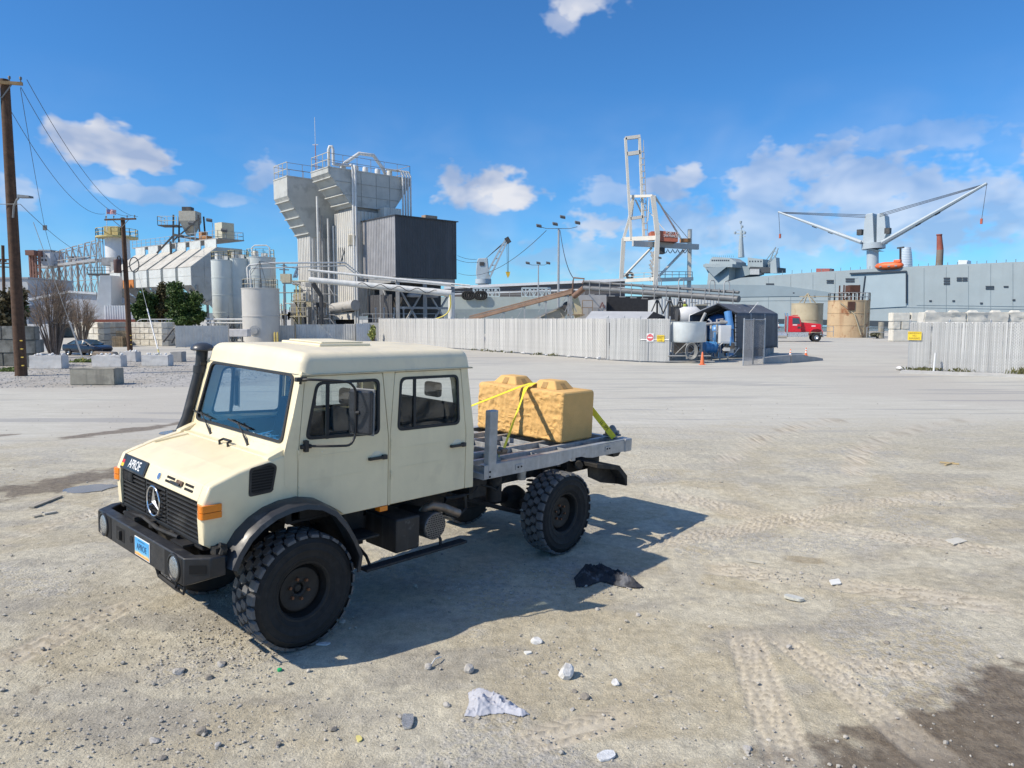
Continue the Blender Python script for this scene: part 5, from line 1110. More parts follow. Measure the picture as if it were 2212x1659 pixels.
blockwall(A(364,749,82.4),A(379,746,88),2.75,4,3,.7,'short end return of the right cream block wall',mblkw)
def pallets(px,py,Y,n,label):
    b=A(px,py,Y); b.z=0; rt=root('pallet_stack',b,label,'pallets','stacked wooden pallets')
    m=[MB().bx(-.6,.6,-.5,.5,0,.022).mesh('pallet_deck'),MB().bx(-.6,.6,-.05,.05,0,.09).mesh('pallet_bearer')]
    for q in m: q.materials.append(mwoodt)
    for k in range(n):
        z=k*.15
        for y in (-.42,0,.42): inst('bearer',m[1],rt,(random.uniform(-.03,.03),y,z))
        for i in range(5): inst('board',MB().bx(-.055,.055,-.5,.5,0,.02).mesh('b') if False else bmesh_board,rt,(-.52+i*.26,0,z+.092))
bmesh_board=MB().bx(-.055,.055,-.5,.5,0,.02).mesh('board'); bmesh_board.materials.append(mwoodt)
pallets(268,748,81.5,12,'taller stack of wooden pallets between the cream block walls'); pallets(259,748,80.5,8,'shorter stack of wooden pallets left of the far pole')
# ------------------------------------------------------------------ plants
def leaf_mesh(name,centres,n,size,rs,flat=1.):
    """leaf-sized faces spread through a set of ellipsoid lobes (c, r3)"""
    V=np.zeros((n*4,3)); w=np.array([c[1][0]*c[1][1]*c[1][2] for c in centres])**.7; pick=rs.choice(len(centres),n,p=w/w.sum())
    C=np.array([c[0] for c in centres])[pick]; Rr=np.array([c[1] for c in centres])[pick]
    d=rs.normal(size=(n,3)); d/=np.linalg.norm(d,axis=1)[:,None]; r=rs.rand(n)**.4; P=C+d*Rr*r[:,None]*(.85+.3*rs.rand(n))[:,None]
    a=rs.normal(size=(n,3)); a=a*.8+d*np.array([.6,.6,.2])+np.array([0,0,.5]); a/=np.linalg.norm(a,axis=1)[:,None]; b=np.cross(a,rs.normal(size=(n,3))); b/=np.linalg.norm(b,axis=1)[:,None]
    s=size*(.6+.8*rs.rand(n))[:,None]; V[0::4]=P-a*s; V[1::4]=P+b*s*.5*flat; V[2::4]=P+a*s; V[3::4]=P-b*s*.5*flat
    me=bpy.data.meshes.new(name); f=np.arange(n*4).reshape(n,4); me.from_pydata(V.tolist(),[],f.tolist()); return me
def leafmat(name,c1,c2):
    if name in MC: return MC[name]
    m=bpy.data.materials.new(name); m.use_nodes=True; nt=m.node_tree; N=nt.nodes; L=nt.links; b=N['Principled BSDF']; MC[name]=m
    tc=N.new('ShaderNodeTexCoord'); n=N.new('ShaderNodeTexNoise'); n.inputs['Scale'].default_value=1.4; n.inputs['Detail'].default_value=3; L.new(tc.outputs['Object'],n.inputs['Vector']); n2=N.new('ShaderNodeTexWhiteNoise'); g=N.new('ShaderNodeNewGeometry')
    x=N.new('ShaderNodeMix'); x.data_type='RGBA'; mr=N.new('ShaderNodeMapRange'); mr.inputs[1].default_value=.35; mr.inputs[2].default_value=.65; L.new(n.outputs['Fac'],mr.inputs[0]); ad=N.new('ShaderNodeMath'); ad.operation='MULTIPLY_ADD'; L.new(g.outputs['Random Per Island'],ad.inputs[0]); ad.inputs[1].default_value=.5; ad.use_clamp=True
    sb=N.new('ShaderNodeMath'); sb.operation='SUBTRACT'; L.new(mr.outputs[0],sb.inputs[0]); sb.inputs[1].default_value=.25; L.new(sb.outputs[0],ad.inputs[2]); L.new(ad.outputs[0],x.inputs[0]); x.inputs[6].default_value=(*c1,1); x.inputs[7].default_value=(*c2,1); L.new(x.outputs[2],b.inputs['Base Color']); b.inputs['Roughness'].default_value=.6
    b.inputs['Specular IOR Level'].default_value=.3; return m
mtrunk=mat('bark_grey',(.16,.13,.11),.9,var=.3,sc=6)
def bush(px,pyb,Y,lobes,n,size,label,lm,cat='tree',trunkh=1.5,name='evergreen_tree',seed=1):
    b=A(px,pyb,Y); b.z=0; rt=root(name,b,label,cat); rs=np.random.RandomState(seed); L_=[]
    for lx,ly,hx,hy in lobes:
        c=A(lx,ly,Y); rx=hx/FD*Y; rz=hy/FD*Y
        for k in range(7):
            q=rs.normal(size=3); q/=np.linalg.norm(q); q*=.55; L_.append((np.array([c.x+q[0]*rx-b.x,q[1]*rx,c.z+q[2]*rz]),np.array([rx*.55,rx*.55,rz*.5])))
    me=leaf_mesh('crown',L_,n,size,rs); mkobj('crown',me,lm,rt)
    mb=MB(); top=max(l[0][2] for l in L_); mb.tube([(0,0,-.2),(.1,.1,top*.5),(.0,.2,top*.9)],[.25,.16,.05],8)
    for k in range(9):
        l=L_[rs.randint(len(L_))][0]; mb.tube([(0.05,.05,top*.25),tuple(l*np.array([.6,.6,.75])),tuple(l)],[.09,.05,.02],5)
    mb.build('trunk',mtrunk,rt,world=False,smooth=50); return rt
lg=leafmat('leaf_evergreen',(.022,.050,.012),(.095,.15,.035)); lb=leafmat('leaf_bronze',(.05,.05,.02),(.17,.13,.06))
bush(390,697,94,[(385,640,32,34),(415,660,34,32),(402,680,40,22),(430,685,24,16)],10000,.17,'large dark green rounded tree in front of the end bin wall',lg,seed=2)
bush(322,695,96,[(318,650,22,34),(305,672,22,22),(318,685,24,12)],6500,.17,'pointed green tree left of the bronze leaved tree',lg,seed=3)
bush(348,695,97,[(352,640,18,32),(346,670,18,26)],5000,.17,'bronze leaved tree between the two dark green trees',lb,seed=4)
bush(400,703,92,[(398,695,34,10)],1200,.2,'low dark shrub spilling over the grey fence top',lg,'shrub',name='fence_shrub',seed=5)
bush(20,745,62,[(20,660,34,48),(8,700,38,40),(44,640,18,28)],3600,.2,'olive brown leafy tree behind the near power pole',leafmat('leaf_olive',(.05,.045,.02),(.16,.13,.07)),seed=6,name='leafy_tree')
bush(52,720,64,[(48,665,16,30)],900,.2,'small green tree between near pole and bare tree',lg,seed=16,name='leafy_tree')
def bare_tree(px,pyb,Y,hpx,wpx,n,label,seed):
    b=A(px,pyb,Y); b.z=0; rt=root('bare_tree',b,label,'tree','bare winter trees'); rs=np.random.RandomState(seed); H=hpx/FD*Y; W=wpx/FD*Y
    mb=MB(); tw=MB()
    for k in range(n):
        a=rs.rand()*6.28; sp=rs.rand()**.7; h=H*(1-.35*sp*sp)*(.7+.3*rs.rand()); tip=Vector((math.cos(a)*W*sp,math.sin(a)*W*sp*.8,h)); base=Vector((math.cos(a)*.25,math.sin(a)*.25,0)); mid=base.lerp(tip,.4)+Vector((rs.normal()*.15,rs.normal()*.15,.3))
        p2=base.lerp(tip,.75)+Vector((rs.normal()*.2,rs.normal()*.2,.1)); mb.tube([base,mid,p2,tip],[.06,.04,.024,.008],4,caps=False)
        for j in range(16):
            f=.25+.75*rs.rand(); q=(mid.lerp(p2,(f-.25)/.5) if f<.75 else p2.lerp(tip,(f-.75)/.25)); l=.5+1.0*rs.rand(); dr=Vector((math.cos(a)*.5+rs.normal()*.5,math.sin(a)*.5+rs.normal()*.5,1.0)).normalized(); e=q+dr*l; tw.tube([q,q.lerp(e,.5)+Vector((rs.normal()*.05,0,0)),e],[.014,.010,.004],3,caps=False)
            for i in range(2): g=q.lerp(e,rs.rand()); tw.tube([g,g+Vector((rs.normal()*.3,rs.normal()*.3,.3*rs.rand()+.1))],[.008,.003],3,caps=False)
    mb.build('trunk',mtrunk,rt,world=False,smooth=60); o=tw.build('twigs',mat('twig_brown',(.31,.225,.155),.9,var=.2,sc=3),rt,world=False); o['kind']='stuff'
bare_tree(117,762,58,196,46,46,'bare many stemmed winter tree left of the blue car',1); bare_tree(178,742,80,118,30,40,'smaller bare winter tree behind the blue car',2)
# ------------------------------------------------------------------ concrete plant
class Fr:
    """horizontal frame: origin o, axes u,w (unit xy)"""
    def __init__(s,o,u,w): s.o=Vector((o[0],o[1],0)); s.u=Vector((u[0],u[1],0)).normalized(); s.w=Vector((w[0],w[1],0)).normalized()
    def __call__(s,a,b,z): return s.o+s.u*a+s.w*b+Vector((0,0,z))
    def box(s,mb,a0,a1,b0,b1,z0,z1):
        v=[s(a,b,z) for z in (z0,z1) for a,b in ((a0,b0),(a1,b0),(a1,b1),(a0,b1))]; return mb.add(v,[(0,3,2,1),(4,5,6,7),(0,1,5,4),(1,2,6,5),(2,3,7,6),(3,0,4,7)])
mbin=mat('bin_white',(.60,.62,.60),.6,var=.12,sc=.8,bump=.01,bs=5,streak=((.42,.40,.36),.5,1.2),stain=((.45,.44,.40),.5,.9,.55))
mbinr=mat('bin_rust',(.55,.20,.05),.8,var=.35,sc=1.5,streak=((.30,.10,.03),.6,2))
mbind=mat('bin_roof',(.50,.48,.43),.7,var=.15,sc=.8,stain=((.36,.33,.28),.6,.8,.52))
mcorr=mat('corrugated_light',(.68,.655,.60),.55,metal=.1,var=.1,sc=.6,streak=((.38,.36,.33),.4,1.0)); mcorrw=mat('corrugated_white',(.64,.66,.67),.55,var=.1,sc=.6)
mhop=mat('hopper_grey',(.49,.495,.465),.6,var=.14,sc=.5,streak=((.56,.57,.55),.5,.9),stain=((.28,.29,.28),.5,.5,.55))
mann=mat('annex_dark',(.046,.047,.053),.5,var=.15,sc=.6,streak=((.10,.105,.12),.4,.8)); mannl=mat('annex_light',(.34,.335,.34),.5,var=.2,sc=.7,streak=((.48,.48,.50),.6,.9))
msilo=mat('silo_paleblue',(.58,.615,.59),.55,var=.1,sc=.6,streak=((.40,.42,.42),.4,1.0)); mtank=mat('tank_grey',(.54,.52,.48),.65,var=.1,sc=.5,streak=((.37,.35,.32),.4,.9))
# ---- aggregate bins
FB=Fr((-46.3,105.),(-.805,.594),(.594,.805))        # u to the left along the row, w away from camera
rb=root('aggregate_bins',FB(12,4,0),'row of white steel aggregate bins with sloped lids and a rust orange panel','storage bins')
n=6; wb_=25.2/n
for k in range(n):
    a0=k*wb_+.0; a1=a0+wb_-.75; rusty=(k==4)
    mb=MB(); FB.box(mb,a0,a1,0,.12,7.95,9.25); bn=mb.build('front_panel',mbinr if rusty else mbin,rb); bevel(bn,.04)
    mb=MB(); FB.box(mb,a0,a1,0,.12,9.28,10.6); mb.build('front_panel',mbin,rb)
    for t0,t1 in ((0,.47),(.485,1)):
        p=[FB(a0,4.2*t0,10.62+3.1*t0),FB(a1,4.2*t0,10.62+3.1*t0),FB(a1,4.2*t1,10.62+3.1*t1),FB(a0,4.2*t1,10.62+3.1*t1)]; mb=MB(); mb.prism(p,(0,0,-.12)); mb.build('lid_panel',mbind,rb)
    mb=MB(); 
    for a in (a0,a1-.1): mb.prism([FB(a,.12,7.95),FB(a,.12,10.5),FB(a,4.2,13.6),FB(a,4.2,7.95)],FB.u*.1)
    mb.build('bin_side',mbin,rb)
    mb=MB(); mb.add([FB(a0,.1,7.95),FB(a1,.1,7.95),FB(a1,4,5.2),FB(a0,4,5.2)],[(0,1,2,3)]); mb.build('hopper_slope',msteelg,rb)
    mb=MB(); FB.box(mb,a0+.2,a1-.2,4.25,4.4,13.7,14.9); mb.build('upper_panel',mbin,rb)
mb=MB(); mb.prism([FB(-.02,0,7.9),FB(-.02,0,10.6),FB(-.02,4.2,13.7),FB(-.02,8.4,13.7),FB(-.02,8.4,7.9),FB(-.02,4.2,3.6)],FB.u*-.05); ew=mb.build('end_wall',mat('bin_end',(.46,.49,.49),.6,var=.14,sc=.7,bump=.01,bs=4,stain=((.36,.37,.36),.5,.9,.55)),rb)
for z in (9.2,10.6,12.1): mb=MB(); mb.beam(FB(-.09,.02,z),FB(-.09,8.3,z),.03,.05); mb.build('seam',mhop,ew)
for b in (2.1,4.2,6.3): mb=MB(); mb.beam(FB(-.09,b,7.5),FB(-.09,b,13.6),.03,.05); mb.build('seam',mhop,ew)
for a in (-.1,1.5,4,8.5,12.5,17,21,25):
    mb=MB(); 
    for b in (.8,7.5): FB.box(mb,a-.15,a+.15,b-.15,b+.15,0,8)
    mb.beam(FB(a,.8,5),FB(a,7.5,7.8),.12); mb.build('bin_leg',msteelg,rb)
mb=MB(); FB.box(mb,-.4,25.4,4.25,8.6,14.9,15.05); mb.build('catwalk_deck',msteelg,rb)
mb=MB(); rail_path(mb,[FB(-.3,4.3,15.05),FB(25.3,4.3,15.05)],1.1,.035,1.5); rail_path(mb,[FB(-.3,4.3,15.05),FB(-.3,8.5,15.05),FB(25.3,8.5,15.05)],1.1,.035,1.5); mb.build('catwalk_railing',mrailg,rb)
# head house and gear on the catwalk
mb=MB(); c=FB(10,6,15); mb.add([c+Vector(p) for p in ((-.5,-.4,1.2),(.5,-.4,1.2),(.5,.4,1.2),(-.5,.4,1.2),(-1.3,-1.1,3.4),(1.3,-1.1,3.4),(1.3,1.1,3.4),(-1.3,1.1,3.4),(-1.3,-1.1,4.9),(1.3,-1.1,4.9),(1.3,1.1,4.9),(-1.3,1.1,4.9))],[(0,1,5,4),(1,2,6,5),(2,3,7,6),(3,0,4,7),(4,5,9,8),(5,6,10,9),(6,7,11,10),(7,4,8,11),(8,9,10,11)]); mb.build('head_hopper',mat('head_beige',(.42,.40,.34),.7,var=.15),rb)
mb=MB()
for dx in (-2.4,1.9): mb.beam(c+Vector((dx,-1,0)),c+Vector((dx*.9,-1,4.3)),.2); mb.beam(c+Vector((dx,1,0)),c+Vector((dx*.9,1,4.3)),.2)
mb.beam(c+Vector((-2.4,-1,.3)),c+Vector((1.9,-1,3.8)),.18); mb.bx(c.x-4.6,c.x-1.6,c.y-1.2,c.y+1.2,c.z+2.6,c.z+2.75); mb.bx(c.x-1.0,c.x+.4,c.y-.6,c.y+.6,c.z+4.9,c.z+5.6); mb.beam(c+Vector((-5.0,-1,-1.6)),c+Vector((-2.4,-1,1)),.22); mb.beam(c+Vector((-2.8,-1,-2.8)),c+Vector((-2.8,-1,.2)),.25); mb.beam(c+Vector((-2.2,-1,1.2)),c+Vector((2.6,-1,.3)),.6,.4); mb.build('head_frame',msteeld,rb)
mb=MB(); rail_path(mb,[c+Vector((-4.6,1.2,2.75)),c+Vector((-4.6,-1.2,2.75)),c+Vector((-1.6,-1.2,2.75))],1.3,.04,1.4); mb.build('head_railing',mrail,rb)
mb=MB(); FB.box(mb,-.3,1.6,5,7,15.05,17.4); mb.build('dust_house',mat('house_cream',(.58,.55,.42),.6,var=.1),rb)
mb=MB(); FB.box(mb,4,5.6,5,6,15.05,15.7); FB.box(mb,5.2,6,5,6,15.05,16.4); mb.build('drive_motor',mat('motor_orange',(.42,.20,.07),.6,var=.3),rb)
def flood(px,pyt,Y,zb,label,n=1,par=None,r=.06,heads=None,group='yard floodlights'):
    t=A(px,pyt,Y); rt=root('floodlight_mast',(t.x,t.y,zb),label,'floodlight',group); mb=MB(); mb.tube([(t.x,t.y,zb),t],[r,r*.7],8); mb.build('mast',mat('mast_galv',(.42,.43,.44),.5,metal=.4,var=.1),rt,smooth=50)
    hs=heads or [(-.3,0)]
    if len(hs)>1: mb=MB(); x0=min(h[0] for h in hs); x1=max(h[0] for h in hs); mb.tube([t+Vector((x0,0,.25)),t+Vector((x0*.6,0,-.05)),t+Vector((x1*.6,0,-.05)),t+Vector((x1,0,.25))],.05,6); mb.build('head_arm',mlamp,rt)
    for hx,hz in hs:
        mb=MB(); mb.obx(t+Vector((hx,-.2,hz+.35)),(1,.2,-.15),(-.2,1,.5),(0,-.4,1),.85,.5,.42); h=mb.build('lamp_head',mlamp,rt); bevel(h,.06)
    return rt
q=FB(7,6,15); flood(420,488,q.y,15,'floodlight on the bin catwalk left of the taller floodlight',heads=[(-.4,0)])
q=FB(3.5,6,15); flood(459,481,q.y,15,'tallest floodlight standing on the bin catwalk',heads=[(-.4,0)])
flood(487,503,109,15,'thin small floodlight at the right of the bin catwalk',r=.04,heads=[(-.1,0)])
# ---- round silos
def silo(cx,y0,y1,r,Y,label,name='cement_silo',mt_=msilo,rail=mraily):
    t=A(cx,y0,Y); b=A(cx,y1,Y); rt=root(name,(t.x,Y,0),label,'silo','cement silos'); mb=MB(); mb.lathe([(0,t.z),(r,t.z),(r,b.z+.1),(r*.25,b.z-2.6),(.01,b.z-2.6)],40,(t.x,Y,0),'z'); mb.build('shell',mt_,rt,smooth=40)
    for z in np.linspace(b.z+.4,t.z,4): mb=MB(); mb.lathe([(r,z-.04),(r+.04,z-.03),(r+.04,z+.03),(r,z+.04)],40,(t.x,Y,0),'z'); mb.build('hoop',mt_,rt,smooth=40)
    mb=MB(); rail_path(mb,[(t.x+r*.93*math.cos(a),Y+r*.93*math.sin(a),t.z) for a in np.linspace(0,6.283,13)],1.1,.03,2); mb.build('top_railing',rail,rt)
    mb=MB(); mb.lathe([(0,.9),(.35,.9),(.4,.5),(.4,0)],14,(t.x-r*.3,Y-.3,t.z),'z'); mb.bx(t.x+.2,t.x+.9,Y-.4,Y+.3,t.z,t.z+.6); mb.build('filter',mpipe,rt,smooth=40)
    for a in (.8,2.4,3.9,5.5): mb=MB(); p=(t.x+r*.9*math.cos(a),Y+r*.9*math.sin(a)); mb.beam((*p,0),(*p,b.z+1.7),.22); mb.build('leg',msteelg,rt)
    mb=MB(); 
    for k in range(4): a=.8+k*1.57; mb.beam((t.x+r*.9*math.cos(a),Y+r*.9*math.sin(a),.3),(t.x+r*.9*math.cos(a+1.57),Y+r*.9*math.sin(a+1.57),b.z),.1)
    mb.build('leg_brace',msteelg,rt)
silo(480,563,682,1.45,99,'leftmost pale blue round silo beside the bin end wall'); silo(515,560,682,1.45,100,'middle pale blue round silo'); silo(563,557,682,1.95,101,'widest pale blue silo with pipe hoop on top')
mb=MB(); b=A(563,557,101); mb.tube([b+Vector((-.8,-1,0)),b+Vector((-.8,-1,1.3)),b+Vector((-.4,-1,1.6)),b+Vector((1.2,-1,1.6)),b+Vector((1.6,-1,1.3)),b+Vector((1.6,-1,-3))],.09,8); o=mb.build('vent_pipe',mpipe,smooth=60); tag(o,'white looped vent pipe over the widest silo','pipe')
# ---- big grey tank
def ztank(cx,yt,r,Y,h,label,mt_,name='storage_tank',seams=3):
    t=A(cx,yt,Y); rt=root(name,(t.x,Y,0),label,'tank'); mb=MB(); mb.lathe([(0,t.z+.1),(r*.5,t.z+.08),(r,t.z),(r,0),(0,0)],48,(t.x,Y,0),'z'); mb.build('shell',mt_,rt,smooth=40)
    for k in range(seams): z=t.z*(k+1)/(seams) if k<seams-1 else t.z; mb=MB(); mb.lathe([(r,z-.06),(r+.05,z-.05),(r+.05,z+.05),(r,z+.06)],48,(t.x,Y,0),'z'); mb.build('hoop',mt_,rt,smooth=40)
    return rt,Vector((t.x,Y,t.z))
tk,tt=ztank(562.5,624,2.25,91,6,'plain grey cylindrical tank with a round hatch near its base',mtank,seams=2)
mb=MB(); rail_path(mb,[tt+Vector((2.1*math.cos(a),2.1*math.sin(a),0)) for a in np.linspace(0,6.283,17)],1.15,.03,2); mb.build('top_railing',mrail,tk)
mb=MB(); hc=Vector((tt.x-.1,tt.y-2.27,1.65)); mb.lathe([(0,-.12),(.42,-.12),(.45,-.04),(.62,-.04),(.65,0)],24,tuple(hc),'y'); mb.build('round_hatch',mat('hatch_grey',(.40,.40,.39),.5,metal=.3,var=.1),tk,smooth=40)
mb=MB(); mb.tube([tt+Vector((-1.3,-.5,0)),tt+Vector((-1.4,-.5,2.6)),tt+Vector((-1.1,-.5,2.9)),tt+Vector((1.5,0,3.2)),tt+Vector((9.3,6,3.7)),tt+Vector((11,7.5,2.2)),tt+Vector((26,4,.6))],.11,8); mb.tube([tt+Vector((-1.0,-.5,0)),tt+Vector((-1.1,-.5,2.2)),tt+Vector((-.8,-.5,2.5)),tt+Vector((9.3,6,3.3)),tt+Vector((11,7.5,1.8)),tt+Vector((26,4,.3))],.08,8); o=mb.build('fill_pipe',mpipe,smooth=60); tag(o,'pair of white pipes bridging from the grey tank to the tower','pipe')
mb=MB(); mb.tube([tt+Vector((.2,-.5,0)),tt+Vector((.2,-.5,3.4))],.05,6); mb.tube([tt+Vector((.2,-.5,3.4)),tt+Vector((-1.8,-.5,.6))],.025,5); mb.tube([tt+Vector((.2,-.5,3.4)),tt+Vector((1.0,-.5,0.4))],.025,5); mb.tube([tt+Vector((.2,-.5,3.4)),tt+Vector((5.0,0,2.4))],.025,5); o=mb.build('gin_pole',msteeld,smooth=60); tag(o,'dark stayed post on top of the grey tank','post')
# ---- mixing tower
FT=Fr((-24.9,100.),(.75,.66),(-.66,.75))
tw=root('mixing_tower',FT(6,4,0),'tall grey concrete batching tower with flared hopper tops and ribbed siding','tower')
def hopper(a0,a1,b0,b1,zt,zv,zb,ba0,ba1,name,ribs):
    mb=MB(); P=lambda z,x0,x1:[FT(x0,b0,z),FT(x1,b0,z),FT(x1,b1,z),FT(x0,b1,z)]
    v=P(zb,ba0,ba1)+P(zv,a0,a1)+P(zt,a0,a1); mb.add(v,[(0,1,5,4),(1,2,6,5),(2,3,7,6),(3,0,4,7),(4,5,9,8),(5,6,10,9),(6,7,11,10),(7,4,8,11),(8,9,10,11),(3,2,1,0)]); h=mb.build(name,mhop,tw)
    for k in range(ribs):
        t=(k+.55)/ribs; z=zv+(zb-zv)*t; a=a0+(ba0-a0)*t; mb=MB(); mb.beam(FT(a-.12,b0-.06,z),FT(a-.12,b1+.06,z),.25,.14); mb.build('hopper_rib',mhop,h)
    mb=MB(); 
    for b in np.linspace(b0+.6,b1-.6,2): pass
    for e0,e1 in (((a0,b0),(a1,b0)),((a0,b0),(a0,b1))): mb.beam(FT(*e0,zt-.08),FT(*e1,zt-.08),.12,.16)
    mb.build('hopper_rim',mhop,h)
    mb=MB(); rail_path(mb,[FT(a0+.1,b1-.1,zt),FT(a0+.1,b0+.1,zt)],1.9,.045,1.6); mb.build('front_railing',mrail,h)
    mb=MB(); rail_path(mb,[FT(a0+.1,b0+.1,zt),FT(a1-.1,b0+.1,zt),FT(a1-.1,b1-.1,zt),FT(a0+.1,b1-.1,zt)],1.8,.035,2.2,(.5,)); mb.build('top_railing',mat('railing_rust',(.34,.27,.20),.7,var=.3),h); return h
hopper(0,13.3,0,5.2,23.7,22.9,18.7,3.6,10.2,'main_hopper',4); hopper(-2.6,9,7.3,11.9,23.2,20.4,14.9,.9,6.5,'second_hopper',5)
mb=MB()
for z in (20.2,21.9): mb.beam(FT(3.6-3.6*(z-18.7)/4.2+.2,-.03,z),FT(10.2+3.1*(z-18.7)/4.2-.2,-.03,z),.05,.06)
for a in (5.0,7.4,9.6): mb.beam(FT(a,-.03,18.9),FT(a,-.03,23.6),.05,.05)
mb.build('weld_seams',mat('seam_grey',(.36,.365,.35),.6,var=.2),tw)
def ctower(a0,a1,b0,b1,z0,z1,name):
    mb=MB(); 
    for (x,y),(x2,y2) in (((a0,b1),(a0,b0)),((a0,b0),(a1,b0)),((a1,b0),(a1,b1)),((a1,b1),(a0,b1))):
        p,q=FT(x,y,0),FT(x2,y2,0); corr(mb,p,q,z0,z1,.52,.13)
    FT.box(mb,a0+.05,a1-.05,b0+.05,b1-.05,z1-.3,z1-.02); return mb.build(name,mcorr,tw)
t1=ctower(3.7,8.2,.3,5.5,3.5,18.2,'tower_siding'); t2=ctower(.8,6.0,7.5,11.7,2,15.0,'second_siding')
mb=MB(); FT.box(mb,3.9,8.0,.5,4.7,18.2,18.9); FT.box(mb,1.1,5.8,7.8,11.5,15,15.5); mb.build('hopper_neck',msteelg,tw)
t3=MB(); p,q=FT(8.2,-1.2,0),FT(10.6,-1.2,0)
for (x,y),(x2,y2) in (((8.0,3),(8.0,-1.2)),((8.0,-1.2),(10.8,-1.2)),((10.8,-1.2),(10.8,3))): corr(t3,FT(x,y,0),FT(x2,y2,0),6.2,18.9,.36,.07)
FT.box(t3,8.05,10.75,-1.1,2.9,18.6,18.85); t3.build('side_stack_siding',mcorr,tw)
# window with brace seen inside, louvre
def tw_rect(px0,py0,px1,py1,off,mt_,name,par,depth=.1):
    o=FT(3.7,0,0)-FT.u*off; nn=-FT.u; P=[OP(px0,py0,o,nn),OP(px1,py0,o,nn),OP(px1,py1,o,nn),OP(px0,py1,o,nn)]; mb=MB(); mb.prism(P,-FT.u*-depth); return mb.build(name,mt_,par)
wn=tw_rect(731,535,745,572,.09,mslot,'window_opening',t1); 
o_=FT(3.7,0,0)-FT.u*.14; nn=-FT.u; mb=MB(); mb.beam(OP(735,570,o_,nn),OP(744,540,o_,nn),.25,.2); mb.build('window_brace',msteelg,wn)
lv=tw_rect(752,506,767,531,.10,mat('louvre_beige',(.38,.34,.26),.6,var=.1),'louvre',t1)
for k in range(9): y=508+k*2.6; P0=OP(752.5,y,FT(3.7,0,0)-FT.u*.22,nn); P1=OP(766.5,y,FT(3.7,0,0)-FT.u*.22,nn); mb=MB(); mb.beam(P0,P1,.12,.05); mb.build('louvre_slat',mat('louvre_slat',(.55,.50,.40),.6,var=.1),lv)
# annex box
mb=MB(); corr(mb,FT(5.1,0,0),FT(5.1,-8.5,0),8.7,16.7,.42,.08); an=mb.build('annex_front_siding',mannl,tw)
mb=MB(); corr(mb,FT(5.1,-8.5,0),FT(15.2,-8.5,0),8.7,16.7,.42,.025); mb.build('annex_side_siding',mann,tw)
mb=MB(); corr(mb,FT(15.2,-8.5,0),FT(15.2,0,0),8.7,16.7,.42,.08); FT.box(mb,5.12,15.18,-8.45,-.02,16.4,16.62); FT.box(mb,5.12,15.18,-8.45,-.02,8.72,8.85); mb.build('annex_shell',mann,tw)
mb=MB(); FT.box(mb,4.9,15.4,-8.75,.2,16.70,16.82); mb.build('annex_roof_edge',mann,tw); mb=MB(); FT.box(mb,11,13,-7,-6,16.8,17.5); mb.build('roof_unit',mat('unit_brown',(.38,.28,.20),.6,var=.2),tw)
for a,b in ((5.6,-8.1),(10,-8.1),(14.8,-8.1),(5.6,-4),(14.8,-4),(10,-4),(14.8,-.4)):
    mb=MB(); mb.beam(FT(a,b,0),FT(a,b,8.7),.5); mb.build('annex_leg',msteelg,tw)
mb=MB()
for a0_,a1_ in ((5.6,10),(10,14.8)):
    mb.beam(FT(a0_,-8.1,1),FT(a1_,-8.1,7.5),.22); mb.beam(FT(a1_,-8.1,1),FT(a0_,-8.1,7.5),.22)
mb.beam(FT(5.6,-8.1,4.6),FT(14.8,-8.1,4.6),.3); mb.beam(FT(5.2,-8.1,8.3),FT(15,-8.1,8.3),.5,.7); mb.beam(FT(5.4,-8.1,8.3),FT(5.4,0,8.3),.5,.7); mb.beam(FT(5.6,-8.1,1),FT(5.6,-4,8),.22); mb.build('annex_bracing',msteelg,tw)
mb=MB(); FT.box(mb,7,13.5,-7,0,2.5,8.3); mb.build('mixer_housing',msteeld,tw); mb=MB()
corr(mb,FT(5.4,-.5,0),FT(5.4,-7,0),2.5,6.4,.42,.06); mb.build('lower_dark_siding',mat('dark_siding',(.09,.09,.095),.6,var=.15),tw)
for cxx in (8,11): mb=MB(); q=FT(cxx,-8.3,6.9); mb.lathe([(0,0),(.9,.05),(.95,.3),(.3,1.0),(.3,1.4),(0,1.4)],18,(q.x,q.y,q.z-.9),'z'); mb.build('mixer_chute',msteelg,tw,smooth=40)
# vertical pipes on the tower
for a,b,r_,zt_ in ((1.1,5.7,.16,20.5),(1.6,6.1,.14,19),(2.2,6.5,.14,18),(2.6,5.5,.13,17.5),(3.0,5.9,.16,17),(3.3,5.3,.12,16.5),(3.2,6.6,.12,16)):
    mb=MB(); mb.tube([FT(a,b,.5),FT(a,b,zt_)],r_,8); mb.build('riser_pipe',mpipe if b<5.9 else msteelg,tw,smooth=50)
for a,b,zt_ in ((3.5,-.35,24.3),(3.75,-.6,24.2)): mb=MB(); mb.tube([FT(a,b,.5),FT(a,b,zt_-.6),FT(a,b+.2,zt_),FT(a,b+.8,zt_+.1),FT(a-2,b+2,zt_+.1)],.17,10); mb.build('fill_riser',mpipe,tw,smooth=50)
for k in range(4): mb=MB(); a=11.6+k*.45; mb.tube([FT(a,-.4,16.8),FT(a,-.4,23.9),FT(a,.1,24.6),FT(a-2,1.0,24.7)],.14,8); mb.build('fill_riser',mpipe,tw,smooth=50)
mb=MB(); q=FT(6,3,23.7); mb.tube([q+Vector((-2.2,-.4,0)),q+Vector((-1.6,-.4,1.6)),q+Vector((.4,.2,3.1)),q+Vector((2.2,1.4,3.1)),q+Vector((3.4,2,1.4)),q+Vector((3.9,2.3,.3))],.26,10); mb.build('arched_vent_pipe',mpipe,tw,smooth=50)
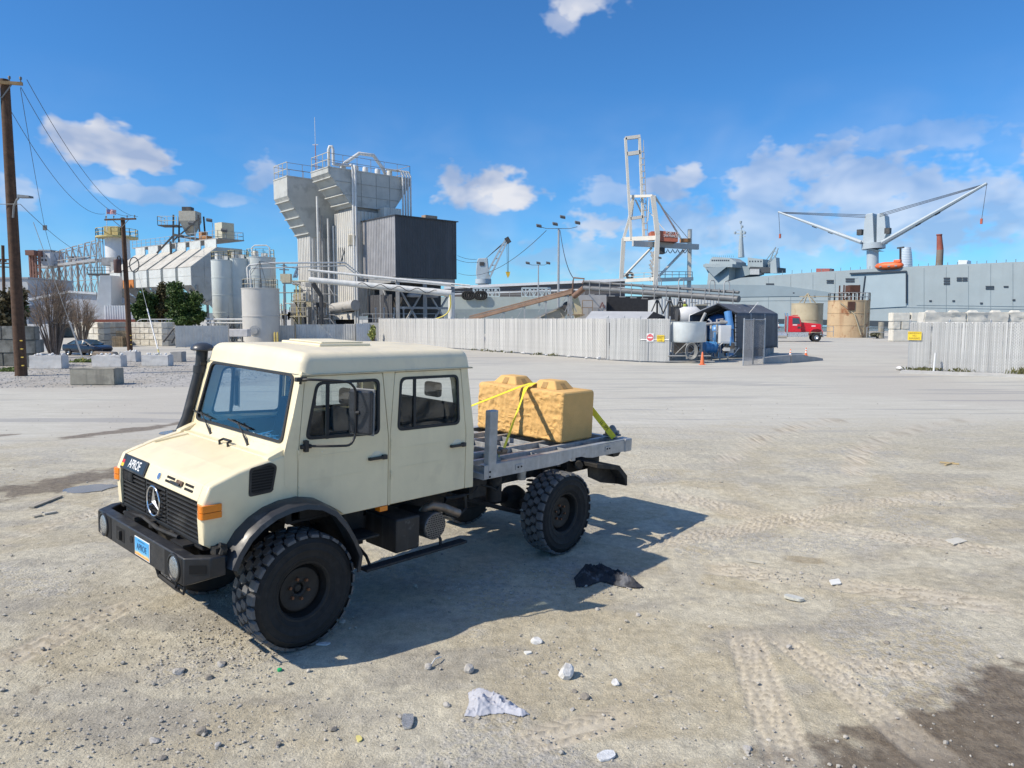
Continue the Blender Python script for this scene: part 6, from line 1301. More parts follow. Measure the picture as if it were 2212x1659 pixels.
mb=MB(); q=FT(.9,1.5,23.7); mb.tube([q,q+Vector((0,0,2.6)),q+Vector((.15,0,3.0)),q+Vector((.45,0,3.0)),q+Vector((.6,0,2.6)),q+Vector((.6,0,.5))],.2,10); mb.build('gooseneck_vent',mpipe,tw,smooth=50)
for a in (3,5,6.5,8.5,10.5): mb=MB(); q=FT(a,1.4,23.7); mb.lathe([(0,1.0),(.35,.95),(.4,.7),(.4,0)],12,tuple(q),'z'); mb.build('roof_filter',mpipe,tw,smooth=40)
mb=MB(); q=A(682,350,104); mb.tube([(q.x,104,23.4),(q.x,104,27.5)],.06,6); mb.build('mast_base',mat('mast_red',(.42,.20,.16),.6,var=.2),tw); mb=MB(); mb.tube([(q.x,104,27.5),(q.x,104,31.2)],.035,6); mb.bx(q.x-.4,q.x+.4,103.97,104.03,27.4,27.5); mb.build('antenna',mpipe,tw)
# base details of the tower: round door drum, opening, platforms
mb=MB(); o_=FT(3.6,0,0)-FT.u*.6; a_=OP(720,666,o_,-FT.u); b_=OP(768,659,o_,-FT.u); mb.tube([a_,b_],.75,20); mb.build('rolled_shutter',mat('shutter_grey',(.44,.43,.41),.5,var=.1),tw,smooth=40)
tw_rect(724,668,770,700,.12,mslot,'drive_through',tw)
mb=MB(); FT.box(mb,3.0,3.6,-.2,5.3,3.0,4.0); mb.build('lintel',mcorr,tw)
mb=MB(); FT.box(mb,-.5,2.6,7.2,12,4.5,4.7); 
for a in (-.4,2.4):
    for b in (7.4,11.8): mb.beam(FT(a,b,0),FT(a,b,4.6),.2)
mb.beam(FT(-.4,7.4,1),FT(-.4,11.8,4.4),.15); mb.build('access_platform',msteelg,tw); mb=MB(); rail_path(mb,[FT(2.4,7.3,4.7),FT(-.4,7.3,4.7),FT(-.4,11.9,4.7)],1.2,.04,1.5); FT.box(mb,-.3,2.4,8,11.5,4.7,6.8); mb.build('platform_motor_house',msteelg,tw)
# inclined white pipe
mb=MB(); p0=A(668,604,93); p1=A(975,634,93); p1b=A(975,636,93); mb.tube([p0,p1],[.36,.46],16); pp=mb.build('slurry_pipe',mpipe,smooth=50); tag(pp,'long thick white pipe sloping across the tower base','pipe')
mb=MB(); mb.tube([p0+Vector((0,-.3,1.2)),p1+Vector((0,-.3,1.1))],.16,8); mb.build('upper_line',mpipe,pp,smooth=50); mb=MB(); mb.tube([A(975,632,93),A(975,700,93)],.42,12); mb.build('pipe_post',mpipe,pp,smooth=50); mb=MB(); mb.tube([A(676,612,93),A(694,640,93.5),A(694,700,93.5)],.3,8); mb.build('pipe_support',msteeld,pp)
mb=MB(); n=30; mb.tube([p0.lerp(p1,.35+.55*k/n)+Vector((0,-.66,.25*math.sin(k*.9))) for k in range(n+1)],.05,5); mb.build('hose',mwire,pp,smooth=60)
mb=MB(); n=12; a_=A(972,637,92.3); b_=A(934,690,92.3); mb.tube([a_.lerp(b_,k/n)+Vector((.9*math.sin(k/n*3.1),0,-.6*math.sin(k/n*3.1))) for k in range(n+1)],.09,6); yo_=mb.build('yellow_hose',mat('hose_yellow',(.68,.56,.10),.5,var=.1),smooth=60); tag(yo_,'yellow hose hanging from the end of the thick white pipe','hose')
# gantry deck with railings behind the fence
mb=MB(); a_=A(786,700,95); b_=A(1010,700,95); mb.bx(a_.x,b_.x,94,96,.2,2.6); dk=mb.build('loading_deck',mat('deck_conc',(.42,.41,.39),.8,var=.15)); tag(dk,'low concrete loading deck with railings in front of the tower legs','deck')
mb=MB(); rail_path(mb,[(a_.x,94.1,2.6),(b_.x,94.1,2.6)],1.15,.035,1.3); mb.build('deck_railing',mrailg,dk)
for px in (812,830,852,872): mb=MB(); q=A(px,690,94.6); mb.tube([(q.x,94.6,2.6),(q.x,94.6,4.3)],.09,8); mb.lathe([(0,.2),(.15,.12),(.15,-.1),(0,-.15)],10,(q.x,94.6,4.4),'z'); mb.build('valve_post',msteelg,dk)
# clutter of pipework between tank and tower
rs=random.Random(21)
cl=root('pipe_rack',A(640,690,97)*1,'tangle of pipes, railings and small platforms between grey tank and tower','pipework'); 
MATS[cl.name]=Matrix.Translation(Vector((A(640,690,97).x,97,0))); cl.matrix_world=MATS[cl.name]
for i in range(46):
    x=rs.uniform(598,690); y=rs.uniform(604,690); Y=rs.uniform(96,102); a_=A(x,y,Y)
    mb=MB(); k=rs.random()
    if k<.4: mb.tube([a_,a_+Vector((rs.uniform(1,3),0,0)),a_+Vector((3,rs.uniform(-1,1),rs.uniform(-2,0)))],rs.uniform(.04,.1),6)
    elif k<.75: mb.tube([(a_.x,Y,0),(a_.x,Y,a_.z)],rs.uniform(.05,.12),6)
    else: mb.bx(a_.x,a_.x+rs.uniform(.4,1.4),Y,Y+.8,a_.z,a_.z+rs.uniform(.4,1.0))
    mb.build('pipe_run',rs.choice((msteelg,msteelg,mpipe,msteeld,mrail)),cl,smooth=40)
for x,y,w,h_ in ((588,664,28,14),(628,668,34,14),(632,640,30,10)):
    a_=A(x,y+h_,96); b_=A(x+w,y+h_,96); mb=MB(); mb.bx(a_.x,b_.x,95.6,97,a_.z-.15,a_.z); mb.build('platform',mrail,cl); mb=MB(); rail_path(mb,[(a_.x,97,a_.z),(a_.x,95.6,a_.z),(b_.x,95.6,a_.z)],1.1,.04,1.0); mb.build('platform_railing',mrail,cl); mb=MB(); mb.beam((a_.x+.2,96,a_.z),(b_.x-.3,96,a_.z-2.4),.1); mb.beam((b_.x-.2,96,0),(b_.x-.2,96,a_.z),.14); mb.build('platform_brace',msteeld,cl)
for x in (640,648): mb=MB(); a_=A(x,615,96.5); mb.beam((a_.x,96.4,.5),(a_.x,96.4,a_.z),.14); mb.build('ladder_stile',mraily,cl)
mb=MB(); mb.bx(A(627,640,99).x,A(656,640,99).x,99,103,0,5.2); mb.build('pump_house',msteelg,cl)
# ---- panel fence with cabinets left of the slatted fence
mpan=mat('fence_panel_grey',(.64,.62,.575),.65,var=.12,sc=.8,orand=.08,stain=((.42,.41,.39),.5,.8,.55))
def panelfence(x0,x1,yb0,yb1,yt,n,label,m_=mpan,ribs=True):
    a=G(x0,yb0); b=G(x1,yb1); h=(yb0-yt)/FD*a.y; rt=root('panel_fence',(a+b)/2,label,'fence'); d=(b-a)/n
    for k in range(n):
        p=a+d*k; q=p+d*.985; mb=MB(); corr(mb,p,q,.05,h,.28,.03); mb.build('panel',m_,rt)
    for k in range(n+1): mb=MB(); p=a+d*k; mb.beam(p+Vector((0,.1,0)),p+Vector((0,.1,h+.1)),.1); mb.build('post',msteelg,rt)
    return rt
panelfence(380,494,751,748,704,6,'plain grey corrugated fence right of the cream block wall')
panelfence(602,636,742,742,703,2,'short beige panel fence beside the grey tank',mat('panel_beige',(.50,.48,.44),.7,var=.12,orand=.08))
panelfence(640,768,741,740,701,6,'grey panel fence in front of the tower base')
panelfence(770,818,741,740,699,2,'pale slatted fence section left of the long white fence',mat('panel_pale',(.60,.62,.64),.6,var=.1))
# trailer and small tanks in front of silos
mb=MB(); q=G(506,746); mb.bx(q.x-1.6,q.x+1.6,q.y,q.y+1.2,1.0,1.9); tr=mb.build('steel_trough',mat('trough_white',(.58,.56,.55),.6,var=.2)); tag(tr,'small pale trough on legs below the silos','trough'); bevel(tr,.05)
for dx in (-1.3,-.3,.9): mb=MB(); mb.beam((q.x+dx,q.y+.3,0),(q.x+dx,q.y+.3,1.0),.1); mb.beam((q.x+dx,q.y+.3,.5),(q.x+dx+.6,q.y+.3,.1),.06); mb.build('trough_leg',msteeld,tr)
for px,lab in ((594,'yellow bollard right of the grey tank'),(600,'second yellow bollard beside the beige panel')): q=G(px,743); mb=MB(); mb.lathe([(0,1.5),(.1,1.45),(.12,1.3),(.12,0)],10,(q.x,q.y,0),'z'); o=mb.build('bollard',mat('bollard_yellow',(.62,.48,.14),.6,var=.2),smooth=40); tag(o,lab,'bollard')
mb=MB(); a_=A(445,690,93); b_=A(528,690,93); mb.tube([a_,b_],.12,8); mb.tube([a_-Vector((0,0,.45)),b_-Vector((0,0,.45))],.1,8); o=mb.build('feed_pipe',mpipe,smooth=50); tag(o,'twin white pipes running along in front of the silo legs','pipe')
for px in (455,490,520): mb=MB(); q=A(px,690,93); mb.beam((q.x,93,0),(q.x,93,q.z),.1); mb.build('pipe_stand',msteelg,o)
mb=MB(); a_=A(297,690,90); b_=A(372,690,90); mb.tube([a_-Vector((0,0,.9)),a_-Vector((.0,0,.2)),a_+Vector((.4,0,0)),b_],.06,8); mb.tube([a_+Vector((.2,0,-.5)),b_-Vector((0,0,.5))],.04,6)
for k in range(5): q=a_.lerp(b_,.1+.2*k); mb.beam(q-Vector((0,0,1.2)),q,.06)
o=mb.build('guard_rail',mrailg,smooth=50); tag(o,'grey tubular guard rail on top of the right cream block wall','guard rail')
mb=MB(); q=G(376,748); mb.tube([q+Vector((-.9,-.6,.5)),q+Vector((.3,-.6,2.0)),q+Vector((.6,-.6,2.2)),q+Vector((.7,-.6,1.5)),q+Vector((.0,-.6,.4))],.1,8); o=mb.build('bent_hose',mwire,smooth=50); tag(o,'dark bent hose leaning at the end of the cream block wall','hose')
# ---- white stack with platform, tapered base, low white shed
rt=root('cement_stack',(A(253,690,150).x,150,0),'tall white cylindrical stack with a yellow railed top platform','stack'); c=A(253,513,150); mb=MB(); mb.lathe([(0,c.z),(2.3,c.z),(2.3,4),(0,4)],32,(c.x,150,0),'z'); mb.build('shell',mat('stack_white',(.66,.66,.66),.6,var=.12,sc=.4,streak=((.48,.47,.45),.5,.6)),rt,smooth=40)
mb=MB(); mb.lathe([(0,c.z+.1),(3.9,c.z+.1),(3.9,c.z-.2),(0,c.z-.2)],24,(c.x,150,0),'z'); mb.build('platform',mraily,rt); mb=MB(); rail_path(mb,[(c.x+3.8*math.cos(a),150+3.8*math.sin(a),c.z+.1) for a in np.linspace(0,6.283,15)],1.5,.06,2.5); mb.bx(c.x-1,c.x+1.8,147,149,c.z,c.z+1.9); mb.build('platform_railing',mraily,rt)
mb=MB()
for dx in (-3.6,-2.7):
    for dy in (-.5,.5): mb.beam((c.x+dx,149+dy,4),(c.x+dx,149+dy,c.z),.12)
for k in range(9): z=5+k*1.6; mb.beam((c.x-3.6,148.5,z),(c.x-2.7,148.5,z+1.2),.08); mb.beam((c.x-3.6,148.5,z),(c.x-2.7,148.5,z),.08)
mb.build('ladder_cage',msteelg,rt)
mb=MB(); q=A(243,575,146); mb.lathe([(0,2.2),(1.6,2.0),(1.7,0),(0,0)],16,(q.x+2,145,A(243,590,146).z),'z'); mb.bx(q.x-1,q.x+2.2,144,147,A(243,575,146).z,A(243,558,146).z); mb.build('bag_filter',msteelg,rt); mb=MB(); z=A(240,592,146).z; mb.bx(c.x-3,c.x+1.5,144,147,z-.3,z); rail_path(mb,[(c.x-3,144,z),(c.x+1.5,144,z)],1.2,.05,1.5); mb.build('lower_platform',msteeld,rt)
b0=A(204,690,112); b1=A(240,690,112); t0=A(216,595,112); t1_=A(241,595,112); mb=MB(); V=[]; F=[]; n=14
for k in range(n*2+1):
    f=k/(n*2); p=Vector((b0.x+(b1.x-b0.x)*f,112,b0.z)); q=Vector((t0.x+(t1_.x-t0.x)*f,112,t0.z)); o_=.08 if k%2 else 0; V+=[p+Vector((0,-o_,0)),q+Vector((0,-o_,0))]
for k in range(n*2): F.append((2*k,2*k+2,2*k+3,2*k+1))
mb.add(V,F); mb.prism([b0+Vector((0,.05,0)),b1+Vector((0,.05,0)),t1_+Vector((0,.05,0)),t0+Vector((0,.05,0))],(0,3,0)); o=mb.build('tapered_duct',mcorrw); tag(o,'white ribbed tapering duct left of the bins','duct')
mb=MB(); a_=A(224,660,110); b_=A(292,662,110); corr(mb,(a_.x,110),(b_.x,110),A(224,690,110).z,a_.z,.35,.07); mb.bx(a_.x,b_.x,110.1,113,A(224,690,110).z,a_.z-.02); o=mb.build('low_shed',mcorrw); tag(o,'low white ribbed shed wall below the leftmost bin','shed')
mb=MB(); a_=A(203,690,109); b_=A(296,700,109); mb.bx(a_.x,b_.x,108.5,113,0,a_.z); o=mb.build('red_plinth',mat('plinth_red',(.20,.06,.04),.8,var=.2)); tag(o,'dark red plinth under the low white shed','plinth')
# ------------------------------------------------------------------ slatted fences
mslat=mat('slat_white',(.53,.52,.495),.55,var=.10,sc=3,orand=.10,stain=((.50,.49,.46),.4,2,.55))
mslatb=mat('slat_bluewhite',(.53,.53,.515),.5,var=.10,sc=3,orand=.13,stain=((.48,.48,.47),.4,2,.55))
mpost=mat('fence_post_galv',(.45,.46,.47),.45,metal=.5,var=.15,sc=4)
def slatfence(a,b,h,n,label,ms_,lean=0.,posts=6,name='slatted_fence',base=True,z0=.08,sw=.47):
    a=Vector((a.x,a.y,0)); b=Vector((b.x,b.y,0)); L_=(b-a).length; rt=root(name,(a+b)/2,label,'fence'); rt.rotation_euler=(0,0,math.atan2((b-a).y,(b-a).x)); M4=Matrix.Translation((a+b)/2)@Matrix.Rotation(rt.rotation_euler.z,4,'Z'); MATS[rt.name]=M4
    pw=L_/n; sm=MB().bx(-pw*sw,pw*sw,-.012,.012,0,h-z0).mesh('slat'); sm.materials.append(ms_)
    rs=random.Random(int(L_*31))
    for k in range(n):
        if rs.random()<.012: continue
        bent=rs.random()<.04
        o=inst('slat',sm,rt,(-L_/2+pw*(k+.5),rs.uniform(-.006,.006),z0+rs.uniform(-.02,.02)),(rs.uniform(-.006,.006),rs.uniform(-.02,.02) if bent else rs.uniform(-.003,.003),rs.uniform(-.25,.25) if bent else rs.uniform(-.03,.03)))
    for k in range(posts+1):
        x=-L_/2+L_*k/posts; mb=MB(); mb.tube([(x,.07,-.2),(x,.07,h+.12)],.045,8); mb.lathe([(0,.07),(.05,.03),(.06,0)],8,(x,.07,h+.12),'z'); mb.build('post',mpost,rt,world=False,smooth=50)
    mb=MB(); 
    for z in (h-.02,.12): mb.tube([(-L_/2,.05,z),(L_/2,.05,z)],.025,6)
    mb.build('rail',mpost,rt,world=False,smooth=50)
    # diamond chain link mesh woven through the slats
    mb=MB(); step=.16 if L_<12 else .3
    for sg in (1,-1):
        x=-L_/2-h
        while x<L_/2:
            x0,zz0,x1,zz1=x,z0,x+(h-z0),h
            if sg<0: zz0,zz1=h,z0
            lo=max(x0,-L_/2); hi=min(x1,L_/2)
            if hi>lo:
                f=lambda t:zz0+(zz1-zz0)*(t-x0)/(x1-x0); p,q=Vector((lo,-.02,f(lo))),Vector((hi,-.02,f(hi))); mb.tube([p,q],.005,3,caps=False)
            x+=step
    o=mb.build('chain_link',mpost,rt,world=False); o['kind']='stuff'
    return rt,M4,L_
fa=A(819,741,92); fa.z=0; fb=G(1310,777); fb0=A(1310,777,fb.y)
slatfence(fa,fb,3.12,210,'long white slatted chain link fence stretching behind the cab roof',mslat,posts=10)
gc=G(1381,782); slatfence(G(1311,778),gc,3.14,34,'white slatted fence panel left of the exit gate',mslatb,posts=2)
gd=G(1445,784); gt,GM,GL=slatfence(gc,gd,3.1,26,'swing gate with the exit and stop signs',mslatb,posts=1,name='slatted_gate')
mb=MB(); mb.tube([(-.45,-.03,.1),(-.45,-.03,3.1)],.03,6); mb.tube([(-GL/2,-.03,1.62),(GL/2,-.03,1.62)],.03,6); mb.build('gate_frame',mpost,gt,world=False,smooth=50)
def gate_xy(px,py):
    o=GM@Vector((0,-.06,0)); nn=GM.to_3x3()@Vector((0,-1,0)); return OP(px,py,o,nn)
gr_=GM.to_3x3()@Vector((1,0,0)); gu=Vector((0,0,1)); gn=GM.to_3x3()@Vector((0,-1,0))
# red no entry sign
c=gate_xy(1404.5,729); sg=root('no_entry_sign',c,'round red and white do not enter sign on the gate','sign'); mb=MB(); mb.obx(c,gr_,gu,gn,.52,.58,.012); mb.build('sign_plate',mat('sign_white',(.75,.75,.74),.5,var=.05),sg); mb=MB(); mb.tube([c+gn*.006,c+gn*.012],.24,24); mb.build('red_disc',mat('sign_red',(.62,.03,.05),.45,var=.1),sg); mb=MB(); mb.obx(c+gn*.014,gr_,gu,gn,.36,.085,.004); mb.build('white_bar',MC['sign_white'],sg)
text('sign_text','DO NOT',.085,c+gn*.014+gu*.11,gr_,gu,MC['sign_white'],sg,ext=.002); text('sign_text','ENTER',.085,c+gn*.014-gu*.11,gr_,gu,MC['sign_white'],sg,ext=.002)
c=gate_xy(1427,731); sg=root('exit_sign',c,'yellow EXIT ONLY sign on the gate','sign'); mb=MB(); mb.obx(c,gr_,gu,gn,.55,.46,.012); mb.build('sign_plate',mat('sign_yellow',(.80,.58,.04),.5,var=.12,sc=6),sg); text('sign_text','EXIT',.27,c+gn*.009+gu*.06,gr_,gu,mat('sign_ink',(.12,.05,.02),.6,var=0),sg,ext=.002,sx=.85,bold=.004); text('sign_text','only',.17,c+gn*.009-gu*.14,gr_,gu,MC['sign_ink'],sg,ext=.002)
# right hand fence
ra=G(1961,802); rb_=A(2330,816,37.5); rb_.z=0
rf,RM,RL=slatfence(ra,rb_,2.90,88,'white slatted chain link fence at the right edge with yellow parking sign',mslatb,posts=4,z0=.12,sw=.40)
def rf_xy(px,py): return OP(px,py,RM@Vector((0,-.06,0)),RM.to_3x3()@Vector((0,-1,0)))
rr=RM.to_3x3()@Vector((1,0,0)); rn=RM.to_3x3()@Vector((0,-1,0))
c=rf_xy(1976,725.5); sg=root('parking_sign',c,'yellow driveway no parking sign on the right fence post','sign'); mb=MB(); mb.obx(c+rn*.03,rr,gu,rn,.72,.50,.012); mb.build('sign_plate',MC['sign_yellow'],sg)
for t_,dz in (('DRIVEWAY',.15),('NO',0),('PARKING',-.15)): text('sign_text',t_,.15,c+rn*.039+gu*dz,rr,gu,MC['sign_ink'],sg,ext=.002,sx=.9)
q=G(2016,806); mb=MB(); mb.tube([(q.x-.05,q.y-.1,0),(q.x+.12,q.y+.1,1.15)],.055,8); o=mb.build('leaning_stake',mat('stake_white',(.66,.67,.66),.5,var=.1),smooth=50); tag(o,'short white stake leaning against the right fence','stake')
mb=MB(); p0=G(1945,806); p1=A(2330,823,37); p1.z=0; dd=(p1-p0).normalized(); nn=Vector((-dd.y,dd.x,0)); mb.prism([p0-nn*.2,p0+nn*1.0,p0+nn*1.0+Vector((0,0,.13)),p0-nn*.2+Vector((0,0,.12))],p1-p0); o=mb.build('kerb',mat('kerb_conc',(.48,.475,.455),.9,var=.15,bump=.01,bs=12)); tag(o,kind='structure')
def weeds(pts,label,seed,h=.5,n=60,c=((.06,.07,.02),(.2,.19,.08)),nm='weeds'):
    rs=np.random.RandomState(seed); V=[];F=[]
    for p in pts:
        for k in range(n):
            b=np.array([p.x+rs.normal()*.35,p.y+rs.normal()*.12,p.z]); d=np.array([rs.normal()*.35,rs.normal()*.35,1]); d/=np.linalg.norm(d); l=h*(.4+.8*rs.rand()); s=np.cross(d,rs.normal(size=3)); s/=np.linalg.norm(s); o=len(V); V+= [tuple(b-s*.02),tuple(b+s*.02),tuple(b+d*l*.6+s*.03),tuple(b+d*l+np.array([rs.normal()*.1,0,-.05]))]; F.append((o,o+1,o+2,o+3))
    me=bpy.data.meshes.new(nm); me.from_pydata(V,[],F); o=mkobj(nm,me,leafmat('weed_leaf%d'%seed,*c)); tag(o,label,'weeds',kind='stuff')
weeds([ra.lerp(rb_,t)+Vector((0,-.35,.1)) for t in (.02,.06,.10,.14,.17,.30,.33)],'dry weeds along the foot of the right fence',3,.28,22); weeds([ra.lerp(rb_,.64)+Vector((0,-.4,.1)),ra.lerp(rb_,.67)+Vector((0,-.4,.1))],'weed tuft at the right edge of the frame',4,.45,26)
weeds([fa.lerp(fb,t)+Vector((-.1,-.3,0)) for t in (.55,.6,.63,.66,.7,.8,.85)],'sparse weeds along the foot of the long white fence',5,.3,20)
weeds([G(200+8*k,779+(k%3)*2) for k in range(-4,6)]+[G(20,800),G(34,798),G(10,803)],'low green grass patches between the white blocks and the car',6,.22,90,((.05,.08,.015),(.14,.19,.05)))
rs=random.Random(2)
for k,(t,s) in enumerate(((.60,.16),(.68,.12),(.75,.2),(.83,.14),(.9,.18),(.95,.15),(.985,.22))):
    p=fa.lerp(fb,t)+Vector((-.2,-.5,0)); me=rock_mesh('rubble',300+k,2,.3,.6); me.transform(Matrix.Scale(s,4)); o=mkobj('rubble_stone',me,mrockw); o.location=p; tag(o,'white rubble stone at the foot of the long white fence, %s from the gate end'%('seventh','sixth','fifth','fourth','third','second','nearest')[k],'stone','rubble stones along the long fence')
p=G(1946,800); me=rock_mesh('rub',401,2,.3,.5); me.transform(Matrix.Scale(.3,4)); o=mkobj('rubble_stone',me,mrockw); o.location=p; tag(o,'white broken lump at the foot of the right fence end post','stone')
# little shrub in front of the pale fence section
bush(806,742,90,[(806,716,9,14),(803,725,9,10)],520,.16,'small yellow green shrub growing at the left end of the long fence',leafmat('leaf_lime',(.22,.25,.06),(.46,.48,.18)),'shrub',name='young_shrub',seed=9)
# ------------------------------------------------------------------ reclaimer yard under the tent
mkb=mat('pad_concrete',(.33,.33,.33),.85,var=.2,sc=1,stain=((.20,.20,.20),.6,.8,.52))
Pd=[G(1446,784),G(1600,768),G(1678,752)]
mb=MB(); a_=G(1447,783); b_=G(1606,770); cN=A(1678,756,62); 
rt=root('wash_pad',a_,'low dark concrete kerbed pad under the wash plant','concrete pad')
for p,q,nm in ((a_,b_,'kerb_wall'),(b_,G(1650,768),'kerb_wall'),(G(1655,770),A(1672,752,66),'kerb_wall')):
    p=Vector((p.x,p.y,0)); q=Vector((q.x,q.y,0)); mb=MB(); d=(q-p).normalized(); mb.prism([p,p+Vector((-d.y,d.x,0))*.3,p+Vector((-d.y,d.x,0))*.3+Vector((0,0,.62)),p+Vector((0,0,.62))],q-p); bevel(mb.build(nm,mkb,rt),.03)
# tent: arched gable, ribbed dark fabric
TY=56.
def tent():
    f0=A(1505,768,TY); fl=A(1492,700,TY); ap=A(1548,655,TY); er=A(1589,676,TY); br=A(1589,762,TY)
    mfab=mat('tent_fabric',(.085,.09,.105),.7,var=.2,sc=1.2,bump=.03,bs=3,streak=((.15,.155,.17),.5,.9)); mfabr=mat('tent_roof',(.13,.135,.15),.65,var=.2,sc=1,bump=.03,bs=2.5)
    rt=root('fabric_shelter',(ap.x,TY,0),'dark grey fabric shelter with open black mouth and ribbed roof','tent'); back=Vector((6.1,7.8,0)); zf=.6
    prof=[Vector((fl.x-.2,TY,zf)),Vector((fl.x-.1,TY,er.z*.96)),Vector((ap.x,TY,ap.z)),Vector((er.x,TY,er.z)),Vector((br.x,TY,zf))]
    n=9
    for i,(nm,mm) in enumerate((('side_cloth_far',mfab),('roof_cloth_far',mfabr),('roof_cloth',mfabr),('side_cloth',mfab))):
        p,q=prof[i],prof[i+1]; V=[];F=[]; m_=10
        for k in range(n*2+1):
            t=k/(n*2); sag=(-.06 if k%2 else 0)
            for j in range(m_+1):
                s_=j/m_; pt=p.lerp(q,s_)+back*t; nrm=(q-p).cross(back).normalized(); nrm=nrm if nrm.z>0 or (i==3 and nrm.x>0) else -nrm
                V.append(pt+nrm*(sag*math.sin(s_*math.pi)+random.uniform(-.012,.012)))
        for k in range(n*2):
            for j in range(m_): F.append((k*(m_+1)+j,k*(m_+1)+j+1,(k+1)*(m_+1)+j+1,(k+1)*(m_+1)+j))
        mb=MB(); mb.add(V,F); o=mb.build(nm,mm,rt,smooth=50); sd=o.modifiers.new('Solid','SOLIDIFY'); sd.thickness=.02
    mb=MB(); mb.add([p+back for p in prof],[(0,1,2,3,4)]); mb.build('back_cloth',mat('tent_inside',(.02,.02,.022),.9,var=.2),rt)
    for k in range(4):
        mb=MB(); mb.tube([p+back*(k/3)-Vector((0,0,.05)) for p in prof],.05,8); mb.build('hoop_frame',mpost,rt,smooth=50)
    rs_=random.Random(1)
    for k in range(16): mb=MB(); f=k/15; s0=prof[2].lerp(prof[3],f); mb.beam(s0+Vector((0,-.05,.03)),s0+Vector((.05,-.05,-.14)),.05); mb.build('lashing_tie',MC['tent_inside'],rt)
    for k in range(9): mb=MB(); f=k/8; s0=prof[3].lerp(prof[4],f); mb.beam(s0+Vector((-.06,-.05,.0)),s0+Vector((.12,-.05,-.02)),.05); mb.build('lashing_tie',MC['tent_inside'],rt)
    mb=MB(); q=prof[3]+back*.35; mb.beam(q+Vector((-.35,-.2,-.1)),q+Vector((.45,-.2,.9)),.1,.02); mb.build('loose_board',mpipe,rt)
tent()
mblue=mat('tank_blue',(.10,.27,.55),.4,var=.15,sc=2); mblued=mat('tank_darkblue',(.05,.14,.33),.4,var=.15,sc=2); mwp=mat('tub_white',(.66,.70,.70),.35,var=.1,sc=2,streak=((.5,.5,.5),.4,2))
def wp(px,py,Y): return A(px,py,Y)
# white tub on stand
c=A(1484,739,51.6); t_=A(1484,696,51.6); rt=root('settling_tub',(c.x,51.6,0),'large round white plastic tub on a dark steel stand','tub'); mb=MB(); r_=1.24; mb.lathe([(0,c.z),(r_*.93,c.z),(r_*1.0,c.z+.1),(r_*1.05,t_.z),(r_*1.08,t_.z+.04),(r_*1.0,t_.z),(r_*.9,c.z+.2),(0,c.z+.2)],36,(c.x,51.6,0),'z'); mb.build('tub_shell',mwp,rt,smooth=40)
for k in range(6): a=k*1.047+.3; mb=MB(); mb.beam((c.x+1.15*math.cos(a),51.6+1.15*math.sin(a),.3),(c.x+1.15*math.cos(a),51.6+1.15*math.sin(a),c.z),.1); mb.beam((c.x+1.15*math.cos(a),51.6+1.15*math.sin(a),.4),(c.x+1.15*math.cos(a+1.05),51.6+1.15*math.sin(a+1.05),c.z),.05); mb.build('stand_leg',msteelg,rt)
mb=MB(); mb.tube([(c.x-1.7,50.9,.1),(c.x+1.8,50.9,.1)],.06,6); mb.tube([(c.x-1.5,50.8,.5),(c.x+1.5,50.8,.5)],.05,6); mb.build('stand_beam',msteelg,rt)
q=A(1493,758,50.3); rt=root('hose_coil',(q.x,50.3,0),'grey coiled hose hanging below the white tub','hose'); 
for k in range(5): mb=MB(); mb.tube([q+Vector((math.cos(t)*(.26+.04*k),-.03*k,math.sin(t)*(.46+.03*k))) for t in np.linspace(0,6.28,21)[:-1]],.026,6,closed=True); mb.build('coil_turn',mat('hose_grey',(.27,.275,.265),.5,var=.1),rt,smooth=60)
# blue filter vessels
def vessel(px,pyt,pyb,r,Y,label,m_=mblue,nm='filter_vessel'):
    t=A(px,pyt,Y); b=A(px,pyb,Y); rt=root(nm,(t.x,Y,0),label,'tank'); mb=MB(); mb.lathe([(0,t.z),(r*.5,t.z-.06),(r*.9,t.z-.25),(r,t.z-.5),(r,b.z+.3),(r*.7,b.z),(0,b.z-.05)],24,(t.x,Y,0),'z'); mb.build('shell',m_,rt,smooth=60)
    for a in (.8,2.4,3.9,5.5): mb=MB(); mb.beam((t.x+r*.8*math.cos(a),Y+r*.8*math.sin(a),.1),(t.x+r*.8*math.cos(a),Y+r*.8*math.sin(a),b.z+.3),.09); mb.build('leg',mblued,rt)
    return rt
vessel(1555,678,738,.95,57.5,'wide dark blue vessel deep inside the shelter',mblued); vessel(1549,700,742,.52,55.2,'light blue filter vessel at the shelter mouth'); 
mb=MB(); a_=A(1572,673,55.3); b_=A(1578,712,55.0); mb.tube([a_,b_],.28,14); mb.tube([b_,A(1580,745,55)],.2,12); o=mb.build('blue_column',mblue,smooth=50); tag(o,'upright light blue pipe column at the shelter corner','pipe')
rt=root('blue_drum',A(1530,757,53.4)-Vector((0,0,A(1530,757,53.4).z)),'blue drum lying on its side in front of the vessels','drum'); a_=A(1519,751,53.4); b_=A(1543,750,53.8); mb=MB(); mb.tube([a_,b_],.42,20); mb.build('drum_shell',mat('drum_blue',(.06,.24,.50),.4,var=.15),rt,smooth=40)
for f in (.02,.35,.65,.98): mb=MB(); p=a_.lerp(b_,f); d=(b_-a_).normalized()*.03; mb.tube([p-d,p+d],.445,20); mb.build('drum_hoop',MC['drum_blue'],rt,smooth=40)
mb=MB(); mb.beam(a_+Vector((.2,0,-.9)),a_+Vector((.2,0,-.4)),.1); mb.build('cradle_leg',msteelg,rt); mb=MB(); mb.beam(b_+Vector((-.2,0,-1.2)),b_+Vector((-.2,0,-.4)),.1); mb.build('cradle_leg',msteelg,rt)
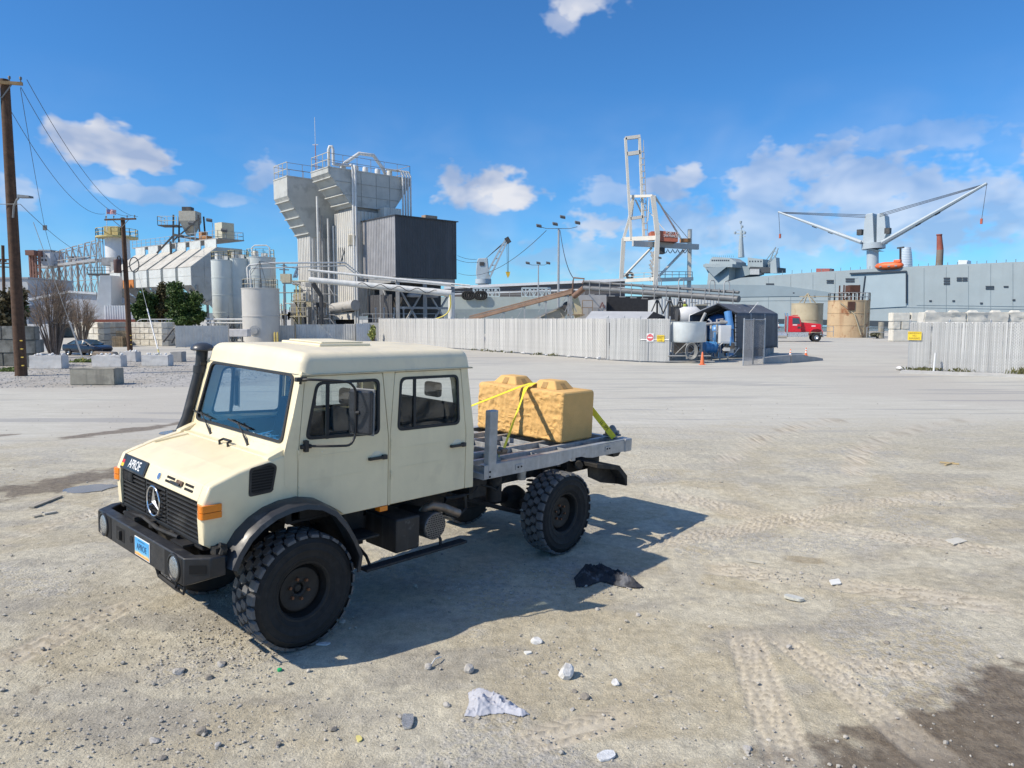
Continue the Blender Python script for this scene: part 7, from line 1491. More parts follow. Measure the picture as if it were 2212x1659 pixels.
q=A(1565,724,53.6); mb=MB(); mb.bx(q.x-.42,q.x+.42,53.3,53.8,A(1565,742,53.6).z,A(1565,703,53.6).z); o=mb.build('control_cabinet',mat('cabinet_white',(.66,.68,.69),.5,var=.08)); tag(o,'white control cabinet among the blue vessels','cabinet'); bevel(o,.04); mb=MB(); mb.beam((q.x-.3,53.6,0),(q.x-.3,53.6,1.8),.08); mb.beam((q.x+.3,53.6,0),(q.x+.3,53.6,1.8),.08); mb.build('cabinet_leg',msteelg,o); mb=MB(); mb.bx(q.x-.36,q.x+.36,53.28,53.3,A(1565,738,53.6).z,A(1565,708,53.6).z); mb.build('cabinet_door',MC['cabinet_white'],o)
# assorted pipework of the wash plant
rs=random.Random(33); wpw=root('wash_pipework',(A(1540,740,54).x,54,0),'grey pipes, pumps and frames around the blue vessels','pipework')
for pts in ([(1448,708),(1500,704),(1530,700),(1571,696)],[(1536,760),(1536,694),(1530,690)],[(1524,768),(1524,700)],[(1510,706),(1517,690),(1524,676)],[(1549,770),(1549,690),(1562,690)],[(1566,715),(1540,716),(1540,745)],[(1556,700),(1556,694),(1566,694)],[(1500,740),(1510,722),(1519,705)],[(1455,716),(1462,712),(1462,722),(1456,735)]):
    mb=MB(); Y=rs.uniform(53.2,54.5); mb.tube([A(x,y,Y) for x,y in pts],rs.choice((.06,.08,.11)),8); mb.build('pipe_run',rs.choice((msteelg,mpipe,msteelg)),wpw,smooth=50)
for k in range(34):
    px=rs.uniform(1546,1588); py=rs.uniform(744,772); q=A(px,py,rs.uniform(53,55)); q.z=max(.15,q.z); mb=MB()
    if k%3==0: mb.bx(q.x,q.x+rs.uniform(.15,.5),q.y,q.y+.3,q.z-.1,q.z+rs.uniform(.1,.35))
    else: mb.tube([q,q+Vector((rs.uniform(-.4,.4),0,rs.uniform(.1,.7)))],rs.uniform(.03,.06),6)
    mb.build('pump_fitting',rs.choice((msteelg,mpipe,mpipe,msteeld,mblue)),wpw,smooth=40)
for k in range(10):
    px=rs.uniform(1449,1475); py=rs.uniform(700,735); q=A(px,py,53.6); mb=MB(); mb.lathe([(0,-.15),(.14,-.12),(.16,.1),(0,.15)],10,tuple(q),'x'); mb.build('valve_body',rs.choice((msteelg,mpipe,msteeld)),wpw,smooth=50)
mb=MB(); n=14; a_=A(1505,742,52.8); b_=A(1570,772,52.6); mb.tube([a_.lerp(b_,k/n)-Vector((0,0,.45*math.sin(k/n*3.14))) for k in range(n+1)],.05,6); mb.build('ground_hose',MC['hose_grey'],wpw,smooth=60)
# mixer drum of a parked mixer and worker
q=A(1486,685,60); mb=MB(); mb.tube([A(1462,682,60),A(1475,682,60),A(1500,684,60),A(1512,686,60)],[.5,.75,.85,.55],18); o=mb.build('mixer_drum',mat('drum_white',(.68,.68,.67),.45,var=.1),smooth=50); tag(o,'white mixer drum behind the settling tub','mixer drum'); mb=MB(); mb.tube([A(1461,682,60),A(1466,682,60)],.6,16); mb.build('drum_ring',msteeld,o); mb=MB(); mb.bx(A(1455,690,60).x,A(1515,690,60).x,59.6,60.6,0,A(1486,694,60).z); mb.build('drum_base',msteeld,o)
def worker(px,pyf,Y,H,label):
    f=A(px,pyf,Y); rt=root('person',f,label,'person'); k=H/1.75
    J=[(0,0,.95),(0,0,1.20),(0,-.02,1.42),(.0,-.03,1.52),(0,-.04,1.62),(0,-.04,1.72),(-.19,-.02,1.40),(-.24,-.12,1.14),(-.14,-.33,1.02),(.19,-.02,1.40),(.24,-.12,1.14),(.10,-.34,1.03),(-.1,0,.90),(-.11,-.03,.48),(-.11,.02,.07),(-.11,-.14,.04),(.1,0,.90),(.11,-.05,.48),(.11,.02,.07),(.11,-.14,.04)]
    E_=[(0,1),(1,2),(2,3),(3,4),(4,5),(2,6),(6,7),(7,8),(2,9),(9,10),(10,11),(0,12),(12,13),(13,14),(14,15),(0,16),(16,17),(17,18),(18,19)]
    rd=[.15,.15,.15,.06,.10,.085,.075,.055,.045,.075,.055,.045,.10,.07,.05,.045,.10,.07,.05,.045]
    me=bpy.data.meshes.new('person_body'); me.from_pydata([(a*k,b*k,c*k) for a,b,c in J],E_,[]); o=mkobj('body',me,mat('work_trousers',(.05,.055,.06),.8,var=.2),rt)
    sk=o.modifiers.new('Skin','SKIN'); 
    for i,v in enumerate(me.skin_vertices[0].data if me.skin_vertices else []): v.radius=(rd[i]*k,rd[i]*k)
    if not me.skin_vertices:
        bm=bmesh.new(); bm.from_mesh(me); ly=bm.verts.layers.skin.verify(); bm.verts.ensure_lookup_table()
        for i,v in enumerate(bm.verts): v[ly].radius=(rd[i]*k,rd[i]*k*.8)
        bm.verts[0][ly].use_root=True; bm.to_mesh(me); bm.free()
    ss=o.modifiers.new('Sub','SUBSURF'); ss.levels=1; ss.render_levels=2
    mb=MB(); V=[(.17,.95),(.185,1.1),(.20,1.3),(.17,1.45),(.08,1.5)]; mb.lathe([(r*k,z*k) for r,z in V],16,(0,-.01,0),'z'); mb.v=[(x*1.12,y*.75,z) for x,y,z in mb.v]; mb.build('vest',mat('vest_lime',(.42,.46,.06),.7,var=.1),rt,world=False,smooth=60)
    mb=MB(); mb.lathe([(.145*k,1.68*k),(.12*k,1.69*k),(.115*k,1.74*k),(.08*k,1.80*k),(0,1.82*k)],16,(0,-.04,0),'z'); mb.build('hard_hat',mat('hat_white',(.66,.64,.60),.5,var=0),rt,world=False,smooth=50)
    mb=MB(); mb.lathe([(0,1.53*k),(.07*k,1.55*k),(.10*k,1.62*k),(.10*k,1.68*k),(0,1.74*k)],14,(0,-.055,0),'z'); mb.build('face',mat('skin',(.40,.24,.16),.6,var=.1),rt,world=False,smooth=60)
worker(1478,694,62,1.75,'worker in a lime vest standing behind the white tub')
mb=MB(); a_=A(1462,694,62); b_=A(1500,694,62); mb.bx(a_.x,b_.x,61.6,62.6,0,a_.z-.01); o=mb.build('work_platform',msteelg); tag(o,'grey work platform under the worker behind the tub','platform')
# white site building behind
mb=MB(); a_=A(1424,645,74); b_=A(1555,650,74); corr(mb,(a_.x,74),(b_.x,74),0,a_.z,.3,.04); mb.bx(a_.x,b_.x,74.06,80,0,a_.z-.03); sb_=mb.build('site_building',mat('building_white',(.60,.62,.62),.6,var=.1,streak=((.45,.45,.44),.4,.8))); tag(sb_,'white ribbed site cabin behind the fabric shelter','building')
for x0,x1,y0,y1 in ((1447,1468,662,690),(1504,1526,660,678)):
    mb=MB(); p=A(x0,y1,73.9); q=A(x1,y0,73.9); mb.bx(p.x,q.x,73.85,73.95,p.z,q.z); w=mb.build('window',mat('window_dark',(.05,.05,.055),.2,var=.1),sb_); mb=MB(); mb.bx(p.x-.1,q.x+.1,73.88,73.93,q.z,q.z+.12); mb.bx(p.x-.1,q.x+.1,73.88,73.93,p.z-.12,p.z); mb.build('window_trim',mat('trim_tan',(.40,.36,.28),.6,var=.1),w)
# conveyor tube
mcv=mat('conveyor_grey',(.17,.175,.18),.5,metal=.3,var=.2,sc=1,stain=((.16,.14,.12),.5,.8,.55))
a_=A(1262,622,74); b_=A(1596,646,60); rt=root('tube_conveyor',(a_.x,74,0),'long dark grey tube conveyor sloping across above the yard','conveyor'); mb=MB(); mb.tube([a_,b_],[.25,.28],16); mb.build('tube',mcv,rt,smooth=50); mb=MB(); mb.tube([a_+Vector((0,0,.62)),b_+Vector((0,0,.55))],.12,8); mb.build('upper_tube',mcv,rt,smooth=50)
for k in range(13): f=(k+.5)/13; p=a_.lerp(b_,f); mb=MB(); mb.beam(p+Vector((0,-.4,-.6)),p+Vector((0,-.4,.75)),.07); mb.beam(p+Vector((-.1,-.42,-.62)),p+Vector((.5,-.42,-.62)),.08); mb.build('hanger',msteelg,rt)
for f in (.52,.66,.84,.92): p=a_.lerp(b_,f); mb=MB(); mb.tube([p+Vector((-.1,-.3,.3)),p+Vector((-.1,-.3,1.2)),p+Vector((0,-.3,1.4)),p+Vector((.25,-.3,1.4)),p+Vector((.35,-.3,1.2)),p+Vector((.35,-.3,.4))],.05,6); mb.build('vent_loop',mrailg,rt,smooth=50)
mb=MB(); mb.tube([a_,A(1240,640,75)],.3,10); mb.tube([a_+Vector((-.2,0,.4)),A(1262,602,74),A(1240,600,74.5),A(1238,606,74.5),A(1236,640,75)],.08,6); mb.build('feed_chute',mat('chute_rust',(.22,.13,.09),.7,var=.3),rt,smooth=50)
for px,Yq in ((1233,74.5),(1420,67.5),(1447,66),(1470,65)):
    mb=MB(); q=A(px,640,Yq); mb.beam((q.x,Yq,0),(q.x,Yq,q.z),.3 if px<1300 else .16); mb.beam((q.x-.6,Yq,q.z-1.6),(q.x,Yq,q.z-.2),.1); mb.beam((q.x+.6,Yq,q.z-1.6),(q.x,Yq,q.z-.2),.1); mb.build('conveyor_leg',msteelg if px<1300 else msteeld,rt)
# sloping belt conveyors and hopper
rt=root('belt_conveyor',(A(1110,690,80).x,80,0),'thin rusty belt conveyor rising to the right behind the long fence','conveyor'); mb=MB(); a_=A(1015,690,84); b_=A(1240,630,76); mb.beam(a_,b_,.5,.35); mb.beam(a_+Vector((0,0,.35)),b_+Vector((0,0,.3)),.2,.12); mb.build('belt_frame',mat('belt_brown',(.25,.16,.11),.7,var=.3,sc=1),rt)
for f in (.35,.55,.75,.95): p=a_.lerp(b_,f); mb=MB(); mb.beam(Vector((p.x,p.y,0)),p,.16); mb.beam(Vector((p.x-.8,p.y,p.z-1.4)),p,.08); mb.build('belt_leg',mrailg,rt)
rt=root('feed_hopper',(A(1170,690,78).x,78,0),'beige steel feed hopper with a sloping top behind the long fence','hopper'); mbg=mat('hopper_beige',(.47,.42,.33),.65,var=.12,stain=((.30,.25,.19),.5,1,.55)); mb=MB(); mb.prism([A(1150,692,78),A(1215,692,78),A(1232,668,78),A(1229,656,78)],(0,2.5,0)); mb.build('hopper_body',mbg,rt)
for f in (.2,.45,.7): p=A(1150,692,77.9).lerp(A(1229,656,77.9),f); mb=MB(); mb.beam(p,A(1150+82*f+14,692,77.9),.1); mb.build('stiffener',mbg,rt)
mb=MB(); mb.beam(A(1142,692,77.8),A(1230,655,77.8),.25,.12); mb.build('hopper_lip',msteelg,rt)
mb=MB(); mb.obx(A(1244,660,77),(1,0,-3.2),(3.2,0,1),(0,1,0),2.55,.95,.9); o=mb.build('motor_guard',mat('guard_cream',(.62,.55,.36),.6,var=.12)); bevel(o,.06); tag(o,'cream box guard tilted at the head of the belt conveyor','guard'); mb=MB(); mb.lathe([(0,-.4),(.5,-.3),(.55,.3),(0,.4)],14,tuple(A(1226,662,77.5)),'y'); mb.build('motor',msteeld,o)
mb=MB(); mb.beam(A(1226,680,76.5),A(1262,680,76.5),1.2,.12); rail_path(mb,[A(1258,680,76),A(1280,680,76)],1.5,.05,1.0); mb.beam(A(1258,682,76),A(1258,655,76),.1); o=mb.build('hopper_platform',mat('platform_rust',(.30,.22,.15),.7,var=.3)); tag(o,'rusty service platform with railing right of the feed hopper','platform')
# canvas canopy
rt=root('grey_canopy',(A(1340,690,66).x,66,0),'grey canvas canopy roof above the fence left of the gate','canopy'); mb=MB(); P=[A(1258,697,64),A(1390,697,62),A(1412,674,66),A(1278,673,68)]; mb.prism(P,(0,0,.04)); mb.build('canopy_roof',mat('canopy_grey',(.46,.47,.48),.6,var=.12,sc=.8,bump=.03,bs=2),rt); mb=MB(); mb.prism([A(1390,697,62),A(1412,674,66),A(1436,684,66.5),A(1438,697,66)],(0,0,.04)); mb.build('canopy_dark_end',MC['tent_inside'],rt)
for p in (P[0],P[1],P[3],A(1436,690,66)): mb=MB(); mb.beam(Vector((p.x,p.y,0)),p,.12); mb.build('canopy_post',mpost,rt)
mb=MB(); a_=A(1250,640,82); b_=A(1345,640,82); mb.bx(a_.x,A(1310,640,82).x,82,88,0,A(1250,637,82).z); o=mb.build('grey_building',mat('bldg_grey',(.42,.41,.40),.7,var=.12)); tag(o,'grey flat building with the letter A behind the canopy','building'); text('letter','A',1.0,A(1301,660,81.9)-Vector((0,.03,0)),(1,0,0),(0,0,1),mat('letter_red',(.16,.05,.05),.7,var=0),o,ext=.01); mb=MB(); p=A(1270,688,81.9); q=A(1292,664,81.9); mb.bx(p.x,q.x,81.85,82,p.z,q.z); mb.build('roller_door',mat('door_grey',(.32,.315,.31),.7,var=.15),o)
mb=MB(); p=A(1312,690,86); q=A(1430,640,86); mb.bx(p.x,q.x,86,90,0,q.z); o=mb.build('dark_shed',mat('shed_black',(.03,.03,.033),.8,var=.2)); tag(o,'black open shed right of the grey building','shed'); 
# short chain link fence wing beside the kerb
def chainwing():
    a=G(1605,790); b=G(1626,787); c=G(1650,786); rt=root('chain_link_wing',b,'short bare chain link fence wing at the shelter corner','fence'); 
    for p,q in ((a,b),(b,c)):
        h=A(p.x/p.y*FD+CX,697,p.y).z; h=3.05
        for s_ in (p,q): mb=MB(); mb.tube([s_,s_+Vector((0,0,h+.1))],.05,8); mb.build('post',mpost,rt,smooth=50)
        mb=MB(); d=q-p; L_=d.length; dn=d/L_; st=.12
        x=-h
        while x<L_:
            for sg in (0,1):
                lo=max(x,0); hi=min(x+h,L_)
                if hi>lo:
                    z0,z1=(lo-x),(hi-x)
                    if sg: z0,z1=h-z0,h-z1
                    mb.tube([p+dn*lo+Vector((0,0,z0)),p+dn*hi+Vector((0,0,z1))],.008,3,caps=False)
            x+=st
        o=mb.build('chain_link',mpost,rt); o['kind']='stuff'
    mb=MB(); mb.tube([a+Vector((0,0,3.05)),b+Vector((0,0,3.05)),c+Vector((0,0,3.05))],.035,6); mb.build('top_rail',mpost,rt,smooth=50)
    mb=MB(); q=A(1612,668,50.5); mb.prism([A(1600,690,51),A(1618,690,51),A(1606,672,51)],(0,.03,0)); 
chainwing()
# traffic cones
def cone(px,py,h,label,bands):
    q=G(px,py); s=h/FD*q.y; rt=root('traffic_cone',q,label,'traffic cone','traffic cones'); mo=mat('cone_orange',(.80,.18,.06),.5,var=.12,sc=6); 
    mb=MB(); mb.bx(-.22*s,.22*s,-.22*s,.22*s,0,.04*s); mb.build('cone_base',mo,rt,world=False); mb=MB(); mb.lathe([(.17*s,.04*s),(.05*s,.98*s),(.035*s,1.0*s),(0,1.0*s)],18,(0,0,0),'z'); mb.build('cone_body',mo,rt,world=False,smooth=50)
    for z0,z1 in bands: mb=MB(); r=lambda z:(.17-.12*(z-.04)/.94)*s+.004; mb.lathe([(r(z0),z0*s),(r(z1),z1*s)],18,(0,0,0),'z'); mb.build('reflective_band',mat('cone_white',(.8,.8,.8),.4,var=.05),rt,world=False,smooth=50)
cone(1517,788,28,'plain orange traffic cone in front of the wash plant',()); cone(1707,772,18,'striped traffic cone left on the broken kerb',((.35,.55),(.68,.82))); cone(1741,768,17,'striped traffic cone right on the broken kerb',((.35,.55),(.68,.82)))
# broken kerb slabs
mk=mat('slab_grey',(.36,.36,.355),.9,var=.2,sc=1.5,bump=.02,bs=6); 
def slab(pts,label):
    q=[G(*p[:2]) for p in pts]; rt=[(v.x,v.y,p[2]) for v,p in zip(q,pts)]; mb=MB(); n=len(rt); mb.add([(x,y,0) for x,y,z in rt]+[(x,y+.5,0) for x,y,z in rt]+[(x,y+.05,z) for x,y,z in rt]+[(x,y+.45,z) for x,y,z in rt],[f for i in range(n-1) for f in ((i,i+1,2*n+i+1,2*n+i),(2*n+i,2*n+i+1,3*n+i+1,3*n+i),(3*n+i,3*n+i+1,n+i+1,n+i))]+[(0,2*n,3*n,n),(n-1,2*n-1,4*n-1,3*n-1)]); o=mb.build('kerb_slab',mk); tag(o,label,'kerb slab')
slab([(1652,786,.42),(1680,785,.5),(1708,784,.55)],'left broken concrete kerb slab beside the chain link wing'); slab([(1710,784,.56),(1735,782,.55),(1748,781,.38),(1762,780,.3),(1778,779,.16)],'right jagged concrete kerb slab under the striped cones')
# ------------------------------------------------------------------ block wall behind the right fence
def rockblock(w,h,d,seed,rough=.09):
    rs=np.random.RandomState(seed); bm=bmesh.new(); bmesh.ops.create_cube(bm,size=1)
    for v in bm.verts: v.co=Vector((v.co.x*w,v.co.y*d,(v.co.z+.5)*h))
    bmesh.ops.bevel(bm,geom=bm.edges[:],offset=.06,segments=2,affect='EDGES'); bmesh.ops.subdivide_edges(bm,edges=[e for e in bm.edges if e.calc_length()>.3],cuts=7,use_grid_fill=True)
    for v in bm.verts:
        f=1 if v.co.y<-d*.3 else .25; a=float(vnoise(np.array([v.co.x*3.1+seed*5]),np.array([v.co.z*4]))[0]); b=float(vnoise(np.array([v.co.x*8+seed]),np.array([v.co.z*9]))[0]); v.co.y-=f*(rough*a*2+rough*b)
        v.co.z+=.02*a
    me=bpy.data.meshes.new('block'); bm.to_mesh(me); bm.free(); shade(me,50); return me
mrkb=mat('block_rock_face',(.60,.58,.52),.9,var=.15,sc=2,bump=.02,bs=10,orand=.08)
YB=50.
rt=root('rock_face_wall',(A(2120,720,YB).x,YB,0),'wall of big cream rock-faced blocks with lifting knobs behind the right fence','block wall'); 
bx0=1988; bw=91; ms_=[rockblock(bw/FD*YB-.05,1.05,.9,s) for s in (1,2,3)]
for m_ in ms_: m_.materials.append(mrkb)
kn=MB(); w0,w1=.30,.2; kn.add([(-w0,-.2,0),(w0,-.2,0),(w0,.2,0),(-w0,.2,0),(-w1,-.12,.14),(w1,-.12,.14),(w1,.12,.14),(-w1,.12,.14)],[(0,1,5,4),(1,2,6,5),(2,3,7,6),(3,0,4,7),(4,5,6,7)]); km=kn.mesh('lifting_knob'); km.materials.append(mrkb)
zt_=A(2000,674,YB).z; ox=MATS[rt.name].translation.x
for k in range(4):
    cx_=A(bx0+bw*(k+.5),690,YB).x
    for r in range(4):
        o=inst('block',ms_[(k+r)%3],rt,(cx_-ox+(0 if r%2==0 else .0),0,zt_-1.06*(r+1)+.0)); o.parent=rt
    if True:
        for s in (-.27,.27): inst('lifting_knob',km,rt,(cx_-ox+s*bw/FD*YB,0,zt_-.02))
rt.location.z=0
rt2=root('cream_block_stack',(A(1945,730,100).x,100,0),'low stack of smooth cream blocks at the left end of the rock-faced wall','block wall'); ox=MATS[rt2.name].translation.x; z0=A(1945,729,58).z; mcb=mat('cream_smooth_block',(.66,.63,.55),.85,var=.12,sc=2,bump=.015,bs=12,orand=.06)
bl=[(1923,1960,729,711),(1923,1941,711,694),(1942,1960,711,694),(1923,1961,694,675),(1963,1980,694,675)]
for i,(x0,x1,y1,y0) in enumerate(bl):
    a=A(x0,y1,100); b=A(x1,y0,100); m_=rockblock(b.x-a.x-.04,b.z-a.z-.03,1.3,20+i,.02); m_.materials.append(mcb); o=inst('block',m_,rt2,((a.x+b.x)/2-ox,0,max(0,a.z) if i else 0)); 
    if i==0: o.scale.z=(b.z-.03)/(b.z-a.z-.03)
# ------------------------------------------------------------------ rusty tanks
mrt=mat('tank_rust_cream',(.52,.38,.23),.75,var=.15,sc=.5,streak=((.25,.11,.05),.6,.9),stain=((.26,.10,.04),.9,.7,.56)); mrt2=mat('tank_old_cream',(.46,.40,.28),.75,var=.15,sc=.5,streak=((.28,.20,.12),.5,.9),stain=((.30,.19,.10),.6,.7,.58))
tk1,tp1=ztank(1834,650,3.25,122,6,'large rust patched cream tank with rusty frame on top',mrt,seams=3)
mb=MB()
for dx in (-1.3,0,1.3):
    for dy in (-.8,.8): mb.beam(tp1+Vector((dx,dy,0)),tp1+Vector((dx,dy,2.6)),.18)
mb.bx(tp1.x-1.5,tp1.x+1.5,tp1.y-1,tp1.y+1,tp1.z+1.3,tp1.z+1.45); mb.bx(tp1.x-.3,tp1.x+1.2,tp1.y-.9,tp1.y+.9,tp1.z+1.4,tp1.z+2.6); mb.beam(tp1+Vector((-1.3,-.8,0)),tp1+Vector((1.3,-.8,2.6)),.14); mb.build('rusty_frame',mat('frame_rust',(.10,.045,.03),.8,var=.3),tk1)
mb=MB(); rail_path(mb,[tp1+Vector((3.2*math.cos(a),3.2*math.sin(a),0)) for a in np.linspace(0,6.283,17)],1.3,.05,3); mb.build('top_railing',mrailg,tk1)
mb=MB(); mb.tube([tp1+Vector((-2.6,-2.4,-.3)),tp1+Vector((-.6,-3.35,-2.2)),tp1+Vector((.6,-3.4,-5.6))],.1,8); mb.build('drain_pipe',mrt2,tk1,smooth=50)
for dx in (1.2,2.3): mb=MB(); yy=-math.sqrt(3.3**2-dx**2); mb.beam(tp1+Vector((dx,yy,-6.1)),tp1+Vector((dx,yy,.3)),.06); mb.build('ladder_rail',mrt2,tk1)
mb=MB(); mb.bx(tp1.x-1.6,tp1.x-.5,tp1.y-3.32,tp1.y-3.0,tp1.z-1.6,tp1.z-.2); mb.build('rust_plate',MC['frame_rust'],tk1)
tk2,tp2=ztank(1744,656,2.75,134,6,'smaller plain cream tank behind the red truck',mrt2,seams=2)
mb=MB(); 
for a in np.linspace(0,6.283,5)[:-1]: mb.beam(tp2+Vector((1.6*math.cos(a),1.6*math.sin(a),0)),tp2+Vector((0,0,1.9)),.14)
mb.beam(tp2+Vector((-1.5,0,1.3)),tp2+Vector((6,-3,1.3)),.12); mb.build('top_tripod',mrt2,tk2)
# ------------------------------------------------------------------ red semi tractor
def semi():
    Y=99.; b=G(1730,737); c=A(1730,737,Y); rt=root('red_semi_tractor',(A(1726,730,Y).x,Y,0),'red conventional semi truck tractor with chrome stacks and white tank trailer nose','truck'); rt.rotation_euler=(0,0,R(-14)); rt.scale=(1.13,1.13,1.15)
    mred=mat('truck_red',(.62,.015,.03),.3,var=.06,coat=.5); mg=MC['car_glass']; B=lambda n,mb,m_,p=None,bv=0.03,sm=None:(lambda o:(fixnormals(o.data),bevel(o,bv) if bv else None,shade(o.data,sm) if sm else None,o)[-1])(mb.build(n,m_,p or rt,world=False))
    # x forward = right in the picture
    mb=MB(); mb.prism([(-1.4,-1.05,1.1),(.1,-1.05,1.1),(.1,-1.05,2.15),(-.15,-1.05,2.95),(-1.4,-1.05,3.05)],(0,2.1,0)); cab=B('cab',mb,mred,bv=.08)
    mb=MB(); mb.prism([(.1,-.62,1.15),(2.35,-.62,1.15),(2.42,-.62,1.9),(2.3,-.62,2.08),(.1,-.62,2.3)],(0,1.24,0)); B('hood',mb,mred,bv=.08)
    for s in (-1,1):
        mb=MB(); V=[];F=[]; arc=[(1.05,1.0),(1.15,1.35),(1.45,1.58),(1.9,1.62),(2.3,1.5),(2.5,1.2),(2.5,.85)]
        for x,z in arc: V+=[(x,s*.6,z),(x,s*1.15,z),(x,s*1.15,z-.1),(x,s*.6,z-.1)]
        for i in range(len(arc)-1):
            for j in range(4): F.append((i*4+j,i*4+(j+1)%4,i*4+4+(j+1)%4,i*4+4+j))
        mb.add(V,F); B('front_fender',mb,mred,bv=0,sm=40)
        for x in (1.8,):
            mb=MB(); mb.lathe([(.25,.12),(.48,.14),(.52,.1),(.52,-.14),(.25,-.16)],24,(x,s*.98,.52),'y'); w=B('wheel',mb,mtyre,bv=0,sm=40); mb=MB(); mb.lathe([(0,.08),(.12,.16),(.14,.1),(.26,.10),(.30,.14)],18,(0,0,0),'y'); mb.v=[(x+a,s*(.98+b_),.52+c_) for a,b_,c_ in mb.v]; B('rim',mb,MC['alloy'],w,bv=0,sm=40)
        for x in (-4.3,-5.6):
            mb=MB(); mb.lathe([(0,.12),(.48,.14),(.52,.1),(.52,-.4),(0,-.42)],20,(x,s*.98,.52),'y'); B('wheel',mb,mtyre,bv=0,sm=40)
        mb=MB(); mb.tube([(-1.5,s*1.0,.9),(-1.5,s*1.0,3.0),(-1.6,s*1.0,3.35)],.11,12); B('exhaust_stack',mb,mchrome,bv=0,sm=50)
        mb=MB(); mb.tube([(-3.0,s*.85,.75),(-1.5,s*.85,.75)],.35,16); B('fuel_tank',mb,mat('tank_alloy',(.62,.62,.62),.3,metal=.7,var=.1),bv=0,sm=40)
        mb=MB(); mb.bx(-1.4,.9,s*1.02-.06,s*1.02+.06,.55,1.12); B('side_step',mb,MC['tank_alloy'],bv=.02)
        mb=MB(); mb.prism([(-.95,s*1.055,2.1),(-.05,s*1.055,2.1),(-.22,s*1.055,2.78),(-.95,s*1.055,2.8)],(0,s*.012,0)); B('side_window',mb,mg,cab,bv=0)
        mb=MB(); mb.bx(-.9,.05,s*1.052-.01,s*1.052+.01,1.18,2.05); B('cab_door',mb,mred,cab,bv=.01)
        mb=MB(); mb.bx(-.35,0,s*1.07-.012,s*1.07+.012,1.55,1.8); B('step_box',mb,msteeld,cab,bv=0)
        mb=MB(); mb.obx((-.65,s*1.068,1.98),(1,0,0),(0,0,1),(0,1,0),.5,.12,.012); B('door_lettering',mb,mat('decal_white',(.75,.7,.7),.5,var=0),cab,bv=0); mb=MB(); mb.obx((1.5,s*.632,1.85),(1,0,0),(0,0,1),(0,1,0),.45,.14,.012); B('hood_lettering',mb,MC['decal_white'],cab,bv=0)
        mb=MB(); mb.bx(2.3,2.5,s*.85-.14,s*.85+.14,1.25,1.45); B('headlight',mb,mlens,bv=.02)
    mb=MB(); mb.prism([(.11,-.95,2.18),(.11,.95,2.18),(-.14,.9,2.88),(-.14,-.9,2.88)],(.015,0,0)); B('windscreen',mb,mg,cab,bv=0)
    mb=MB(); mb.bx(2.4,2.46,-.5,.5,1.15,2.0); g=B('radiator_grille',mb,mchrome,bv=.02)
    for k in range(9): mb=MB(); mb.bx(2.46,2.475,-.45+k*.11,-.41+k*.11,1.2,1.95); B('grille_bar',mb,msteeld,g,bv=0)
    mb=MB(); mb.bx(2.45,2.65,-1.1,1.1,.55,.9); B('front_bumper',mb,mchrome,bv=.04)
    mb=MB(); mb.bx(-6.2,2.3,-.4,.4,.75,1.0); B('frame_rail',mb,msteeld,bv=0)
    mb=MB(); mb.lathe([(0,0),(.45,.05),(.6,.3),(.6,.5),(.35,.7),(0,.75)],18,(-3.2,0,1.3),'z'); mb.tube([(-3.6,.3,1.1),(-2.3,.3,1.9)],.3,12); mb.tube([(-3.4,-.3,1.0),(-2.5,-.4,2.3)],.14,10); B('white_machinery',mb,mat('machinery_white',(.70,.70,.69),.4,var=.15),bv=0,sm=50)
    mb=MB(); mb.bx(-.9,-.3,-.75,.75,3.05,3.15); B('roof_lights',mb,mred,bv=.02)
semi()
# far low fence along the quay
mb=MB(); rail_path(mb,[A(1675,727,118),A(1800,727,118)],1.6,.05,3); rail_path(mb,[A(1872,729,112),A(1925,729,112)],1.6,.05,3); o=mb.build('quay_railing',mrailg); tag(o,'low grey pipe railing along the quay behind the rusty tanks','railing')
q=A(1903,728,115); mb=MB(); mb.tube([(q.x,115,0),(q.x,115,2.6)],.45,12); o=mb.build('mooring_post',mconcd,smooth=50); tag(o,'stubby concrete mooring post between the rusty tank and the block stack','post')
bush(1895,729,114,[(1893,722,14,6)],260,.22,'grey green scrub at the quay edge',leafmat('leaf_grey',(.08,.08,.05),(.2,.2,.13)),'shrub',name='quay_scrub',seed=31)
# harbour water beyond the quay
mb=MB(); mb.quad((-20,175,-.02),(6000,175,-.02),(6000,6000,-.02),(-20,6000,-.02)); 
mb=MB(); mb.v=[]; mb.quad((30,180,.06),(1500,180,.06),(1500,2200,.06),(-200,2200,.06),(-60,330,.06)); o=mb.build('harbour_water',mat('water_blue',(.05,.10,.14),.12,var=.1,sc=.05,bump=.1,bs=.5)); tag(o,kind='structure')
# ------------------------------------------------------------------ long grey ship
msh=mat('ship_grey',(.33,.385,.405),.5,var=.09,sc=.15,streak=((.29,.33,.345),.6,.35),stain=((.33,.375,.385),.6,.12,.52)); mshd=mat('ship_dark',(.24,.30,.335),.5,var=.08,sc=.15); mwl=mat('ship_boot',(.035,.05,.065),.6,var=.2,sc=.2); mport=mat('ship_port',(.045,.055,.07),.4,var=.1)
SO=Vector((94,288,0)); SD=Vector((.685,-.728,0)).normalized(); SN=Vector((-.728,-.685,0))
ship=root('cargo_ship',SO+SD*40,'huge pale grey roll-on roll-off cargo ship moored along the right background','ship')
def sp(px,py,off=0): return OP(px,py,SO+SN*off,SN)
def hull(pts,off,th,name,m_,par=None):
    mb=MB(); P=[sp(x,y,off) for x,y in pts]; mb.prism(P,-SN*th); o=mb.build(name,m_,par or ship); fixnormals(o.data); return o
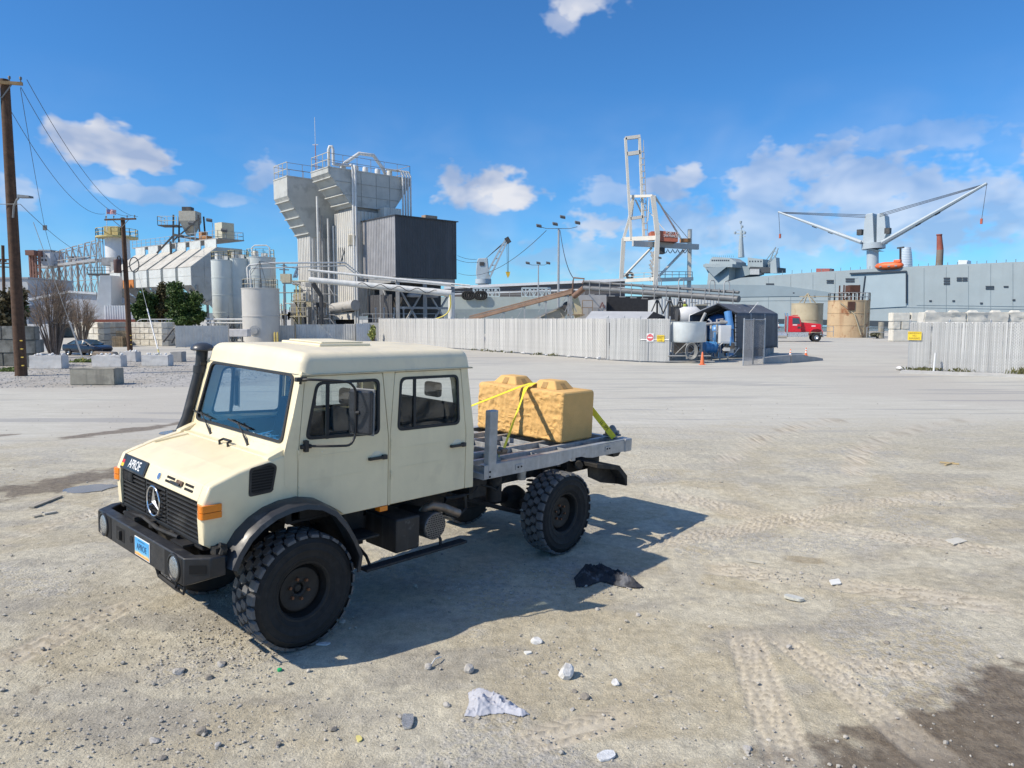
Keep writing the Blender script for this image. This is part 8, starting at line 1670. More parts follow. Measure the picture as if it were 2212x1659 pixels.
# shell: deck line down to the water, running out of frame to the right
hull([(1527,618),(1556,612),(1600,600),(1760,588),(1980,575),(2215,565),(2420,553),(2420,735),(2215,720),(1900,706),(1700,700),(1560,697),(1460,694),(1400,652),(1378,628),(1460,620)],0,26,'hull',msh)
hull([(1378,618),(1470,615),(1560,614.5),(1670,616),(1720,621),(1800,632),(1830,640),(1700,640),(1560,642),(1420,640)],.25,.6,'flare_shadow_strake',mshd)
hull([(1440,688),(1700,689),(1900,693),(2215,704),(2420,716),(2420,735),(2215,720),(1900,706),(1700,700),(1460,694)],.15,.4,'boot_topping',mwl)
for pts in ([(1440,652),(1700,649),(1820,650)],[(1835,662),(2215,668)],[(1980,659),(2215,662)]):
    for a,b in zip(pts[:-1],pts[1:]): mb=MB(); mb.beam(sp(*a,.05),sp(*b,.05),.15,.12); mb.build('hull_seam',mshd,ship)
for x,y,w,h in ((1663,617,17,10),(1793,609,15,9),(1836,606,19,10),(1883,608,20,10),(2045,608,13,17),(2078,604,23,10),(2138,622,18,9),(2173,620,10,5),(2252,616,19,10)):
    n=3 if h>14 else (1 if h<7 else 2)
    for k in range(n):
        hh=h/(n*1.45); y0=y-h/2+k*h/n
        for half in ((0,.47),(.53,1)) if x==2078 else ((0,1),): hull([(x-w/2+w*half[0],y0),(x-w/2+w*half[1],y0),(x-w/2+w*half[1],y0+hh),(x-w/2+w*half[0],y0+hh)],.22,.3,'air_port',mport)
# boxed door recess and big side door
hull([(1835,590),(1958,586),(1963,664),(1866,667),(1855,600),(1836,604)],.06,.1,'side_door_recess',mat('ship_recess',(.31,.38,.42),.5,var=.06,sc=.2)); hull([(1869,596),(1957,590),(1957,662),(1862,667)],.35,.4,'side_door',mat('ship_door',(.36,.44,.48),.5,var=.06,sc=.2))
for a,b in (((1869,596),(1860,667)),((1958,590),(1958,655))): mb=MB(); mb.beam(sp(*a,.55),sp(*b,.55),.35,.3); mb.build('door_gap',mport,ship)
mb=MB(); mb.beam(sp(1836,591,.5),sp(1958,586,.5),.5,.5); mb.build('door_lip',mport,ship); hull([(1878,603),(1888,602),(1888,617),(1878,617)],.3,.4,'port_box',msh)
# forward superstructure
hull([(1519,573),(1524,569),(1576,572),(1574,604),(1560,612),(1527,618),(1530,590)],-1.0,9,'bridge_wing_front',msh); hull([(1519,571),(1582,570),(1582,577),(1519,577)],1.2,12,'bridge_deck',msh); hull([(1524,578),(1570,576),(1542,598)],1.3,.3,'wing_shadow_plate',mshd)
hull([(1534,560),(1540,555),(1576,557),(1590,566),(1590,571),(1532,570)],-2,8,'wheelhouse',msh); hull([(1586,574),(1622,576),(1622,592),(1586,604)],-6,10,'mid_house',mshd); hull([(1615,556),(1648,560),(1648,578),(1615,578)],-5,9,'aft_house',msh)
hull([(1620,576),(1682,578),(1682,588),(1620,590)],-5,6,'container_stow',mat('ship_black',(.05,.06,.07),.6,var=.2)); hull([(1664,566),(1676,556),(1678,590),(1664,590)],-4,3,'deck_locker',msh)
for k in range(12): x=1538+k*4.2; mb=MB(); mb.beam(sp(x,556,-2),sp(x,552,-2),.12); mb.build('rail_stanchion',mshd,ship)
mb=MB(); a=sp(1601,556,-6); mb.tube([a,sp(1601,520,-6),sp(1602,498,-6)],[1.3,.8,.5],10); mb.beam(sp(1588,505,-6),sp(1610,505,-6),.35); mb.beam(sp(1592,497,-6),sp(1608,499,-6),.3); mb.beam(sp(1602,498,-6),sp(1600,478,-6),.25); mb.beam(sp(1596,511,-6),sp(1610,511,-6),.25)
for x,y in ((1588,503),(1600,480),(1609,503),(1603,490)): mb.lathe([(0,-.5),(.5,-.4),(.55,.4),(0,.6)],10,tuple(sp(x,y,-6)),'z')
mb.build('radar_mast',mat('mast_grey',(.36,.42,.45),.5,var=.1),ship)
mb=MB()
for a,b in (((1655,577),(1676,534)),((1668,577),(1681,536)),((1655,577),(1680,545)),((1660,577),(1672,540)),((1646,574),(1676,534))): mb.beam(sp(*a,-8),sp(*b,-8),.28)
for k in range(5): f=k/5; mb.beam(sp(1655+21*f,577-43*f,-8),sp(1668+13*f,577-41*f,-8),.2)
mb.build('lattice_derrick',mshd,ship)
for x0,x1,y0,y1,m_ in ((1763,1792,580,586,mat('red_crate',(.33,.10,.09),.6,var=.2)),(1910,1924,566,574,msh),(2070,2090,562,570,mat('white_unit',(.66,.68,.70),.5,var=.1)),(1620,1640,581,590,mat('crate_grey',(.40,.42,.44),.6,var=.2))): hull([(x0,y1+3),(x0,y0),(x1,y0),(x1,y1+3)],-4,4,'deck_box',m_)
for k in range(26): x=1690+k*21; y=594-(x-1600)*.0465+0; p=sp(x,y+1,-.5); mb=MB(); mb.beam(p-Vector((0,0,.5)),p+Vector((0,0,1.1)),.16); mb.build('deck_stanchion',mshd,ship)
for x,y0 in ((1688,548),(1828,557)): mb=MB(); mb.beam(sp(x,595,-6),sp(x,y0+6,-6),.3); mb.beam(sp(x-8,y0+6,-6),sp(x+8,y0+4,-6),.25); 
for x in range(1660,2215,48):
    if 1830<x<1965: continue
    yt=600-(x-1600)*.0575; yb=690+(x-1700)*.026; mb=MB(); mb.beam(sp(x,yt+2,.03),sp(x,yb,.03),.09,.09); mb.build('plate_seam',mshd,ship)
for x,y in ((1715,633),(1760,640),(1905,655),(2010,650),(2060,650),(2120,655),(2190,648)): mb=MB(); mb.obx(sp(x,y,.1),SD,SN,(0,0,1),.7,.3,.5); mb.build('scupper',mport,ship)
for k in range(9): hull([(1537+k*4.4,561),(1540+k*4.4,561),(1540+k*4.4,564),(1537+k*4.4,564)],-1.9,.2,'bridge_window',mport)
for k in range(5): hull([(1618+k*6,563),(1621+k*6,563),(1621+k*6,566),(1618+k*6,566)],-4.9,.2,'house_window',mport)
# lifeboat
rt=root('lifeboat',sp(1920,582,1),'orange enclosed lifeboat on the grey ship deck','lifeboat'); mb=MB(); V=[];F=[]; st=[(0,.15),(.08,.7),(.3,1.0),(.7,1.0),(.92,.75),(1,.3)]; a=sp(1890,583,0); b=sp(1951,580,0); up=(sp(1920,566,0)-sp(1920,583,0)).length
for f,s in st:
    p=a.lerp(b,f)
    for j in range(10): t=2*math.pi*j/10; V.append(p+SN*math.cos(t)*1.6*s+Vector((0,0,up*.42+math.sin(t)*up*.5*s)))
for i in range(len(st)-1):
    for j in range(10): F.append((i*10+j,i*10+(j+1)%10,i*10+10+(j+1)%10,i*10+10+j))
F+=[tuple(range(10)),tuple((len(st)-1)*10+j for j in range(10))]; mb.add(V,F); o=mb.build('boat_shell',mat('lifeboat_orange',(.82,.16,.05),.5,var=.08),rt,smooth=60); fixnormals(o.data)
p=a.lerp(b,.80); mb=MB(); mb.obx(p+Vector((0,0,up*.95)),SD,SN,(0,0,1),2.2,1.8,1.0); bevel(mb.build('boat_cabin',MC['lifeboat_orange'],rt),.2); 
for f in (.25,.55,.8): p=a.lerp(b,f)+SN*1.62+Vector((0,0,up*.35)); mb=MB(); mb.obx(p,SD,SN,(0,0,1),.8,.1,.35); mb.build('boat_port',mshd,rt)
mb=MB(); mb.beam(sp(1945,570,-1),sp(1945,534,-1),.5); mb.beam(sp(1938,536,-1),sp(1953,534,-1),.5); mb.build('davit',msteeld,ship)
# deck crane with two jibs
mcr=mat('crane_grey',(.42,.48,.52),.5,var=.08,sc=.2)
rt=root('twin_deck_crane',sp(1884,590,-8),'twin grey deck crane with two long jibs spread like a V','crane'); C8=-9
def cp(x,y,o=C8): return sp(x,y,o)
mb=MB(); a=cp(1885,590); w=(cp(1897,560)-cp(1872,560)).length/2; mb.tube([a,cp(1885,541)],w,20); mb.tube([cp(1886,541),cp(1887,538)],[w,w*1.9],20); mb.tube([cp(1887,538),cp(1887,526)],w*1.95,24); mb.build('pedestal',mcr,rt,smooth=40)
for pts,nm in (([(1863,526),(1868,466),(1872,462),(1885,460),(1888,526)],'crane_house'),([(1893,526),(1894,462),(1906,460),(1911,466),(1914,505),(1907,526)],'crane_house')): 
    P=[cp(*p,C8+2) for p in pts]; mb=MB(); mb.prism(P,-SN*4.5); o=mb.build(nm,mcr,rt); fixnormals(o.data); bevel(o,.15)
for x,y in ((1858,502),(1918,499)): p=cp(x,y,C8+1); mb=MB(); mb.obx(p,SD,SN,(0,0,1),1.7,2,2.0); mb.build('operator_cab',msteeld,rt)
def jib(x0,y0,x1,y1,hx,hy,stx,sty):
    a=cp(x0,y0,C8+2.5); b=cp(x1,y1,C8+2.5); mb=MB()
    for s in (-.9,.9): mb.tube([a+SN*s,a.lerp(b,.5)+SN*s*.8,b+SN*s*.25],[.75,.6,.38],6)
    for k in range(9): f=(k+.5)/9; mb.beam(a.lerp(b,f)+SN*.8*(1-f*.6),a.lerp(b,f)-SN*.8*(1-f*.6),.3)
    mb.build('jib',mcr,rt)
    for k in range(3): mb=MB(); mb.tube([cp(stx,sty+k*3,C8+2),b.lerp(a,.02*k)],.09,4); mb.build('jib_stay',mwire,rt)
    mb=MB(); mb.tube([b,cp(hx,hy,C8+2.5)],.09,4); mb.build('hoist_rope',mwire,rt); p=cp(hx,hy,C8+2.5); mb=MB(); mb.obx(p,SD,SN,(0,0,1),.6,.6,1.7); mb.build('hook_block',mat('hook_red',(.45,.10,.05),.6,var=.2),rt)
    for f in (.36,.55): p=a.lerp(b,f)-Vector((0,0,.6)); mb=MB(); mb.obx(p,b-a,SN,(0,0,1),1.6,.8,.6); mb.build('jib_bracket',msteeld,rt)
    p=a.lerp(b,.45)+SN*1.1; mb=MB(); mb.obx(p,b-a,(0,0,1),SN,1.6,.7,.08); mb.build('warning_plate',mat('warn_yellow',(.70,.55,.05),.5,var=0),rt)
jib(1862,524,1682,458,1685,510,1870,464); jib(1908,524,2132,396,2120,478,1900,462)
# ------------------------------------------------------------------ far second ship crane and deck
Y2=265.
rt=root('slewing_crane',(A(1044,640,Y2).x,Y2,0),'grey ship crane with raised lattice jib and yellow hook block','crane'); mb=MB(); a=A(1044,640,Y2); mb.tube([a,A(1044,613,Y2)],2.0,16); mb.tube([A(1044,613,Y2),A(1044,603,Y2)],2.9,20); mb.build('pedestal',mcr,rt,smooth=40)
mb=MB(); mb.prism([A(1030,603,Y2),A(1028,590,Y2),A(1030,565,Y2),A(1033,558,Y2),A(1053,557,Y2),A(1056,590,Y2),A(1060,603,Y2)],(0,5,0)); bevel(mb.build('crane_house',mcr,rt),.2); mb=MB(); mb.prism([A(1036,566,Y2-.1),A(1046,566,Y2-.1),A(1046,574,Y2-.1),A(1036,574,Y2-.1)],(0,-.1,0)); mb.build('louvre',msteeld,rt)
mb=MB(); a0,a1=A(1045,602,Y2-1),A(1057,602,Y2-1); b0=A(1093,516,Y2-1); b1=A(1099,514,Y2-1); mb.beam(a0,b0,.6); mb.beam(a1,b1,.6)
for k in range(5): f=(k+1)/6; mb.beam(a0.lerp(b0,f),a1.lerp(b1,f),.4)
mb.build('jib',mcr,rt)
mb=MB(); mb.obx(A(1097,519,Y2-1),(1,0,.6),(0,1,0),(-.6,0,1),1.6,1.2,2.2); mb.build('sheave_head',msteeld,rt)
for dx in (-2,2): mb=MB(); mb.tube([A(1097+dx,522,Y2-1),A(1097+dx*.5,588,Y2-1)],.08,4); mb.build('hoist_rope',mwire,rt)
for k in range(3): mb=MB(); mb.tube([A(1050,558,Y2-1),A(1094,518+k*2,Y2-1)],.08,4); mb.build('jib_stay',mwire,rt)
mb=MB(); mb.prism([A(1092,587,Y2-1),A(1102,587,Y2-1),A(1101,594,Y2-1),A(1097,601,Y2-1),A(1094,594,Y2-1)],(0,.8,0)); mb.build('hook_block',mat('hook_yellow',(.75,.48,.05),.5,var=.1),rt)
wire(A(988,552,Y2),A(1030,560,Y2),.5,'upper crane stay wire left of the slewing crane',.07); wire(A(985,560,Y2),A(1032,566,Y2),.6,'lower crane stay wire left of the slewing crane',.07)
# long dark warehouse
rt=root('long_warehouse',(A(1150,680,200).x,200,0),'long low dark warehouse roof behind the yard','building'); mb=MB(); P=[A(960,680,205),A(960,624,205),A(1350,607,195),A(1350,680,195)]; mb.prism(P,(0,20,0)); mb.build('warehouse_wall',mat('warehouse_dark',(.10,.095,.10),.7,var=.15,sc=.1),rt); mb=MB(); mb.beam(P[1]+Vector((0,-.4,.3)),P[2]+Vector((0,-.4,.3)),.6,.7); mb.build('eaves_band',mat('eaves_white',(.62,.64,.66),.5,var=.1),rt); mb=MB(); mb.beam(A(960,636,204),A(1350,622,194),.3,.35); mb.build('lower_band',MC['eaves_white'],rt)
# pale green-grey barge wall with lattice trusses and tyres on deck
mbg_=mat('barge_green',(.42,.47,.45),.7,var=.12,sc=.3,streak=((.40,.38,.25),.5,.4)); rt=root('moored_barge',(A(1150,690,150).x,150,0),'pale green grey barge side behind the long white fence','barge'); mb=MB(); p=A(940,700,150); q=A(1262,641,150); mb.bx(p.x,q.x,150,162,0,q.z); mb.build('barge_side',mbg_,rt); mb=MB(); mb.bx(p.x,q.x,149.8,150,0,A(1100,668,150).z); mb.build('barge_lower',mat('barge_dark',(.27,.32,.33),.7,var=.12,sc=.3),rt); mb=MB(); rail_path(mb,[(p.x,150.3,q.z),(q.x,150.3,q.z)],1.1,.05,3); mb.build('barge_railing',mrailg,rt)
def truss(x0,x1,y0,y1,Y,label):
    a=A(x0,y1,Y); b=A(x1,y0,Y); w=b.x-a.x; h=b.z-a.z; n=7; mb=MB()
    for yy in (Y,Y+2):
        for z in (a.z,b.z): mb.beam((a.x,yy,z),(b.x,yy,z),.22)
        for k in range(n): x=a.x+w*k/n; x2=a.x+w*(k+1)/n; mb.beam((x,yy,a.z),(x,yy,b.z),.16); mb.beam((x,yy,a.z if k%2 else b.z),(x2,yy,b.z if k%2 else a.z),.14)
        mb.beam((b.x,yy,a.z),(b.x,yy,b.z),.16)
    o=mb.build('lattice_truss',mat('truss_paleblue',(.52,.60,.62),.5,var=.1)); tag(o,label,'truss','lattice trusses on the barge')
truss(1022,1079,622,640,152,'left pale blue lattice truss on the barge deck'); truss(1127,1189,622,640,152,'right pale blue lattice truss on the barge deck')
for k,px in enumerate((1011,1036)): mb=MB(); q=A(px,641,149); 
for k,(px,lab) in enumerate(((1012,'left black fender tyre bundle on the barge edge'),(1039,'right black fender tyre bundle on the barge edge'))):
    q=A(px,638,149.5); rt_=root('fender_tyres',q,lab,'tyres','fender tyres on the barge')
    for j in range(3): mb=MB(); mb.tube([q+Vector((math.cos(t)*.75+j*.45-.5,0,math.sin(t)*.75)) for t in np.linspace(0,6.28,17)[:-1]],.22,8,closed=True); mb.build('tyre',mtyre,rt_,smooth=60)
flood(1207,493,118,0,'tall floodlight mast with four lamps behind the long fence',r=.22,heads=[(-3.2,0),(-.6,.3),(.6,1.4),(3.0,.5)])
flood(1163,572,150,6,'shorter triple floodlight mast on the barge',r=.16,heads=[(-2.2,0),(0,0),(2.0,0)])
flood(1425,560,190,0,'thin single floodlight mast in front of the gantry crane',r=.12,heads=[(0,0)])
wire(A(1180,498,118),A(990,590,200),3,'slack cable falling left from the tall floodlight mast',.05); wire(A(1210,498,118),A(1238,600,75),1.2,'slack cable falling right from the tall floodlight mast',.05)
# ------------------------------------------------------------------ container crane
Yc=235.
def zc(x,y,Y=Yc): return A(1309.5+x*.2187,274.3+y*.2187,Y)
mg_=mat('gantry_cream',(.70,.66,.58),.55,var=.08,sc=.2,streak=((.45,.30,.2),.3,.3)); rt=root('container_crane',(zc(300,1600).x,Yc,0),'tall cream container gantry crane with its boom raised upright','crane')
F_,Rr_=Yc,Yc-8; Bk=Yc+7
def leg(pts,w,nm='leg'):
    for a,b in zip(pts[:-1],pts[1:]): mb=MB(); mb.beam(a,b,w,w*.9); mb.build(nm,mg_,rt)
def down(p): return Vector((p.x,p.y,0))
l1=zc(145,1560,F_); l2=zc(172,1100,F_); leg([down(l1),l1,l2],1.25); leg([l2,zc(225,920,F_),zc(265,700,F_)],.9)
r1=zc(485,1560,Rr_); r2=zc(507,1060,Rr_); leg([down(r1),r1,r2,zc(460,680,Rr_)],1.35)
k1=zc(818,1545,Bk); leg([down(k1),k1,zc(826,1010,Bk)],1.2)
h1=zc(500,1540,Bk+8); leg([down(h1),h1,zc(510,1100,Bk+8)],.9)
for a,b,w in ((zc(172,1110,F_),zc(507,1095,Rr_),2.6),(zc(240,685,F_),zc(460,680,Rr_),1.6),(zc(160,1520,F_),zc(490,1500,Rr_),2.2),(zc(490,1510,Rr_),zc(850,1500,Bk),2.4)): mb=MB(); mb.beam(a,b,w*.35,w*.5); mb.build('portal_beam',mg_,rt)
for a,b,w in ((zc(170,1480,F_),zc(450,1190,Rr_+4),1.2),(zc(525,1470,Rr_),zc(822,1160,Bk),1.3),(zc(480,680,Rr_),zc(740,1105,Bk-3),.9),(zc(290,720,F_),zc(345,840,F_+3),.8),(zc(480,710,Rr_),zc(800,1090,Bk),.35),(zc(320,720,F_),zc(580,1020,Rr_+3),.35),(zc(425,700,Rr_),zc(412,930,Rr_),.5),(zc(275,700,F_),zc(255,900,F_),.5)): mb=MB(); mb.tube([a,b],w/3.2,8); mb.build('brace_tube',mg_,rt,smooth=50)
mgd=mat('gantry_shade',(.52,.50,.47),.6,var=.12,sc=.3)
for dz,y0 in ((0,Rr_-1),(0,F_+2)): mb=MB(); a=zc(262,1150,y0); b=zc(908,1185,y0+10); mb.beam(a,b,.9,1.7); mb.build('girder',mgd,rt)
for x0,x1 in ((190,247),(328,372)):
    t=zc(x0,108,F_-2); b=zc(x1,1110,F_-2); mb=MB(); mb.beam(b,t,.75,1.0,(0,1,0)); mb.build('boom_rail',mg_,rt)
for y,x0,x1,w in ((112,190,335,2.2),(268,205,335,2.6),(905,240,360,2.0)): mb=MB(); mb.beam(zc(x0,y,F_-2),zc(x1,y-18,F_-2),1.0,w*.45); mb.build('boom_tie',mg_,rt)
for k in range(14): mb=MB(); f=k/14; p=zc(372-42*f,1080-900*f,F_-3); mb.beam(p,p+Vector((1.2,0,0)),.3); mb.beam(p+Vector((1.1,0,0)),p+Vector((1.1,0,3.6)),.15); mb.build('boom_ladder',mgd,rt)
a=zc(530,1128,Rr_+1); b=zc(708,1030,Rr_+5); mb=MB(); mb.prism([zc(530,1125,Rr_),zc(708,1135,Rr_),zc(710,1040,Rr_),zc(530,1024,Rr_)],(0,8,0)); mhs=mat('machine_house_red',(.48,.14,.08),.6,var=.12,sc=.3); hs=mb.build('machinery_house',mhs,rt)
for t_,y in (('PORT OF',1048),('SAN FRANCISCO',1078)): text('house_lettering',t_,1.15,zc(655,y,Rr_-.1),(1,0,-.06),(0,0,1),mat('letter_white',(.75,.75,.75),.5,var=0),hs,ext=.05,sx=.62 if 'SAN' in t_ else .9)
mb=MB(); mb.prism([zc(445,1110,Rr_+1),zc(500,1110,Rr_+1),zc(500,1030,Rr_+1),zc(445,1030,Rr_+1)],(0,5,0)); mb.build('red_cabin',mhs,rt)
mb=MB(); mb.prism([zc(745,1135,Bk-1),zc(835,1135,Bk-1),zc(835,1100,Bk-1),zc(745,1100,Bk-1)],(0,3,0)); mb.build('rust_platform',mat('gantry_rust',(.42,.20,.08),.7,var=.4,sc=.5),rt)
mb=MB(); p=[zc(560+2*k+0,1205+40*abs(math.sin(k*.13)),Rr_+4) for k in range(0,140,4)]; mb.tube(p,.12,4); mb.build('festoon_cable',mwire,rt)
mb=MB(); mb.prism([zc(527,1190,Rr_+2),zc(580,1190,Rr_+2),zc(580,1250,Rr_+2),zc(527,1250,Rr_+2)],(0,3,0)); mb.build('operator_cab',msteeld,rt)
mb=MB(); rail_path(mb,[zc(510,1490,Rr_),zc(850,1490,Bk)],2.0,.12,4); rail_path(mb,[zc(165,1510,F_),zc(480,1500,Rr_)],2.0,.12,4); mb.build('walkway_railing',mgd,rt)
mb=MB(); rs=random.Random(5)
for k in range(7): y=1230+k*42; x=455+12*math.sin(k*1.7); mb.beam(zc(x-18,y,Rr_+1),zc(x+18,y+42,Rr_+1),.5); mb.beam(zc(x+18,y,Rr_+1),zc(x-14,y+42,Rr_+1),.4)
mb.build('stair_tower',mgd,rt); mb=MB(); q=zc(235,1470,F_-1); mb.lathe([(.5,-.4),(1.3,-.4),(1.3,.4),(.5,.4)],20,tuple(q),'y'); mb.build('cable_reel',msteeld,rt)
# second hull sheer under the crane
# ------------------------------------------------------------------ far chimney, tower, hills
Yk=520.; q=A(2028,575,Yk); rt=root('brick_chimney',(q.x,Yk,0),'tall red brick chimney behind the ship','chimney'); mb=MB(); t=A(2029,506,Yk); mb.tube([(q.x,Yk,0),(q.x+.3,Yk,A(2028,540,Yk).z)],[2.9,2.2],20); mb.build('lower_shaft',mat('brick_brown',(.24,.19,.15),.8,var=.2,sc=.3),rt,smooth=50); mb=MB(); mb.tube([(q.x+.3,Yk,A(2028,540,Yk).z),(t.x,Yk,t.z)],[2.2,1.6],20); mb.lathe([(1.6,-1),(1.9,-.8),(1.9,0),(1.5,0)],20,(t.x,Yk,t.z),'z'); mb.build('upper_shaft',mat('brick_red',(.34,.10,.07),.8,var=.2,sc=.3),rt,smooth=50)
Yt=2600.; q=A(1951,690,Yt); t=A(1951,533,Yt); H=t.z; rt=root('skyscraper',(q.x,Yt,0),'distant rounded glass skyscraper above the lifeboat','tower'); mgt=mat('tower_glass',(.42,.50,.58),.3,var=.05,sc=.02); mb=MB(); mb.lathe([(23*f,H*z) for f,z in ((1,0),(1,.5),(.97,.65),(.88,.8),(.72,.92),(.55,.99),(0,1.0))],28,(q.x,Yt,0),'z'); mb.build('glass_shaft',mgt,rt,smooth=50)
mf_=mat('tower_fin',(.62,.68,.74),.4,var=0)
for k in range(26): z=H*(.40+.59*k/26); f=np.interp(z/H,[0,.5,.65,.8,.92,.99],[1,1,.97,.88,.72,.55]); mb=MB(); mb.lathe([(23*f+.2,z-1.2),(23*f+.8,z-1.2),(23*f+.8,z+1.2),(23*f+.2,z+1.2)],28,(q.x,Yt,0),'z'); mb.build('floor_band',mf_,rt)
def hill(pts,Y,label,m_,dep=700):
    mb=MB(); V=[];F=[]; n=len(pts)
    for i,(x,y) in enumerate(pts):
        p=A(x,y,Y); V+= [(p.x,Y-60,0),(p.x,Y,max(p.z,1)),(p.x*1.1,Y+dep,0)]
    for i in range(n-1): F+= [(3*i,3*i+3,3*i+4,3*i+1),(3*i+1,3*i+4,3*i+5,3*i+2)]
    mb.add(V,F); o=mb.build('hill',m_,smooth=60); tag(o,kind='structure')
mh=mat('hill_far',(.16,.19,.20),.9,var=.35,sc=.01,stain=((.34,.35,.36),.6,.03,.58))
hill([(-400,672),(-100,668),(60,662),(180,668),(320,672),(450,676),(560,678),(620,672),(660,668),(720,676),(800,684),(960,684),(1000,678),(1080,676),(1180,684),(1300,687),(1500,688)],2300,'',mh)
hill([(1200,686),(1600,680),(1900,676),(2300,670),(2700,668)],3200,'',mh)
rs=random.Random(77)
for k in range(34):
    px=rs.uniform(985,1060) if k<16 else rs.uniform(598,660); py=rs.uniform(680,687) if k<16 else rs.uniform(673,685); p=A(px,py,2200); w=rs.uniform(8,18); mb=MB(); mb.bx(p.x,p.x+w,2200,2210,p.z-12,p.z+rs.uniform(2,8)); o=mb.build('hillside_house',mat('house_pale%d'%(k%3),((.62,.62,.62),(.52,.50,.47),(.40,.42,.45))[k%3],.8,var=.05)); tag(o,('tiny pale house on the far hillside right of the tower' if k<16 else 'tiny pale house on the far hillside left of the tower'),'house','houses on the far hillside right' if k<16 else 'houses on the far hillside left')
# ------------------------------------------------------------------ left background: trestle, warehouse, towers
mtr=mat('trestle_rust',(.26,.20,.17),.7,var=.3,sc=.5); mtrg=mat('trestle_grey',(.36,.37,.38),.6,var=.2,sc=.5)
Ytr=165.
rt=root('conveyor_trestle',(A(150,690,Ytr).x,Ytr,0),'long steel conveyor trestle on lattice legs behind the bare tree','trestle'); mb=MB(); a=A(95,578,Ytr); b=A(216,562,Ytr-10); mb.beam(a,b,2.2,.5); mb.beam(a+Vector((0,-1.2,.9)),b+Vector((0,-1.2,.9)),.14,.14); mb.build('gallery_deck',mtrg,rt)
n=9
for k in range(n):
    f0,f1=k/n,(k+1)/n; p,q=a.lerp(b,f0),a.lerp(b,f1); h=2.6+1.6*f0; mb=MB()
    for dy in (-1.1,1.1):
        mb.beam(p+Vector((0,dy,0)),p+Vector((.4,dy,h)),.16); mb.beam(p+Vector((.4,dy,h)),q+Vector((0,dy,h)),.16); mb.beam(p+Vector((.4,dy,h)),q+Vector((0,dy,0)),.12)
    mb.build('gallery_truss',mtr if k%2 else mtrg,rt)
    mb=MB(); z1=p.z-.2
    for dy in (-1.3,1.3): mb.beam((p.x,p.y+dy,0),(p.x,p.y+dy,z1),.24)
    for j in range(4):
        za,zb=z1*j/4,z1*(j+1)/4; mb.beam((p.x,p.y-1.3,za),(q.x,q.y-1.3,zb),.12); mb.beam((p.x,p.y-1.3,zb),(q.x,q.y-1.3,za),.12); mb.beam((p.x,p.y-1.3,zb),(q.x,q.y-1.3,zb),.12)
    mb.build('trestle_leg',mtrg if k%3 else mtr,rt)
def boxbld(x0,x1,y0,y1,Y,dep,label,m_,name='building',wins=(),zb=None,cat='building'):
    p=A(x0,y1,Y); q=A(x1,y0,Y); z0=0 if zb is None else A(x0,zb,Y).z; mb=MB(); mb.bx(p.x,q.x,Y,Y+dep,z0,q.z); rt=root(name,((p.x+q.x)/2,Y,z0),label,cat); bevel(mb.build('walls',m_,rt),.05)
    mb=MB(); mb.bx(p.x-.2,q.x+.2,Y-.2,Y+dep+.2,q.z,q.z+.25); mb.build('roof_edge',mtrg,rt)
    for wx0,wx1,wy0,wy1 in wins: mb=MB(); a_=A(wx0,wy1,Y); b_=A(wx1,wy0,Y); mb.bx(a_.x,b_.x,Y-.08,Y,a_.z,b_.z); mb.build('window',MC['window_dark'],rt)
    return rt
mwh=mat('house_white',(.60,.62,.65),.6,var=.1,sc=.4)
boxbld(87,108,542,574,160,5,'white windowed hoist tower at the left end of the trestle',mwh,wins=((90,93,551,555),(98,101,551,555),(90,93,560,564),(98,101,560,564)),zb=574)
mb=MB()
for x in (64,70,76,84): p=A(x,545,158); mb.beam((p.x,158,0),(p.x,158,p.z),.4)
for j in range(9): y=548+j*15; mb.beam(A(64,y,158),A(84,y+12,158),.25); mb.beam(A(64,y,158),A(84,y,158),.25)
mb.bx(A(61,552,158).x,A(80,552,158).x,157,160,A(61,552,158).z,A(61,541,158).z); o=mb.build('rusty_hoist_frame',mat('hoist_rust',(.24,.12,.09),.75,var=.3,sc=.5)); tag(o,'rusty lattice hoist frame left of the white hoist tower','frame')
boxbld(146,166,556,566,162,4,'little white control cabin on top of the trestle',mwh,zb=568)
for k,(x,y) in enumerate(((8,530),(14,560))): pass
mb=MB(); p=A(8,690,90); mb.tube([(p.x,90,0),(A(6,530,90).x,90,A(6,530,90).z)],.18,10); 
for y in (560,568,576): mb.beam(A(-8,y,90),A(42 if y<570 else 36,y+2,90),.14)
for x in (0,12,24,36): mb.beam(A(x,566,90),A(x,560,90),.16)
o=mb.build('utility_pole',mwood,smooth=40); tag(o,'dark utility pole with three crossarms at the far left edge','power pole')
boxbld(-40,60,602,690,120,12,'grey flat roofed building at the far left edge',mat('bldg_leftgrey',(.44,.45,.46),.7,var=.1,sc=.3))
mwal=mat('warehouse_grey',(.40,.42,.46),.65,var=.1,sc=.2); rt=root('grey_warehouse',(A(150,690,118).x,118,0),'plain grey warehouse wall behind the bare tree','building'); mb=MB(); mb.prism([A(60,700,118)-Vector((0,0,0)),A(208,700,118),A(208,634,118),A(150,630,118),A(60,648,118)],(0,25,0)); mb.build('walls',mwal,rt); mb=MB(); mb.beam(A(58,648,117.8),A(150,630,117.8),.4,.35); mb.beam(A(150,630,117.8),A(209,634,117.8),.4,.35); mb.build('eaves',MC['eaves_white'],rt); mb=MB(); p=A(56,700,117.5); q=A(82,660,117.5); mb.bx(p.x,q.x,115,118,0,q.z); mb.build('lean_to',mat('lean_blue',(.22,.26,.32),.6,var=.15),rt)
mb=MB(); p=A(52,738,70); q=A(108,700,70); mb.bx(p.x,q.x,70,70.4,0,q.z); o=mb.build('white_yard_wall',mat('yardwall_white',(.56,.56,.57),.8,var=.12)); tag(o,'low white wall behind the bare tree and dark block pillar','wall')
